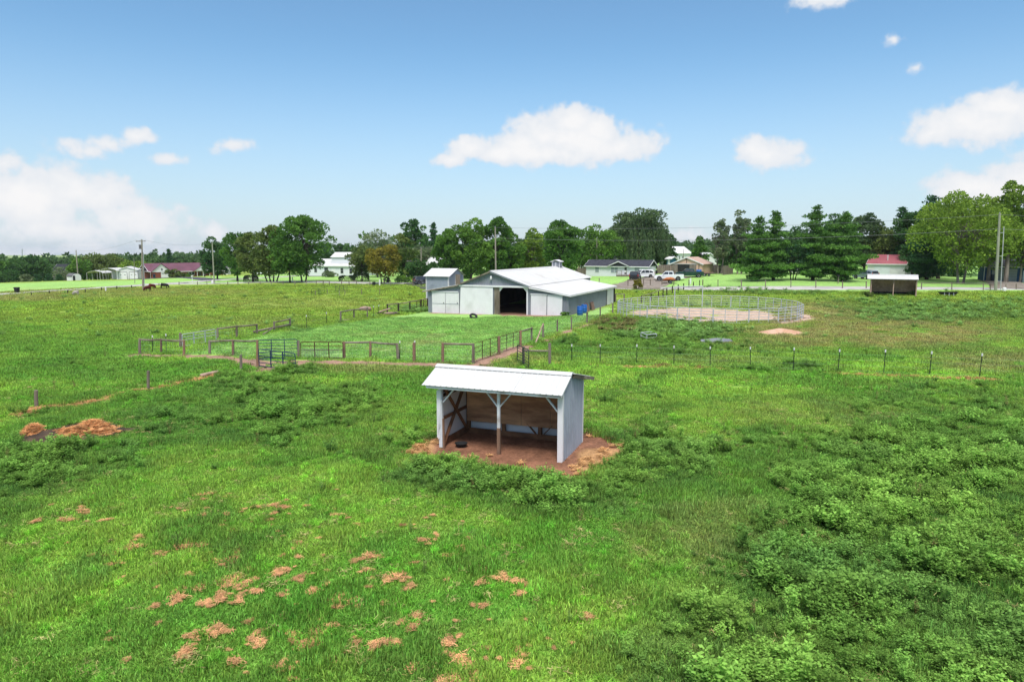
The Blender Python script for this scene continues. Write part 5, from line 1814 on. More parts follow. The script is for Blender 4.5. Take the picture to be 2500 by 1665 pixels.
# privacy fences
def board_fence(label, pA, pB, h, name='privacy_fence'):
    A, B = Vector(pA), Vector(pB)
    t = thing(name, label, 'fence', A, math.atan2(B.y - A.y, B.x - A.x))
    n = max(2, int((B.xy - A.xy).length / .42))
    Lf = (B.xy - A.xy).length
    for i in range(n):
        z_ = (B.z - A.z) * i / n
        MB().box(i * Lf / n + .01, (i + 1) * Lf / n - .01, -.02 - .006 * (i % 2), .01, -.2 + z_, h + z_ + .03 * ((i * 7) % 3)).obj('board', WOODF, t)
    MB().beam((0, .04, .5), (Lf, .04, .5 + B.z - A.z), .06, .09).obj('rail', WOODF, t)
    MB().beam((0, .04, h - .3), (Lf, .04, h - .3 + B.z - A.z), .06, .09).obj('rail', WOODF, t)
board_fence('grey board fence between the mobile home and the tan garage', GX(1603, 158), GX(1640, 158), 2.0)
board_fence('dark board fence running right of the tan garage', GX(1735, 160), GX(1768, 158), 1.9)
board_fence('pale board fence section standing before the birch trees', GX(1764, 146), GX(1789, 152), 1.9)
board_fence('dark board fence at the left end of the mobile home', GX(1404, 160), GX(1432, 157), 1.6)

# red roofed white house behind the pines
A, B = GX(2117, 144), GX(2208, 139.5)
rh = house('red_roof_house', 'white house with a faded red metal roof behind the small brown shelter', 'house', A, B, 7, 2.75, 4.5, WHITE_M, PINKR, 'x', (), [('F', 1.2, 4.2, .1, 2.2, pm('light garage door', lin(222, 226, 232, .85), .6, .05, 1), 'garage_door')], ov=.3)
MB().tube([(3.4, 1.2, 2.9), (3.4, 1.2, 4.6)], .09, 8).obj('vent_pipe', WHITE_M, rh)
# white trailers and building glimpsed between the pine trunks
A, B = GX(1862, 158), GX(1920, 156)
house('white_trailer_home', 'long white trailer home glimpsed between the pine trunks', 'house', A, B, 4, 2.6, 3.2, WHITE_M, GREYB, 'x', [('F', 1.0, 1.9, 1.1, 1.9), ('F', 3.6, 4.5, 1.1, 1.9)])
A, B = GX(1930, 164), GX(2010, 160)
house('white_block', 'low white building behind the tallest pine tree', 'building', A, B, 5, 2.7, 3.4, WHITE_M, GREYB, 'x', [('F', 2, 3, 1.1, 2.0), ('F', 5, 6, 1.1, 2.0)])
A, B = GX(1715, 185), GX(1748, 185)
house('white_barn', 'white barn partly hidden by the birch trees', 'barn', A, B, 8, 3.2, 4.6, WHITE_M, ROOF_W, 'y')

# blue building at the right edge
A, B = GX(2401, 130), GX(2598, 124.4)
bb = house('blue_workshop', 'dark blue workshop with a grey garage door at the right edge', 'building', A, B, 8, 2.9, 4.1, BLUES, GREYB, 'x', (),
           [('F', 1.2, 5.1, .0, 2.45, pm('grey garage door', lin(170, 170, 168, .85), .7, .1, 1.5), 'garage_door'), ('F', 6.0, 7.3, .05, 2.15, TRIM, 'door')], ov=.5)
MB().box(-.05, .08, -.08, -.004, -.1, 2.75).obj('corner_trim', TRIM, bb)
dd = [o for o in bb.children if o.name.startswith('door')][0]
MB().rings([[(6.65 + math.cos(a) * r_, -.075 - d_, 1.75 + math.sin(a) * r_) for a in np.linspace(0, 2 * PI, 13)[:-1]] for r_, d_ in ((.28, 0), (.2, .05), (.08, .0))]).obj('door_wreath', pm('dark green wreath', (.02, .05, .02), .9, .3, 8), dd)
for k in range(1, 5):
    MB().box(1.25, 5.05, -.068, -.062, k * .5 - .012, k * .5 + .012).obj('panel_joint', PURPLE, bb)

# brick ranch house
A, B = GX(366.8, 228), GX(545, 247)
bh = house('brick_house', 'long red brick ranch house with a magenta metal roof', 'house', A, B, 8.5, 2.25, 4.75, BRICK, MAGR, 'x',
           [('F', 12.8, 13.7, .75, 1.75), ('F', 13.8, 14.7, .75, 1.75), ('F', 22.2, 23.0, .8, 1.7), ('F', 23.1, 23.9, .8, 1.7)], (), ov=.5, hip=(0, 4.0), base=.6)
Lb = bh['L']
MB().prism([(-.1, 2.05), (3.1, 4.65), (6.3, 2.05)], 'y', -1.6, 1.0).obj('garage_gable', TRIM, bh)
MB().box(0, 6.2, -1.5, -.01, -.6, 2.1).obj('garage_wing', BRICK, bh)
for sg, x0 in ((0, -.6), (1, 6.8)):
    V = [(x0, -1.9, 1.75), (3.1, -1.9, 4.75), (3.1, 3.9, 4.75), (x0, 3.9, 1.75)]
    V += [(a, b, c + .12) for a, b, c in V]
    MB().add(V, [(3, 2, 1, 0), (4, 5, 6, 7), (0, 1, 5, 4), (1, 2, 6, 5), (2, 3, 7, 6), (3, 0, 4, 7)]).obj('wing_roof', MAGR, bh)
gd = MB().box(2.9, 6.0, -1.56, -1.505, -.2, 1.9).obj('garage_door', TRIM, bh)
for k in range(6):
    MB().box(3.1 + k * .47, 3.45 + k * .47, -1.572, -1.562, 1.35, 1.6).obj('door_pane', GLASS, gd)
MB().box(-.2, 6.4, -1.64, -1.58, 2.0, 2.15).obj('gable_beam', TRIM, bh)
MB().rings([[(3.25 + math.cos(a) * .3, -1.62, 2.9 + math.sin(a) * .45) for a in np.linspace(0, 2 * PI, 9)[:-1]], [(3.25 + math.cos(a) * .2, -1.66, 2.9 + math.sin(a) * .3) for a in np.linspace(0, 2 * PI, 9)[:-1]]]).obj('gable_vent', GREYB, bh)
# porch gable
px0, px1 = 14.3, 20.4
MB().prism([(px0, 2.15), ((px0 + px1) / 2, 4.35), (px1, 2.15)], 'y', -1.4, .4).obj('porch_gable', TRIM, bh)
for x0 in (px0 - .4, px1 + .4):
    V = [(x0, -1.6, 1.95), ((px0 + px1) / 2, -1.6, 4.4), ((px0 + px1) / 2, 3.4, 4.4), (x0, 1.5, 1.95)]
    V += [(a, b, c + .1) for a, b, c in V]
    MB().add(V, [(3, 2, 1, 0), (4, 5, 6, 7), (0, 1, 5, 4), (1, 2, 6, 5), (2, 3, 7, 6), (3, 0, 4, 7)]).obj('porch_roof', MAGR, bh)
for x_ in (px0 + .8, px0 + 3.0, px1 - .9):
    MB().box(x_, x_ + .14, -1.3, -1.16, -.5, 2.2).obj('porch_post', TRIM, bh)
MB().box(px0 + 2.0, px0 + 2.9, -.06, -.005, -.1, 1.95).obj('front_door', GLASS, bh)
MB().box(px0 + 3.3, px0 + 4.2, -.06, -.005, .1, 1.85).obj('window', TRIM, bh)
MB().box(-.3, Lb, -.9, .0, -.5, .02).obj('foundation', CONC, bh)
# white garage and its open car ports on the left
A, B = GX(285.4, 205), GX(336, 207)
wg = house('white_garage', 'white gabled garage with two overhead doors left of the brick house', 'garage', A, B, 9, 2.75, 3.65, WHITE_M, ROOF_W, 'y', (),
           [('F', .55, 2.75, .0, 2.1, TRIM, 'garage_door'), ('F', 3.4, 5.6, .0, 2.1, TRIM, 'garage_door')], ov=.2)
for u in (.55, 3.4):
    MB().box(u - .08, u + 2.28, -.03, -.002, 0, 2.2).obj('door_frame', PURPLE, wg)
    for q in (.35, 1.45):
        MB().box(u + q, u + q + .4, -.072, -.063, 1.3, 1.42).obj('door_pane', GLASS, wg)
def carport(name, label, pA, w, d, h, hr, rot, mats=(ROOF_W, WHITE_M), back=True):
    t = thing(name, label, 'carport', pA, rot)
    poly = [(0, h), (w * .12, h + (hr - h) * .5), (w / 2, hr), (w * .88, h + (hr - h) * .5), (w, h)]
    top = [(a, b + .06) for a, b in poly[::-1]]
    MB().prism(poly + top, 'y', 0, d).obj('roof', mats[0], t)
    for x_ in (.02, w - .08):
        for y_ in (.05, d / 2, d - .12):
            MB().box(x_, x_ + .06, y_, y_ + .06, -.3, h + .02).obj('post', mats[1], t)
    if back:
        MB().prism([(0.1, .0), (w - .1, .0), (w - .1, h), (w / 2, hr - .05), (.1, h)], 'y', d - .04, d).obj('rear_wall', mats[1], t)
    return t
carport('carport', 'open white carport attached to the left of the white garage', GX(244, 203), 5.0, 7, 2.6, 3.4, R(4))
carport('carport', 'second white carport with a rounded roof farthest left of the garage', GX(212, 205), 4.6, 7, 2.0, 2.8, R(8), back=False)
carport('carport', 'small open car shelter at the left end of the brick house', GX(342, 226), 3.4, 5, 2.0, 2.3, R(5), back=False)
# barrel roofed shed
q = GX(163.5, 199)
bs_ = thing('garden_shed', 'small shed with a rounded grey roof and white walls left of the carports', 'shed', q, R(-32))
arc = [(math.cos(a), math.sin(a)) for a in np.linspace(PI, 0, 11)]
MB().prism([(0, -.3), (0, 1.2)] + [(1.2 + c_ * 1.2, 1.2 + s_ * .95) for c_, s_ in arc][1:-1] + [(2.4, 1.2), (2.4, -.3)], 'x', 0, 3.2)
# the long side faces the camera: axis along x, rounded end at the right
MB().prism([(0, -.3), (0, 1.1)] + [(1.2 + c_ * 1.2, 1.1 + s_ * .95) for c_, s_ in arc][1:-1] + [(2.4, 1.1), (2.4, -.3)], 'x', 0, 3.2).obj('wall', WHITE_M, bs_)
MB().prism([(1.2 + c_ * 1.28, 1.14 + s_ * 1.02) for c_, s_ in arc] + [(1.2 + c_ * 1.22, 1.12 + s_ * .965) for c_, s_ in arc[::-1]], 'x', -.1, 3.12).obj('roof', GREYB, bs_)
MB().box(3.205, 3.23, .15, .75, .05, 1.5).obj('door', PURPLE, bs_)
# dark roof among the left trees
A, B = GX(122, 268), GX(152, 264)
house('dark_roof_house', 'dark roofed house half hidden in the trees at the far left', 'house', A, B, 7, 3.4, 6.6, pm('dim house wall', lin(120, 112, 108), .9, .1, 1), pm('black roof', lin(54, 56, 64), .8, .1, 2), 'x', [('F', 1.5, 2.4, 1.6, 2.8)], ov=.4)

# white farmhouse behind the maples
A, B = GX(752, 187), GX(893, 183)
fh = house('white_farmhouse', 'white farmhouse with stepped metal roofs behind the big maple', 'house', A, B, 8, 3.0, 4.7, VINYL, ROOF_W, 'x',
           [('F', 5.0, 6.1, 1.1, 2.5), ('F', 9.8, 10.6, 1.0, 2.4), ('F', 2.0, 2.8, 1.2, 2.2), ('F', 12.4, 13.2, .9, 2.3), ('F', 13.8, 14.5, .9, 2.3)], [('F', 7.2, 8.1, .1, 2.2, TRIM, 'door')], ov=.35)
up = MB().prism([(1.2, 3.2), (6.8, 3.2), (6.8, 5.3), (4.0, 6.5), (1.2, 5.3)], 'x', 6.6, 11.6).obj('upper_storey', VINYL, fh)
for sg in (0, 1):
    y0 = .9 if sg == 0 else 7.1
    V = [(6.3, y0, 5.2), (11.9, y0, 5.2), (11.9, 4.0, 6.55), (6.3, 4.0, 6.55)]
    V += [(a, b, c + .1) for a, b, c in V]
    MB().add(V, [(3, 2, 1, 0), (4, 5, 6, 7), (0, 1, 5, 4), (1, 2, 6, 5), (2, 3, 7, 6), (3, 0, 4, 7)]).obj('upper_roof', ROOF_W, fh)
MB().box(.0, 15.3, -.06, -.004, -.4, .25).obj('foundation', CONC, fh)
A, B = GX(540, 262), GX(556, 262)
house('small_white_shed', 'small white shed just right of the brick house', 'shed', A, B, 3, 2.4, 3.0, WHITE_M, GREYB, 'x')
A, B = GX(1040, 175), GX(1075, 173)
house('white_cottage', 'white cottage glimpsed through the trees behind the small grey shed', 'house', A, B, 5, 3.0, 4.6, WHITE_M, ROOF_W, 'x', [('F', 1, 1.8, 1.1, 2.2)])
A, B = GX(985, 178), GX(1010, 178)
house('back_cottage', 'pale low house hidden behind the autumn tree thicket', 'house', A, B, 5, 2.8, 3.8, WHITE_M, GREYB, 'x', [('F', .8, 1.5, 1.1, 2.0)])

# ---------------------------------------------------------------- vehicles
TYRE = BLACK
RIM = pm('wheel rim', lin(186, 188, 192), .35, .05, 4, metal=.6)
def wheel(parent, x, y, r_=.37, w=.24):
    ring = lambda rr_, yy: [(x + math.cos(a) * rr_, yy, r_ + math.sin(a) * rr_) for a in np.linspace(0, 2 * PI, 19)[:-1]]
    s = -1 if y < 0 else 1
    o = MB().rings([ring(r_ * .6, y - w / 2), ring(r_ * .93, y - w / 2), ring(r_, y - w / 2 + .04), ring(r_, y + w / 2 - .04), ring(r_ * .93, y + w / 2), ring(r_ * .6, y + w / 2)]).obj('wheel', TYRE, parent, False)
    MB().rings([ring(r_ * .6, y + s * (w / 2 - .03)), ring(r_ * .58, y + s * (w / 2 + .012)), ring(r_ * .2, y + s * (w / 2 - .01))]).obj('rim', RIM, o)

def shell(pts, ins=None):
    """side profile (x, z, half width) closed polygon to a solid"""
    n = len(pts)
    V = [(x_, -w_, z_) for x_, z_, w_ in pts] + [(x_, w_, z_) for x_, z_, w_ in pts]
    f = [tuple(range(n - 1, -1, -1)), tuple(range(n, 2 * n))] + [(i, (i + 1) % n, n + (i + 1) % n, n + i) for i in range(n)]
    return MB().add(V, f)

def vehicle(kind, name, label, loc, rot, paint, cat):
    """x points forward"""
    t = thing(name, label, cat, loc, rot)
    bev = .0
    if kind == 'pickup':
        Lh = 2.75
        W = .96
        body = [(-Lh, .48, W - .05), (-Lh, 1.08, W), (-.95, 1.10, W), (.75, 1.10, W), (1.05, 1.13, W - .03), (2.45, 1.02, W - .08), (2.7, .92, W - .14), (2.74, .5, W - .08), (2.3, .36, W - .05), (-2.4, .38, W - .05)]
        o = shell(body).obj('body', paint, t)
        cab = [(-.9, 1.08, W - .04), (-.75, 1.72, W - .2), (-.6, 1.78, W - .22), (.55, 1.78, W - .22), (.72, 1.74, W - .22), (1.35, 1.12, W - .06)]
        shell(cab).obj('cab', paint, t)
        MB().box(-Lh + .12, -1.0, -W + .1, W - .1, 1.06, 1.112).obj('bed_floor', DARK, t)
        for s in (-1, 1):
            MB().box(-Lh + .03, -.96, s * W - (.02 if s > 0 else -.0) - .03, s * W + .03 - (.02 if s > 0 else 0), 1.09, 1.17).obj('bed_rail', paint, t)
            sy = lambda z_: s * (W - .05 - (z_ - 1.08) / .64 * .16 + .012)
            for a, b in (((.05, 1.18), (1.12, .62)),):
                pass
            for q in (((.1, 1.18), (1.13, 1.18), (.72, 1.66), (.1, 1.68)), ((-.72, 1.18), (.02, 1.18), (.02, 1.68), (-.66, 1.66))):
                MB().add([(x_, sy(z_), z_) for x_, z_ in q] + [(x_, sy(z_) - s * .03, z_) for x_, z_ in q], [(0, 1, 2, 3), (7, 6, 5, 4), (0, 4, 5, 1), (1, 5, 6, 2), (2, 6, 7, 3), (3, 7, 4, 0)]).obj('side_window', GLASS, t)
            for x_ in (-1.72, 1.78):
                MB().rings([[(x_ + math.cos(a) * .47, s * (W - .02) + q_ * s, .40 + math.sin(a) * .47) for a in np.linspace(0, 2 * PI, 17)[:-1]] for q_ in (-.1, .012)]).obj('wheel_arch', BLACK, t)
                wheel(t, x_, s * (W - .10), .39, .26)
            MB().box(2.62, 2.72, s * .62 - .16, s * .62 + .16, .72, .9).obj('headlight', GLASS, t)
            MB().box(-Lh - .02, -Lh + .05, s * (W - .1) - .06, s * (W - .1) + .06, .75, 1.04).obj('tail_light', pm('red lens', (.35, .02, .02), .3, .05, 3), t)
            MB().box(.95, 1.1, s * (W + .02), s * (W + .2), 1.16, 1.32).obj('mirror', BLACK, t) if s > 0 else MB().box(.95, 1.1, -W - .2, -W - .02, 1.16, 1.32).obj('mirror', BLACK, t)
        MB().add([(1.31, -.74, 1.18), (1.31, .74, 1.18), (.8, .68, 1.7), (.8, -.68, 1.7), (1.36, -.76, 1.2), (1.36, .76, 1.2), (.83, .70, 1.72), (.83, -.70, 1.72)], [(0, 1, 2, 3), (4, 5, 6, 7), (0, 1, 5, 4), (2, 3, 7, 6), (1, 2, 6, 5), (3, 0, 4, 7)]).obj('windscreen', GLASS, t)
        MB().add([(-.9, -.7, 1.2), (-.9, .7, 1.2), (-.8, .62, 1.66), (-.8, -.62, 1.66), (-.93, -.7, 1.2), (-.93, .7, 1.2), (-.83, .62, 1.66), (-.83, -.62, 1.66)], [(0, 1, 2, 3), (4, 5, 6, 7), (0, 1, 5, 4), (2, 3, 7, 6), (1, 2, 6, 5), (3, 0, 4, 7)]).obj('rear_window', GLASS, t)
        MB().box(-Lh - .12, -Lh - .01, -W + .08, W - .08, .42, .58).obj('bumper', GALV, t)
        MB().box(2.72, 2.82, -W + .14, W - .14, .42, .6).obj('bumper', GALV, t)
        MB().box(2.72, 2.76, -.42, .42, .66, .88).obj('grille', BLACK, t)
    else:
        W = .92
        body = [(-2.3, .45, W - .05), (-2.33, 1.0, W), (1.0, 1.02, W), (2.05, .92, W - .08), (2.28, .8, W - .14), (2.3, .48, W - .08), (1.9, .34, W - .05), (-2.0, .36, W - .05)]
        shell(body).obj('body', paint, t)
        cab = [(-2.28, .98, W - .02), (-2.1, 1.6, W - .16), (-1.9, 1.72, W - .2), (.2, 1.74, W - .2), (.4, 1.68, W - .2), (1.12, 1.0, W - .05)]
        shell(cab).obj('cabin', paint, t)
        for s in (-1, 1):
            sy = lambda z_: s * (W - .035 - (z_ - 1.0) / .7 * .17 + .015)
            for q in (((-.1, 1.08), (.9, 1.08), (.38, 1.6), (-.1, 1.63)), ((-1.1, 1.08), (-.18, 1.08), (-.18, 1.63), (-1.1, 1.63)), ((-2.05, 1.1), (-1.18, 1.08), (-1.18, 1.62), (-1.92, 1.58))):
                MB().add([(x_, sy(z_), z_) for x_, z_ in q] + [(x_, sy(z_) - s * .03, z_) for x_, z_ in q], [(0, 1, 2, 3), (7, 6, 5, 4), (0, 4, 5, 1), (1, 5, 6, 2), (2, 6, 7, 3), (3, 7, 4, 0)]).obj('side_window', GLASS, t)
            for x_ in (-1.4, 1.42):
                MB().rings([[(x_ + math.cos(a) * .44, s * (W - .02) + q_ * s, .38 + math.sin(a) * .44) for a in np.linspace(0, 2 * PI, 17)[:-1]] for q_ in (-.1, .012)]).obj('wheel_arch', BLACK, t)
                wheel(t, x_, s * (W - .10), .36, .22)
            MB().box(2.2, 2.3, s * .6 - .15, s * .6 + .15, .62, .8).obj('headlight', RIM, t)
            MB().box(-2.36, -2.28, s * (W - .1) - .07, s * (W - .1) + .07, .8, 1.25).obj('tail_light', pm('red lens', (.35, .02, .02), .3, .05, 3), t)
        MB().add([(1.06, -.74, 1.08), (1.06, .74, 1.08), (.47, .66, 1.63), (.47, -.66, 1.63), (1.1, -.76, 1.08), (1.1, .76, 1.08), (.5, .68, 1.65), (.5, -.68, 1.65)], [(0, 1, 2, 3), (4, 5, 6, 7), (0, 1, 5, 4), (2, 3, 7, 6), (1, 2, 6, 5), (3, 0, 4, 7)]).obj('windscreen', GLASS, t)
        MB().add([(-2.25, -.72, 1.1), (-2.25, .72, 1.1), (-2.12, .64, 1.55), (-2.12, -.64, 1.55), (-2.29, -.72, 1.1), (-2.29, .72, 1.1), (-2.16, .64, 1.55), (-2.16, -.64, 1.55)], [(0, 1, 2, 3), (4, 5, 6, 7), (0, 1, 5, 4), (2, 3, 7, 6), (1, 2, 6, 5), (3, 0, 4, 7)]).obj('rear_window', GLASS, t)
        MB().box(-2.42, -2.33, -W + .1, W - .1, .4, .58).obj('bumper', BLACK, t)
        MB().box(2.28, 2.36, -W + .14, W - .14, .38, .56).obj('bumper', BLACK, t)
    return t
CARW = pm('white car paint', (.78, .79, .80), .25, .03, 1, spec=.6)
CARB = pm('black car paint', (.02, .022, .028), .2, .1, 1, spec=.6)
CARG = pm('dark green car paint', lin(24, 74, 66), .25, .1, 1, spec=.6)
CARS = pm('silver blue car paint', lin(176, 190, 204), .25, .05, 1, spec=.6, metal=.2)
vehicle('pickup', 'pickup_truck', 'white pickup truck parked nearest the road before the tan garage', GX(1633, 131), R(166), CARW, 'pickup')
vehicle('pickup', 'pickup_truck', 'dark green pickup truck parked behind the white one', GX(1683, 138), R(170), CARG, 'pickup')
vehicle('suv', 'parked_suv', 'black sport utility vehicle parked before the mobile home', GX(1551, 134), R(72), CARB, 'car')
vehicle('suv', 'parked_suv', 'white sport utility vehicle parked close to the mobile home wall', GX(1568, 139.5), R(200), CARW, 'car')
vehicle('pickup', 'pickup_truck', 'white pickup truck far off between the maple trunks', GX(634, 226), R(8), CARW, 'pickup')
vehicle('suv', 'parked_suv', 'dark vehicle half hidden behind the small grey shed', GX(1037, 138), R(25), pm('grey car paint', lin(70, 72, 78), .3, .2, 2, lin(150, 152, 156)), 'car')
vehicle('suv', 'parked_suv', 'pale blue car parked beside the red roofed house', GX(2112, 130), R(110), CARS, 'car')
# trailer with an orange load
q = GX(1634, 124.5)
tl = thing('utility_trailer', 'small dark utility trailer standing before the white pickup', 'trailer', q, R(172))
MB().box(-1.3, 1.3, -.75, .75, .48, .58).obj('deck', WOOD_DARK, tl)
MB().beam((1.3, 0, .5), (2.5, 0, .42), .1, .1).obj('tow_bar', BLACK, tl)
for y_ in (-.75, .75):
    MB().beam((-1.3, y_, .85), (1.3, y_, .85), .05, .05).beam((-1.3, y_, .5), (-1.3, y_, .88), .05, .05).beam((1.3, y_, .5), (1.3, y_, .88), .05, .05).beam((0, y_, .5), (0, y_, .88), .05, .05).obj('side_rail', BLACK, tl)
    wheel(tl, -.15, y_ * 1.18, .33, .2)
ORG = pm('orange tarpaulin', lin(224, 130, 62), .7, .15, 3)
rs_ = []
for i, (x_, w_, h_) in enumerate(((-1.05, .2, .15), (-.8, .5, .42), (-.2, .62, .55), (.5, .55, .46), (.95, .3, .3), (1.15, .1, .1))):
    rs_.append([(x_, -w_, 0), (x_, -w_ * .9, h_ * .6), (x_, -w_ * .4, h_), (x_, w_ * .4, h_ * .95), (x_, w_ * .9, h_ * .6), (x_, w_, 0)])
o = MB().rings(rs_).obj('covered_load', ORG, None, True)
o.location = q + Vector((0, 0, .59))
o.rotation_euler = (0, 0, R(172))
tag(o, 'orange tarpaulin load on the small utility trailer', 'load')
o = drum('oil_drum', 'blue drum standing at the right front of the tan garage', GX(1706, 143), BLUEP, .55, 1.3)
o['category'] = 'barrel'
del o['group']
# flatbed of junk right of the tan garage
q = GX(1722, 142)
jt = thing('flatbed_trailer', 'low flatbed trailer piled with timber right of the tan garage', 'trailer', q, R(8))
MB().box(-2.2, 2.0, -.8, .8, .45, .55).obj('deck', WOOD_DARK, jt)
for x_ in (-.6, .4):
    wheel(jt, x_, -.85, .3, .2)
    wheel(jt, x_, .85, .3, .2)
rr = random.Random(8)
for i in range(6):
    y_ = -.5 + i * .2
    MB().beam((rr.uniform(-2, -1.2), y_, .62 + .05 * (i % 3)), (rr.uniform(.8, 2.2), y_ + rr.uniform(-.1, .1), .64 + .07 * (i % 3)), .14, .08).obj('plank', (WOOD_OLD, WOOD_PINK, WOOD_BR)[i % 3], jt)

# ---------------------------------------------------------------- bins, mail boxes, signs
def wheelie(label, loc, mat, h=1.0):
    t = thing('wheeled_bin', label, 'bin', loc, R(10))
    MB().rings([[(-w_, -d_, z_), (w_, -d_, z_), (w_, d_, z_), (-w_, d_, z_)] for w_, d_, z_ in ((.24, .26, .06), (.31, .36, h * .88), (.36, .4, h * .88), (.36, .4, h * .93))]).obj('body', mat, t)
    MB().prism([(-.42, h * .935), (.42, h * .935), (.44, h * .99), (-.2, h * 1.06), (-.4, h)], 'x', -.36, .36).obj('lid', mat, t)
    for x_ in (-.27, .27):
        MB().rings([[(x_ + w_, .27 + math.cos(a) * .12, .12 + math.sin(a) * .12) for a in np.linspace(0, 2 * PI, 13)[:-1]] for w_ in (-.04, .04)]).obj('wheel', GREYB, t)
wheelie('black wheeled rubbish bin standing alone beside the left road', G(42, 716), BLACK, 1.0)
wheelie('dark blue wheeled bin against the brick house garage wall', GX(377, 223), pm('navy plastic', lin(38, 52, 78), .5, .1, 3), 1.2)
wheelie('dark blue wheeled bin before the blue workshop garage door', GX(2421, 128), pm('navy plastic', lin(38, 52, 78), .5, .1, 3), 1.25)
def mailbox(label, loc, colour, h=1.1):
    t = thing('mail_box', label, 'mailbox', loc, 0)
    MB().box(-.06, .06, -.06, .06, -.2, h).obj('post', TRIM if colour is None else WOOD_OLD, t)
    arc_ = [(math.cos(a) * .14, h + .16 + math.sin(a) * .12) for a in np.linspace(0, PI, 9)]
    MB().prism([(.14, h + .005), (-.14, h + .005)][::-1] + arc_, 'y', -.28, .28).obj('box', colour or TRIM, t)
mailbox('white mail box on a thick white post at the road junction', GX(470, 163), None, 1.5)
mailbox('rusty orange mail box near the road junction pole', GX(516, 167), pm('orange box', lin(190, 110, 70), .7, .2, 3), 1.9)
mailbox('dark mail box on a post under the right pine', GX(2046, 118), BLACK, 1.2)
o = MB().bev(-.24, .24, -.2, .2, -.1, .5, .1).obj('utility_box', TRIM)
o.location = GX(2452, 102.5)
tag(o, 'pale utility box at the foot of the right hand pole', 'utility box')
o = MB().bev(-.25, .25, -.2, .2, -.1, .7, .1).obj('utility_box', TRIM)
o.location = GX(519, 159)
tag(o, 'small white utility box beside the road junction pole', 'utility box')
o = MB().bev(-.04, .04, -.04, .04, -.2, 1.5, .01).obj('marker_post', WHITE_M)
o.location = GX(993, 146)
tag(o, 'thin white marker post at the verge left of the small grey shed', 'marker')
pk = thing('lawn_marker', 'pair of short white stakes on the lawn under the big maple', 'marker', GX(712, 152), 0)
for x_ in (-.25, .2):
    MB().bev(x_ - .1, x_ + .1, -.05, .05, -.1, .95, .03).obj('stake', TRIM, pk)
# yard chairs on the porch and a basket seat by the mobile home
ch = thing('patio_chair', 'dark patio chair beside the right end of the mobile home', 'chair', GX(1600, 147), R(-60))
MB().box(-.3, .3, -.3, .3, .4, .46).obj('seat', BLACK, ch)
MB().box(-.3, .3, .24, .3, .47, 1.15).obj('backrest', BLACK, ch)
for x_ in (-.27, .23):
    for y_ in (-.27, .2):
        MB().box(x_, x_ + .04, y_, y_ + .04, -.05, .4).obj('leg', BLACK, ch)

# ---------------------------------------------------------------- cattle
def cow(label, loc, rot, mat, grazing=True, s=1.0):
    V = [(-.66, 0, 1.10), (-.2, 0, 1.02), (.25, 0, 1.0), (.62, 0, 1.06), (.90, 0, .98 if grazing else 1.3), (1.08, 0, .55 if grazing else 1.5), (1.2, 0, .22 if grazing else 1.42),
         (-.80, 0, 1.15), (-.86, 0, .75), (-.85, 0, .4)]
    Rr = [(.34, .38), (.39, .44), (.40, .46), (.32, .42), (.20, .27), (.15, .18), (.10, .1), (.05, .05), (.035, .035), (.05, .05)]
    E = [(0, 1), (1, 2), (2, 3), (3, 4), (4, 5), (5, 6), (0, 7), (7, 8), (8, 9)]
    for x_, y_, top in ((-.58, .2, 0), (-.58, -.2, 0), (.58, .18, 3), (.58, -.18, 3)):
        k = len(V)
        fr_ = top == 3
        V += [(x_, y_, .85), (x_ + (.03 if fr_ else -.09), y_, .46), (x_ + (.02 if fr_ else -.03), y_, .05)]
        Rr += [(.13, .15) if fr_ else (.15, .19), (.065, .065), (.06, .06)]
        E += [(top, k), (k, k + 1), (k + 1, k + 2)]
    for y_ in (-.2, .2):
        k = len(V)
        b = V[5]
        V += [(b[0] - .02, y_, b[2] + .08)]
        Rr += [(.04, .05)]
        E += [(5, k)]
    me = bpy.data.meshes.new('cow')
    me.from_pydata([tuple(c * s for c in v) for v in V], E, [])
    me.materials.append(mat)
    o = mkobj('cow', me)
    md = o.modifiers.new('skin', 'SKIN')
    for i, sv_ in enumerate(me.skin_vertices[0].data):
        sv_.radius = (Rr[i][0] * s, Rr[i][1] * s)
        sv_.use_root = i == 1
    o.modifiers.new('smooth', 'SUBSURF').levels = 2
    o.modifiers['smooth'].render_levels = 2
    o.location = loc
    o.rotation_euler = (0, 0, rot)
    return tag(o, label, 'cow', 'cattle grazing in the far left pasture')
REDC = pm('red brown cow hide', lin(104, 40, 32), .85, .2, 3)
cow('red brown cow grazing nearest the left utility pole', G(361, 712), R(250), REDC, True, .74)
cow('lighter red cow standing just behind the grazing red cow', G(371, 706), R(65), pm('light red cow hide', lin(132, 56, 44), .85, .2, 3), True, .7)
cow('black cow grazing to the right of the red cows', G(401, 705), R(12), pm('black cow hide', (.012, .01, .01), .8, .2, 3), True, .74)
cow('white calf lying low in the grass by the left road fence', G(186, 721.5), R(170), pm('white calf hide', lin(226, 214, 206), .85, .1, 3, lin(190, 150, 130), patch=.6), True, .55)

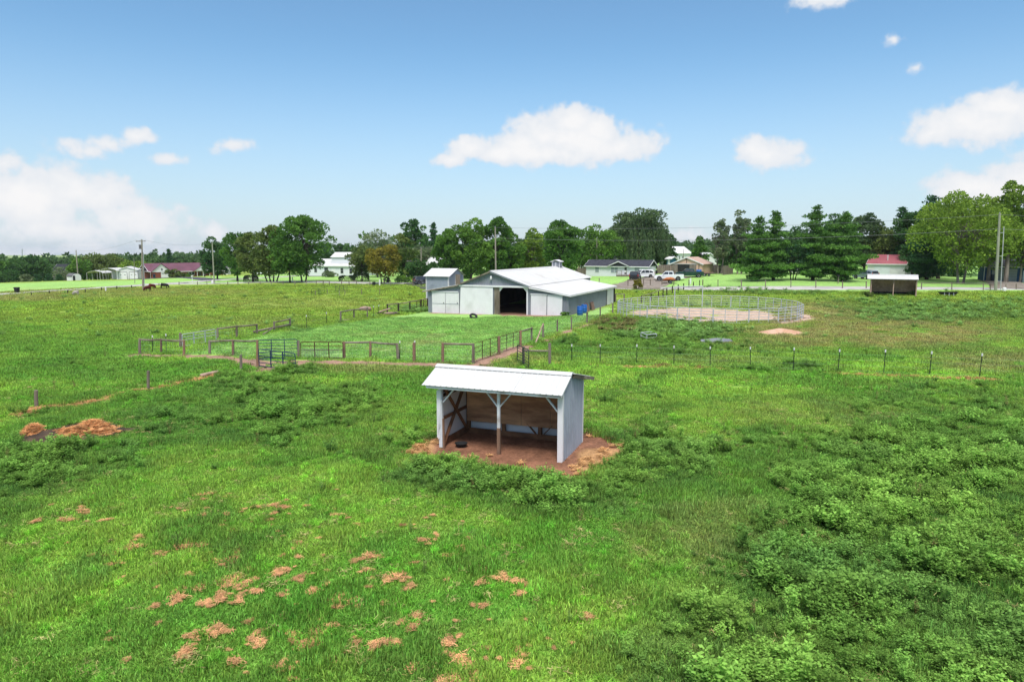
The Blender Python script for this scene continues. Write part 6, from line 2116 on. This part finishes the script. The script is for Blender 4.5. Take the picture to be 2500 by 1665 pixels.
# ---------------------------------------------------------------- poles and wires
POLEW = pm('weathered pole timber', lin(160, 152, 138, .8), .9, .18, 2, lin(134, 126, 112, .8), stretch=(1, 1, .2))
POLEG = pm('greenish treated pole', lin(166, 168, 146, .8), .9, .15, 2, lin(144, 146, 128, .8), stretch=(1, 1, .2))
def pole(label, px, Y, top_px, top_py, r_=.15, arm=False, mat=POLEW, conduit=None, name='utility_pole', ins=True):
    g = GX(px, Y)
    t = thing(name, label, 'pole', g, 0)
    tp = Vector(at(top_px, top_py, Y)) - g
    MB().tube([(0, 0, -.4), tp * .5, tp], [r_ * 1.15, r_ * .95, r_ * .75], 10).obj('pole', mat, t)
    if arm:
        MB().beam(tp + Vector((-1.1, 0, -.35)), tp + Vector((.7, 0, -.3)), .1, .12).obj('crossarm', WOOD_OLD, t)
        for x_ in (-1.0, -.3, .6):
            MB().tube([tp + Vector((x_, 0, -.28)), tp + Vector((x_, 0, -.08))], .05, 8).obj('insulator', GALV, t)
        c = tp * .86
        MB().tube([(c.x - .3, -.1, c.z - .45), (c.x - .3, -.1, c.z + .35)], .2, 10).obj('transformer', GREYB, t)
    elif ins:
        MB().tube([tp, tp + Vector((0, 0, .18))], .04, 8).obj('insulator', GALV, t)
    if conduit:
        dx, top, m_ = conduit
        c = Vector((dx, -.15, 0))
        MB().tube([c + Vector((0, 0, -.2)), c + tp * top], .055, 8).obj('conduit', m_, t)
        for k in (.12, .45, .75):
            if k < top:
                MB().beam(tp * k, c + tp * k, .04, .06).obj('bracket', GALV, t)
    return t, g + tp
_, TL1 = pole('tall wooden utility pole with crossarm and pale conduit by the red cows', 349.5, 128, 346, 585, .16, True, conduit=(.32, .74, pm('pale conduit', lin(206, 212, 218), .5, .05, 2)))
_, TL2 = pole('plain utility pole behind the small rounded shed', 191, 212, 185.5, 611, .17)
pole('thin grey pole before the white garage', 329, 165, 327, 631, .07, ins=False)
_, TL3 = pole('plain utility pole at the road junction before the brick house', 523, 158, 518, 592, .15, mat=POLEG)
_, TC = pole('plain utility pole rising behind the barn ridge', 1211, 128, 1209, 556, .15)
_, TS = pole('short utility pole among the trees left of the barn', 1029, 152, 1028, 605, .14)
_, TM = pole('utility pole with a drop cable behind the mobile home', 1457, 168, 1457, 582, .13)
_, TW = pole('dark thin pole before the far two storey house', 1669, 200, 1669, 609, .1)
_, TR = pole('large greenish utility pole with white conduit at the right edge', 2431, 103.5, 2441, 521, .19, mat=POLEG, conduit=(.62, .83, pm('white conduit', lin(226, 228, 230), .5, .04, 2)))
_, TT = pole('faint lattice radio mast far off at the left horizon', 54, 620, 54, 608, .5, ins=False, name='radio_mast', mat=GALV)

def cable(label, p, q, sag, r_=.014):
    p, q = Vector(p), Vector(q)
    pts = [p.lerp(q, k / 16) - Vector((0, 0, sag * 4 * (k / 16) * (1 - k / 16))) - p for k in range(17)]
    o = MB().tube(pts, r_, 5).obj('overhead_cable', pm('grey cable', lin(150, 152, 156), .5, .05, 2))
    o.location = p
    return tag(o, label, 'cable')
cable('upper overhead cable from the right hand pole to the pole behind the barn', TR + Vector((0, 0, -.2)), TC, .9, .018)
cable('lower overhead cable from the right hand pole to the pole behind the barn', TR + Vector((0, 0, -2.3)), TC + Vector((0, 0, -1.9)), 1.0, .022)
cable('service cable from the pole behind the barn to the mobile home pole', TC + Vector((0, 0, -2.3)), TM + Vector((0, 0, -.8)), .5)
cable('cable from the mobile home pole towards the far two storey house', TM + Vector((0, 0, -.2)), TW, .7, .018)
cable('overhead cable from the junction pole to the short pole left of the barn', TL3, TS + Vector((0, 0, .0)), 1.0)
cable('overhead cable from the junction pole to the pole by the red cows', TL3, TL1 + Vector((.6, 0, -.1)), .8)
cable('overhead cable from the pole by the red cows to the pole at the rounded shed', TL1 + Vector((-1.0, 0, -.1)), TL2, .9)
cable('overhead cable from the short pole to the pole behind the barn', TS, TC + Vector((0, 0, -1.9)), .7)
cable('overhead cable leaving the right hand pole past the frame edge', TR + Vector((0, 0, -.2)), (130, 96, 12.5), .8, .018)
cable('second cable from the right hand pole past the frame edge', TR + Vector((0, 0, -2.3)), (130, 96, 10.5), .8, .02)
# ---------------------------------------------------------------- trees
BARK = pm('grey brown bark', lin(98, 86, 74), .95, .3, 4, lin(70, 60, 52), bump=.6, stretch=(1, 1, .3))
BARKP = pm('pale bark', lin(168, 156, 144), .95, .3, 4, lin(110, 100, 92), bump=.4, stretch=(1, 1, .3))
LM = {
    'maple': leafmat('maple leaves', (0.050, 0.125, 0.027), (0.141, 0.282, 0.050)),
    'dark': leafmat('dark leaves', (0.037, 0.095, 0.033), (0.099, 0.199, 0.056)),
    'olive': leafmat('olive leaves', (0.083, 0.133, 0.037), (0.199, 0.257, 0.070)),
    'green': leafmat('mid green leaves', (0.066, 0.153, 0.029), (0.191, 0.340, 0.059)),
    'yellow': leafmat('yellow green leaves', (.085, .155, .022), (.280, .410, .062)),
    'autumn': leafmat('autumn leaves', (.135, .140, .026), (.350, .295, .050)),
    'willow': leafmat('willow leaves', (0.050, 0.095, 0.043), (0.141, 0.207, 0.086)),
    'airy': leafmat('grey green leaves', (0.092, 0.141, 0.066), (0.232, 0.282, 0.141)),
    'pine': leafmat('pine needles', (.022, .062, .018), (0.175, 0.356, 0.066), .15),  # dark tone deepened to paint shaded gaps between boughs
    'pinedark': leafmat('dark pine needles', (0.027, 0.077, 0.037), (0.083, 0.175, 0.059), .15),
    'hedge': leafmat('clipped hedge leaves', (0.021, 0.037, 0.021), (0.050, 0.079, 0.033), .15),
    'far': leafmat('distant forest leaves', (0.045, 0.104, 0.043), (0.133, 0.215, 0.077)),
}

def leaf_quads(C, D, size, g, aspect=.55, up=None):
    """diamond leaves at C growing along D"""
    n = len(C)
    r_ = g.normal(0, 1, (n, 3))
    S = np.cross(D, r_)
    S /= np.linalg.norm(S, axis=1, keepdims=True) + 1e-9
    k = (size * g.uniform(.65, 1.3, n))[:, None]
    V = np.stack([C - D * k * .5, C + S * k * aspect * .5, C + D * k * .5, C - S * k * aspect * .5], 1).reshape(-1, 3)
    return V

def unit(V):
    return V / (np.linalg.norm(V, axis=1, keepdims=True) + 1e-9)

def crown_broad(g, H, rx, z0, n, leaf, nc, shape='round', gap=.0):
    """clump centres fill a crown between z0 and H; leaves clothe each clump"""
    zc, rz = (z0 + H) / 2, (H - z0) / 2
    cs = []
    while len(cs) < nc:
        p = g.uniform(-1, 1, 3)
        r_ = np.linalg.norm(p)
        if r_ > 1 or r_ < .45:
            continue
        t = (p[2] + 1) / 2
        prof = {'round': 1.0, 'cone': 1.15 - .75 * t, 'spread': .72 + .45 * math.sin(PI * min(1, t * 1.1)), 'vase': .6 + .5 * t, 'column': .9}[shape]
        cs.append((p[0] * rx * prof * .92, p[1] * rx * prof * .92, zc + p[2] * rz * .88))
    cs = np.array(cs)
    cr = rx * g.uniform(.22, .38, nc) * (1.0 if nc < 60 else .88)
    w = cr ** 2
    w /= w.sum()
    ci = g.choice(nc, n, p=w)
    d = unit(g.normal(0, 1, (n, 3)))
    d[:, 2] = np.abs(d[:, 2]) * np.where(g.uniform(0, 1, n) < .75, 1, -1)
    C = cs[ci] + d * (cr[ci] * g.uniform(.72, 1.08, n))[:, None] * np.array([1, 1, .8])
    out = unit(C - np.array([0, 0, zc - rz * .4]))
    D = unit(d * .6 + out * .3 + g.normal(0, .55, (n, 3)))
    cl = g.uniform(0, 1, nc)
    tint = np.clip(.68 * cl[ci] + .32 * g.uniform(0, 1, n), 0, 1)  # leaf tone varies by clump, contrast raised to paint shaded gaps
    return cs, leaf_quads(C, D, leaf * 1.12, g, .62), np.repeat(tint, 4)

def crown_willow(g, H, rx, z0, n, leaf):
    cs, V0, T0 = crown_broad(g, H, rx * .8, H * .42, n // 3, leaf, 40)
    ns = 260
    a = g.uniform(0, 2 * PI, ns)
    r_ = rx * np.sqrt(g.uniform(.1, 1, ns))
    top = H * (.55 + .42 * (1 - (r_ / rx) ** 2)) * g.uniform(.85, 1, ns)
    ln = g.uniform(.25, .6, ns) * H
    si = g.integers(0, ns, n)
    t = g.uniform(0, 1, n)
    C = np.c_[np.cos(a[si]) * r_[si] + g.normal(0, .16, n), np.sin(a[si]) * r_[si] + g.normal(0, .16, n), np.maximum(top[si] - ln[si] * t, z0)]
    D = unit(np.c_[g.normal(0, .25, (n, 2)), -np.ones(n)])
    V1 = leaf_quads(C, D, leaf * 1.25, g, .3)
    T1 = np.repeat(np.clip(.6 * g.uniform(0, 1, ns)[si] + .4 * g.uniform(0, 1, n), 0, 1), 4)
    return cs, np.r_[V0, V1], np.r_[T0, T1]

def crown_pine(g, H, rx, z0, n, leaf, dense=1.0, taper=.62):
    """irregular whorls of boughs, each ending in rounded clumps of upright needle tufts"""
    tiers = max(7, int((H - z0) / .62))
    cl = []
    br = []
    for i in range(tiers):
        t = i / (tiers - 1)
        z_ = z0 + (H - z0) * (t ** .95)
        Lb_ = rx * (1.02 - t) ** taper * (.78 + .3 * math.sin(i * 2.3 + rx)) + .25
        if t < .10:
            Lb_ *= .85
        nb = int(5 + 4 * (1 - t))
        a0 = g.uniform(0, 2 * PI)
        for b in range(nb):
            a = a0 + 2 * PI * b / nb + g.uniform(-.35, .35)
            L_ = Lb_ * g.uniform(.55, 1.12)
            up_ = g.uniform(-.02, .16) + .38 * t ** 2
            zb_ = z_ + g.uniform(-.25, .25)
            br.append((zb_, a, L_, up_))
            for q in np.linspace(.30, 1.0, max(2, int(L_ / .75) + 1)):
                r_ = (.34 + .20 * L_ * (1 - .45 * q)) * g.uniform(.8, 1.25)
                cl.append((a + g.uniform(-.22, .22), L_ * q, zb_ + L_ * q * up_ + g.uniform(-.1, .12), r_, g.uniform(0, 1)))
    B = np.array(cl)
    w = B[:, 3] ** 2
    bi = g.choice(len(B), n, p=w / w.sum())
    K_ = B[bi]
    d = unit(g.normal(0, 1, (n, 3)))
    d[:, 2] = np.abs(d[:, 2]) * np.where(g.uniform(0, 1, n) < .85, 1, -.5)
    C = np.c_[np.cos(K_[:, 0]) * K_[:, 1], np.sin(K_[:, 0]) * K_[:, 1], K_[:, 2]] + d * (K_[:, 3] * g.uniform(.6, 1.1, n))[:, None] * np.array([1.25, 1.25, .62])
    D = unit(d * .55 + np.array([0, 0, .55]) + g.normal(0, .4, (n, 3)))
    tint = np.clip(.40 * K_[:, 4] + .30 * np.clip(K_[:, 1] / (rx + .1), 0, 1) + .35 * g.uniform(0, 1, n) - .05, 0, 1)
    return br, leaf_quads(C, D, leaf * 1.15, g, .42), np.repeat(tint, 4)

def quads(V):
    return np.arange(len(V)).reshape(-1, 4)

def tree(label, kind, leafkind, px, Y, top_py, hw, n=4200, leaf=.42, trunk=.16, z0=.28, shape='round', stems=1, nc=46, seed=None, name='tree', cat='tree', group=None, lean=0, base_lift=0):
    b = GX(px, Y)
    n = int(n * 1.45)
    H = at(px, top_py, Y)[2] - b.z
    rx = hw / F * Y * (1.0 if kind == 'pine' else 1.10)
    z0 = z0 * .6
    g = np.random.default_rng(seed if seed is not None else abs(hash((px, Y))) % 99991 if False else int(px * 7 + Y * 13))
    t = thing(name, label, cat, b, 0, group)
    zb = H * z0
    r0 = max(.06, trunk * H / 12 * 1.6)
    m = MB()
    if kind == 'pine':
        br, V, T = crown_pine(g, H, rx, zb * .7, int(n * 1.35), leaf)
        m.tube([(0, 0, -.3), (0, 0, H * .4), (0, 0, H * .95)], [r0 * 1.2, r0 * .8, .03], 9)
        for z_, a, L_, up_ in br[::3]:
            m.tube([(0, 0, z_), (math.cos(a) * L_ * .8, math.sin(a) * L_ * .8, z_ + L_ * .8 * up_)], [.05, .015], 5)
        for k in range(8):
            a = g.uniform(0, 2 * PI)
            z_ = zb * g.uniform(.55, 1)
            m.tube([(0, 0, z_), (math.cos(a) * rx * .5, math.sin(a) * rx * .5, z_ - .2)], [.04, .01], 4)
    else:
        if kind == 'willow':
            cs, V, T = crown_willow(g, H, rx, zb, n, leaf)
        else:
            cs, V, T = crown_broad(g, H, rx, zb, n, leaf, nc, shape)
        tops = []
        for s in range(stems):
            ax = (s - (stems - 1) / 2) * r0 * 2.4
            ex = ax * 4 + lean * H * .3
            p1 = (ax * 1.6 + lean * zb * .5, g.uniform(-.1, .1), max(zb, .5))
            p2 = (ex, g.uniform(-.4, .4), zb + (H - zb) * .55)
            rr_ = r0 * (1 if stems == 1 else .6)
            m.tube([(ax, 0, -.3), (ax * 1.2 + lean * .2, 0, .35), p1, p2], [rr_ * 1.3, rr_, rr_ * .85, rr_ * .3], 9)
            tops.append((p1, p2))
        for c in cs[::2]:
            p1, p2 = tops[int(g.integers(0, stems))]
            q0 = Vector(p1).lerp(Vector(p2), float(g.uniform(.1, .9)))
            c = Vector(c)
            m.tube([q0, q0.lerp(c, .55) + Vector((0, 0, .25)), c], [r0 * .32, r0 * .2, .02], 5)
    m.obj('trunk', BARKP if leafkind in ('airy', 'yellow') else BARK, t)
    mkobj('crown', np_mesh('crown', V, quads(V), LM[leafkind], T), t)
    return t

def bush(label, leafkind, px, Y, top_py, hw, n=1400, leaf=.3, name='bush', cat='bush', group=None, clip=False):
    b = GX(px, Y)
    H = max(.5, at(px, top_py, Y)[2] - b.z)
    rx = hw / F * Y
    g = np.random.default_rng(int(px * 11 + Y * 3))
    t = thing(name, label, cat, b, 0, group)
    if clip:
        d = unit(g.normal(0, 1, (n, 3)))
        d[:, 2] = np.abs(d[:, 2])
        pw = .45
        C = np.sign(d) * np.abs(d) ** pw * np.array([rx, min(rx, 1.3), H]) * g.uniform(.88, 1.02, (n, 1)) * .86
        D = unit(d + g.normal(0, .6, (n, 3)))
        V, T = leaf_quads(C, D, leaf, g), np.repeat(g.uniform(0, 1, n), 4)
    else:
        _, V, T = crown_broad(g, H * 1.05, rx, -H * .12, n, leaf, 16)
    m = MB()
    for k in range(5):
        a = g.uniform(0, 2 * PI)
        m.tube([(math.cos(a) * .1, math.sin(a) * .1, -.2), (math.cos(a) * rx * .5, math.sin(a) * rx * .5, H * .7)], [.05, .015], 5)
    m.obj('stem', BARK, t)
    mkobj('foliage', np_mesh('foliage', V, quads(V), LM[leafkind], T), t)
    return t

# left row by the white farmhouse
tree('dark tree farthest left of the maple row behind the brick house corner', 'broad', 'dark', 531, 186, 577, 33, 4200, .5, z0=.10, shape='column')
tree('green rounded tree second in the maple row', 'broad', 'maple', 580, 168, 560, 36, 4600, .48, z0=.12)
tree('olive tree third in the maple row', 'broad', 'olive', 618, 160, 560, 36, 4400, .46, z0=.14)
tree('many stemmed olive tree left of the tallest maple', 'broad', 'olive', 664, 150, 551, 40, 5200, .44, z0=.20, stems=4)
tree('tallest dark maple of the row with a broad round crown', 'broad', 'maple', 742, 148, 521, 60, 9000, .46, z0=.18, stems=2, nc=80, shape='spread')
tree('low maple filling the gap below the tallest one', 'broad', 'maple', 708, 146, 585, 40, 3400, .42, z0=.25)
tree('distant tree peeking above the white farmhouse roof', 'broad', 'dark', 838, 235, 594, 20, 1800, .6, z0=.2)
tree('airy grey green tree with a fine spreading top', 'broad', 'airy', 922, 172, 564, 46, 3000, .42, z0=.22, shape='spread', nc=70)
tree('olive tree in front of the farmhouse right end', 'broad', 'olive', 884, 152, 598, 34, 3200, .4, z0=.18)
tree('olive yellow autumn tree standing beside the road left of the barn', 'broad', 'autumn', 935, 141, 590, 38, 4200, .38, z0=.20, stems=2)
tree('mid green tree right of the autumn tree', 'broad', 'olive', 988, 160, 569, 30, 3800, .42, z0=.12)
tree('tall dark round tree on the skyline left of the barn', 'broad', 'dark', 1010, 205, 534, 33, 4600, .6, z0=.25, nc=60)
tree('slim dark pine on the skyline left of the barn', 'pine', 'pinedark', 1060, 215, 549, 17, 2600, .6, z0=.15)
tree('light green tree low behind the small grey shed', 'broad', 'airy', 1040, 180, 600, 34, 3000, .45, z0=.1)
tree('dark leaning small tree left of the small grey shed', 'broad', 'dark', 1022, 142, 632, 26, 2200, .34, z0=.35, lean=-.25)
tree('leafy green tree left of the pole behind the barn', 'broad', 'maple', 1098, 140, 553, 36, 5000, .42, z0=.02)
tree('broad green tree with an uneven top behind the barn roof', 'broad', 'green', 1150, 138, 527, 48, 7400, .42, z0=.02, nc=70)
tree('tall green tree right of the pole behind the barn', 'broad', 'maple', 1206, 141, 521, 38, 6000, .42, z0=.02, nc=60)
tree('shorter green tree at the right of the group behind the barn', 'broad', 'green', 1246, 144, 548, 32, 4200, .42, z0=.02)
tree('yellow olive tree behind the barn roof', 'broad', 'yellow', 1298, 150, 547, 36, 4400, .42, z0=.02)
tree('dark full tree left of the mobile home', 'broad', 'maple', 1370, 143, 527, 46, 7400, .42, z0=.02, nc=70, shape='column')
tree('light green tree behind the mobile home left half', 'broad', 'green', 1462, 172, 545, 50, 5600, .48, z0=.02)
tree('small green tree between the mobile home trees', 'broad', 'green', 1420, 168, 560, 26, 2600, .44, z0=.15)
tree('huge weeping willow behind the mobile home', 'willow', 'willow', 1556, 178, 510, 74, 15000, .5, z0=.08)
tree('dark tree at the right flank of the weeping willow', 'broad', 'dark', 1622, 182, 556, 28, 3200, .5, z0=.05)
tree('small pointed tree behind the tan garage', 'broad', 'maple', 1707, 172, 577, 22, 2800, .42, z0=.1, shape='cone')
tree('slender pale birch, the shorter of the pair', 'broad', 'airy', 1757, 152, 525, 22, 2300, .36, z0=.25, shape='column', stems=2, nc=60)
tree('slender pale birch, the taller of the pair', 'broad', 'airy', 1805, 152, 506, 25, 3000, .36, z0=.25, shape='column', stems=2, nc=70)
tree('dark leafy mass at the foot of the birches', 'broad', 'dark', 1785, 155, 575, 36, 3600, .42, z0=.05)
# pines along the road
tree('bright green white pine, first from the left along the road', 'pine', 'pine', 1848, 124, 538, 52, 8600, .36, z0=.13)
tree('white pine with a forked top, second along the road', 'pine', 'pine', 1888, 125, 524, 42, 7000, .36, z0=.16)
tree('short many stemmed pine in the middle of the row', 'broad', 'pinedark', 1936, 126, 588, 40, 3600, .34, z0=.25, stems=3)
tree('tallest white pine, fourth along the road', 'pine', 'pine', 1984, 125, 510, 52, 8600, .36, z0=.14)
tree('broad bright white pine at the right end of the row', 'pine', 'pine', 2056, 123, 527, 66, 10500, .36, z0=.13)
tree('dark green tree behind the pine row', 'broad', 'dark', 2036, 150, 514, 36, 4200, .44, z0=.1)
tree('dark spreading tree right behind the pine row', 'broad', 'willow', 2108, 152, 509, 46, 6400, .44, z0=.08, nc=70)
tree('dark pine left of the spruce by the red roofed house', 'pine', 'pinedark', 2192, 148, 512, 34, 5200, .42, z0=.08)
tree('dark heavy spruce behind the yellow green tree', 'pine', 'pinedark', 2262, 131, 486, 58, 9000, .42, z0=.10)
tree('dark tree closing the gap behind the spruce', 'broad', 'dark', 2300, 152, 500, 50, 5200, .46, z0=.05)
tree('big yellow green tree beside the road at the right', 'broad', 'yellow', 2345, 119, 458, 92, 13000, .38, z0=.16, stems=2, nc=110, shape='spread')
tree('tall yellow green tree leaning over the blue workshop', 'broad', 'yellow', 2455, 123, 437, 46, 6400, .38, z0=.34, nc=60, shape='vase')
tree('dark tree at the right edge of the view', 'broad', 'dark', 2520, 126, 458, 48, 5600, .42, z0=.2)
tree('low yellow green tree before the blue workshop roof', 'broad', 'yellow', 2490, 124, 566, 44, 3800, .36, z0=.42)
tree('dark backdrop tree behind the blue workshop', 'broad', 'dark', 2410, 152, 500, 70, 6000, .5, z0=.02)
tree('dark low tree behind the red roofed house', 'broad', 'dark', 2160, 168, 560, 40, 3600, .5, z0=.02)
tree('rounded dark tree left of the heavy spruce', 'broad', 'dark', 2226, 142, 500, 42, 5200, .44, z0=.02)
tree('full green tree between the heavy spruce and the yellow green tree', 'broad', 'maple', 2290, 136, 480, 46, 5600, .42, z0=.05)
tree('yellow green tree filling in before the right pole', 'broad', 'yellow', 2412, 127, 470, 46, 5200, .38, z0=.2)
tree('dark leafy tree behind the first two pines', 'broad', 'maple', 1868, 150, 560, 44, 4200, .44, z0=.02)
tree('dark leafy tree behind the short many stemmed pine', 'broad', 'dark', 1938, 152, 552, 42, 4200, .44, z0=.02)
tree('dark leafy tree behind the fourth pine', 'broad', 'maple', 2010, 154, 540, 44, 4200, .44, z0=.02)
tree('grey green tree right of the pine row', 'broad', 'olive', 2150, 150, 545, 40, 4200, .44, z0=.02)
# far left
tree('wide dark tree before the dark roofed house at the far left', 'broad', 'dark', 78, 236, 626, 42, 4600, .62, z0=.02, nc=60)
tree('green tree at the left border of the view', 'broad', 'maple', 12, 234, 626, 34, 3400, .6, z0=.02)
tree('low tree mass beyond the left border', 'broad', 'dark', -40, 232, 630, 40, 2600, .6, z0=.02)
tree('light green tree behind the rounded shed', 'broad', 'green', 196, 252, 629, 28, 3000, .62, z0=.02)
tree('wide olive tree behind the carports', 'broad', 'olive', 256, 262, 624, 48, 4800, .66, z0=.02)
tree('bright green bushy tree behind the white garage', 'broad', 'yellow', 330, 252, 641, 34, 3000, .6, z0=.02)
tree('bright green bushy tree left of the brick house roof', 'broad', 'green', 362, 262, 641, 28, 2600, .6, z0=.02)
tree('dark round tree on the skyline above the brick house', 'broad', 'dark', 362, 330, 616, 14, 1500, .8, z0=.05)
tree('pointed dark cedar above the brick house roof', 'pine', 'pinedark', 416, 300, 612, 12, 1600, .8, z0=.05)
tree('small leaning tree by the left end of the maple row', 'broad', 'dark', 500, 220, 604, 8, 700, .5, z0=.3, lean=-.2)
tree('grey leafless shrub tree right of the dark roofed house', 'broad', 'airy', 150, 226, 650, 18, 500, .4, z0=.1, nc=80)
for i, (px, tp) in enumerate(((92, 674), (119.5, 673), (145, 674))):
    tree(('small clipped conifer leftmost of three on the far lawn', 'small clipped conifer in the middle of three on the far lawn', 'small clipped conifer nearest the rounded shed on the far lawn')[i], 'pine', 'pinedark', px, 215, tp, 7, 900, .4, z0=.02, group='small conifers on the far lawn')
bush('bluish bush at the edge of the far left lawn', 'airy', 68, 222, 671, 17, 1200, .45)
bush('dark thicket under the left border tree', 'dark', 20, 228, 664, 44, 2400, .5, name='thicket')
# shrubs
bush('large dark bush before the brick house garage door', 'olive', 420, 222, 659, 16, 1200, .4)
bush('second dark bush before the brick house', 'olive', 441, 222, 661, 13, 1000, .4)
bush('low shrub under the brick house front window', 'green', 459, 228, 668, 9, 600, .4)
bush('shrub right of the brick house porch', 'dark', 531, 236, 665, 8, 600, .4)
bush('clipped black green hedge on the lawn under the maples', 'hedge', 613, 153, 669, 19, 1600, .22, name='hedge', cat='hedge', clip=True)
bush('long clipped hedge before the white farmhouse', 'hedge', 847, 151, 670, 22, 1600, .22, name='hedge', cat='hedge', clip=True)
bush('tall clipped dark bush right of the farmhouse hedge', 'hedge', 882, 150, 662, 22, 1800, .22, name='hedge', cat='hedge', clip=True)
bush('grassy shrub under the farmhouse windows', 'airy', 800, 178, 666, 22, 1200, .3)
bush('low green shrubs on the verge left of the small grey shed', 'green', 985, 147, 675, 24, 1200, .28)
bush('dark shrub behind the autumn tree trunk', 'hedge', 945, 148, 676, 8, 500, .25)
bush('reddish green shrub by the yard fence behind the barn', 'autumn', 1557, 116, 682, 11, 900, .25)
bush('leafy shrub at the right front corner of the barn', 'green', 1380, 78.9, 764, 12, 420, .16)
bush('small bush at the left foot of the brown shelter', 'olive', 2121, 99, 712, 11, 500, .2)
bush('small bush at the right foot of the brown shelter', 'olive', 2225, 100, 713, 10, 500, .2)

for i, (px, Y, tp, hw, lk, lab) in enumerate(((1075, 152, 632, 26, 'dark', 'dark shrub mass behind the small grey shed roof'), (1125, 156, 628, 34, 'maple', 'green shrubs behind the left half of the barn roof'),
        (1190, 154, 630, 34, 'dark', 'dark shrubs beside the pole behind the barn'), (1260, 156, 626, 34, 'green', 'green shrubs behind the barn ridge'),
        (1330, 158, 622, 36, 'dark', 'dark shrubs below the full tree left of the mobile home'), (990, 165, 640, 30, 'dark', 'dark shrubs behind the verge shrubs'),
        (2240, 150, 620, 40, 'dark', 'dark shrubs behind the heavy spruce'), (2330, 148, 610, 50, 'dark', 'dark shrubs behind the big yellow green tree'))):
    bush(lab, lk, px, Y, tp, hw, 2200, .42, name='shrub')
# far woods: one mass on the rising ground at the horizon
def forest(name, label, n, y0, y1, a0, a1, hmin, hmax, seed, leafn=420):
    g = np.random.default_rng(seed)
    protos = []
    for i in range(4):
        _, V, T = crown_broad(g, 1.0, .48, .0, leafn, .12, 14)
        me = np_mesh('%s_kind' % name, V, quads(V), LM['far'], T)
        protos.append(me)
    y = np.sqrt(g.uniform(y0 ** 2, y1 ** 2, n))
    u = g.uniform(a0, a1, n)
    x = u * y
    z = zt(x, y)
    h = g.uniform(hmin, hmax, n) * (.75 + .5 * fbm(x, y, 60, seed, 3))
    w = h * g.uniform(.8, 1.2, n)
    return scatter(name, np.c_[x, y, z - .3], np.c_[np.zeros(n), np.zeros(n), g.uniform(0, 2 * PI, n)], np.c_[w, w, h], g.integers(0, 4, n), np.ones((n, 3)), protos, label, 'woods')
forest('far_woods', 'dark wooded ridge along the horizon', 1500, 420, 1100, -1.05, 1.05, 10, 15, 21)
forest('wood_edge', 'wood edge behind the brick house and left lawns', 150, 275, 400, -.86, -.40, 9, 13, 22)
forest('back_woods', 'woods showing in gaps behind the middle houses', 260, 215, 380, -.36, .95, 7, 12, 23)

# ---------------------------------------------------------------- thin summer haze
hm = bpy.data.materials.new('summer haze')
hm.use_nodes = True
HN = hm.node_tree
HN.nodes.remove(HN.nodes['Principled BSDF'])
pv_ = HN.nodes.new('ShaderNodeVolumePrincipled')
pv_.inputs['Color'].default_value = (.86, .92, 1, 1)
pv_.inputs['Density'].default_value = .00008
pv_.inputs['Anisotropy'].default_value = .2
HN.links.new(pv_.outputs[0], HN.nodes['Material Output'].inputs['Volume'])
zmin, zmax = float(gz.min()) - 1.5, 34.0
haze = MB().box(float(gx.min()) - 50, float(gx.max()) + 50, float(gy.min()) - 20, float(gy.max()) + 50, zmin, zmax).obj('haze', hm)
tag(haze, kind='stuff')
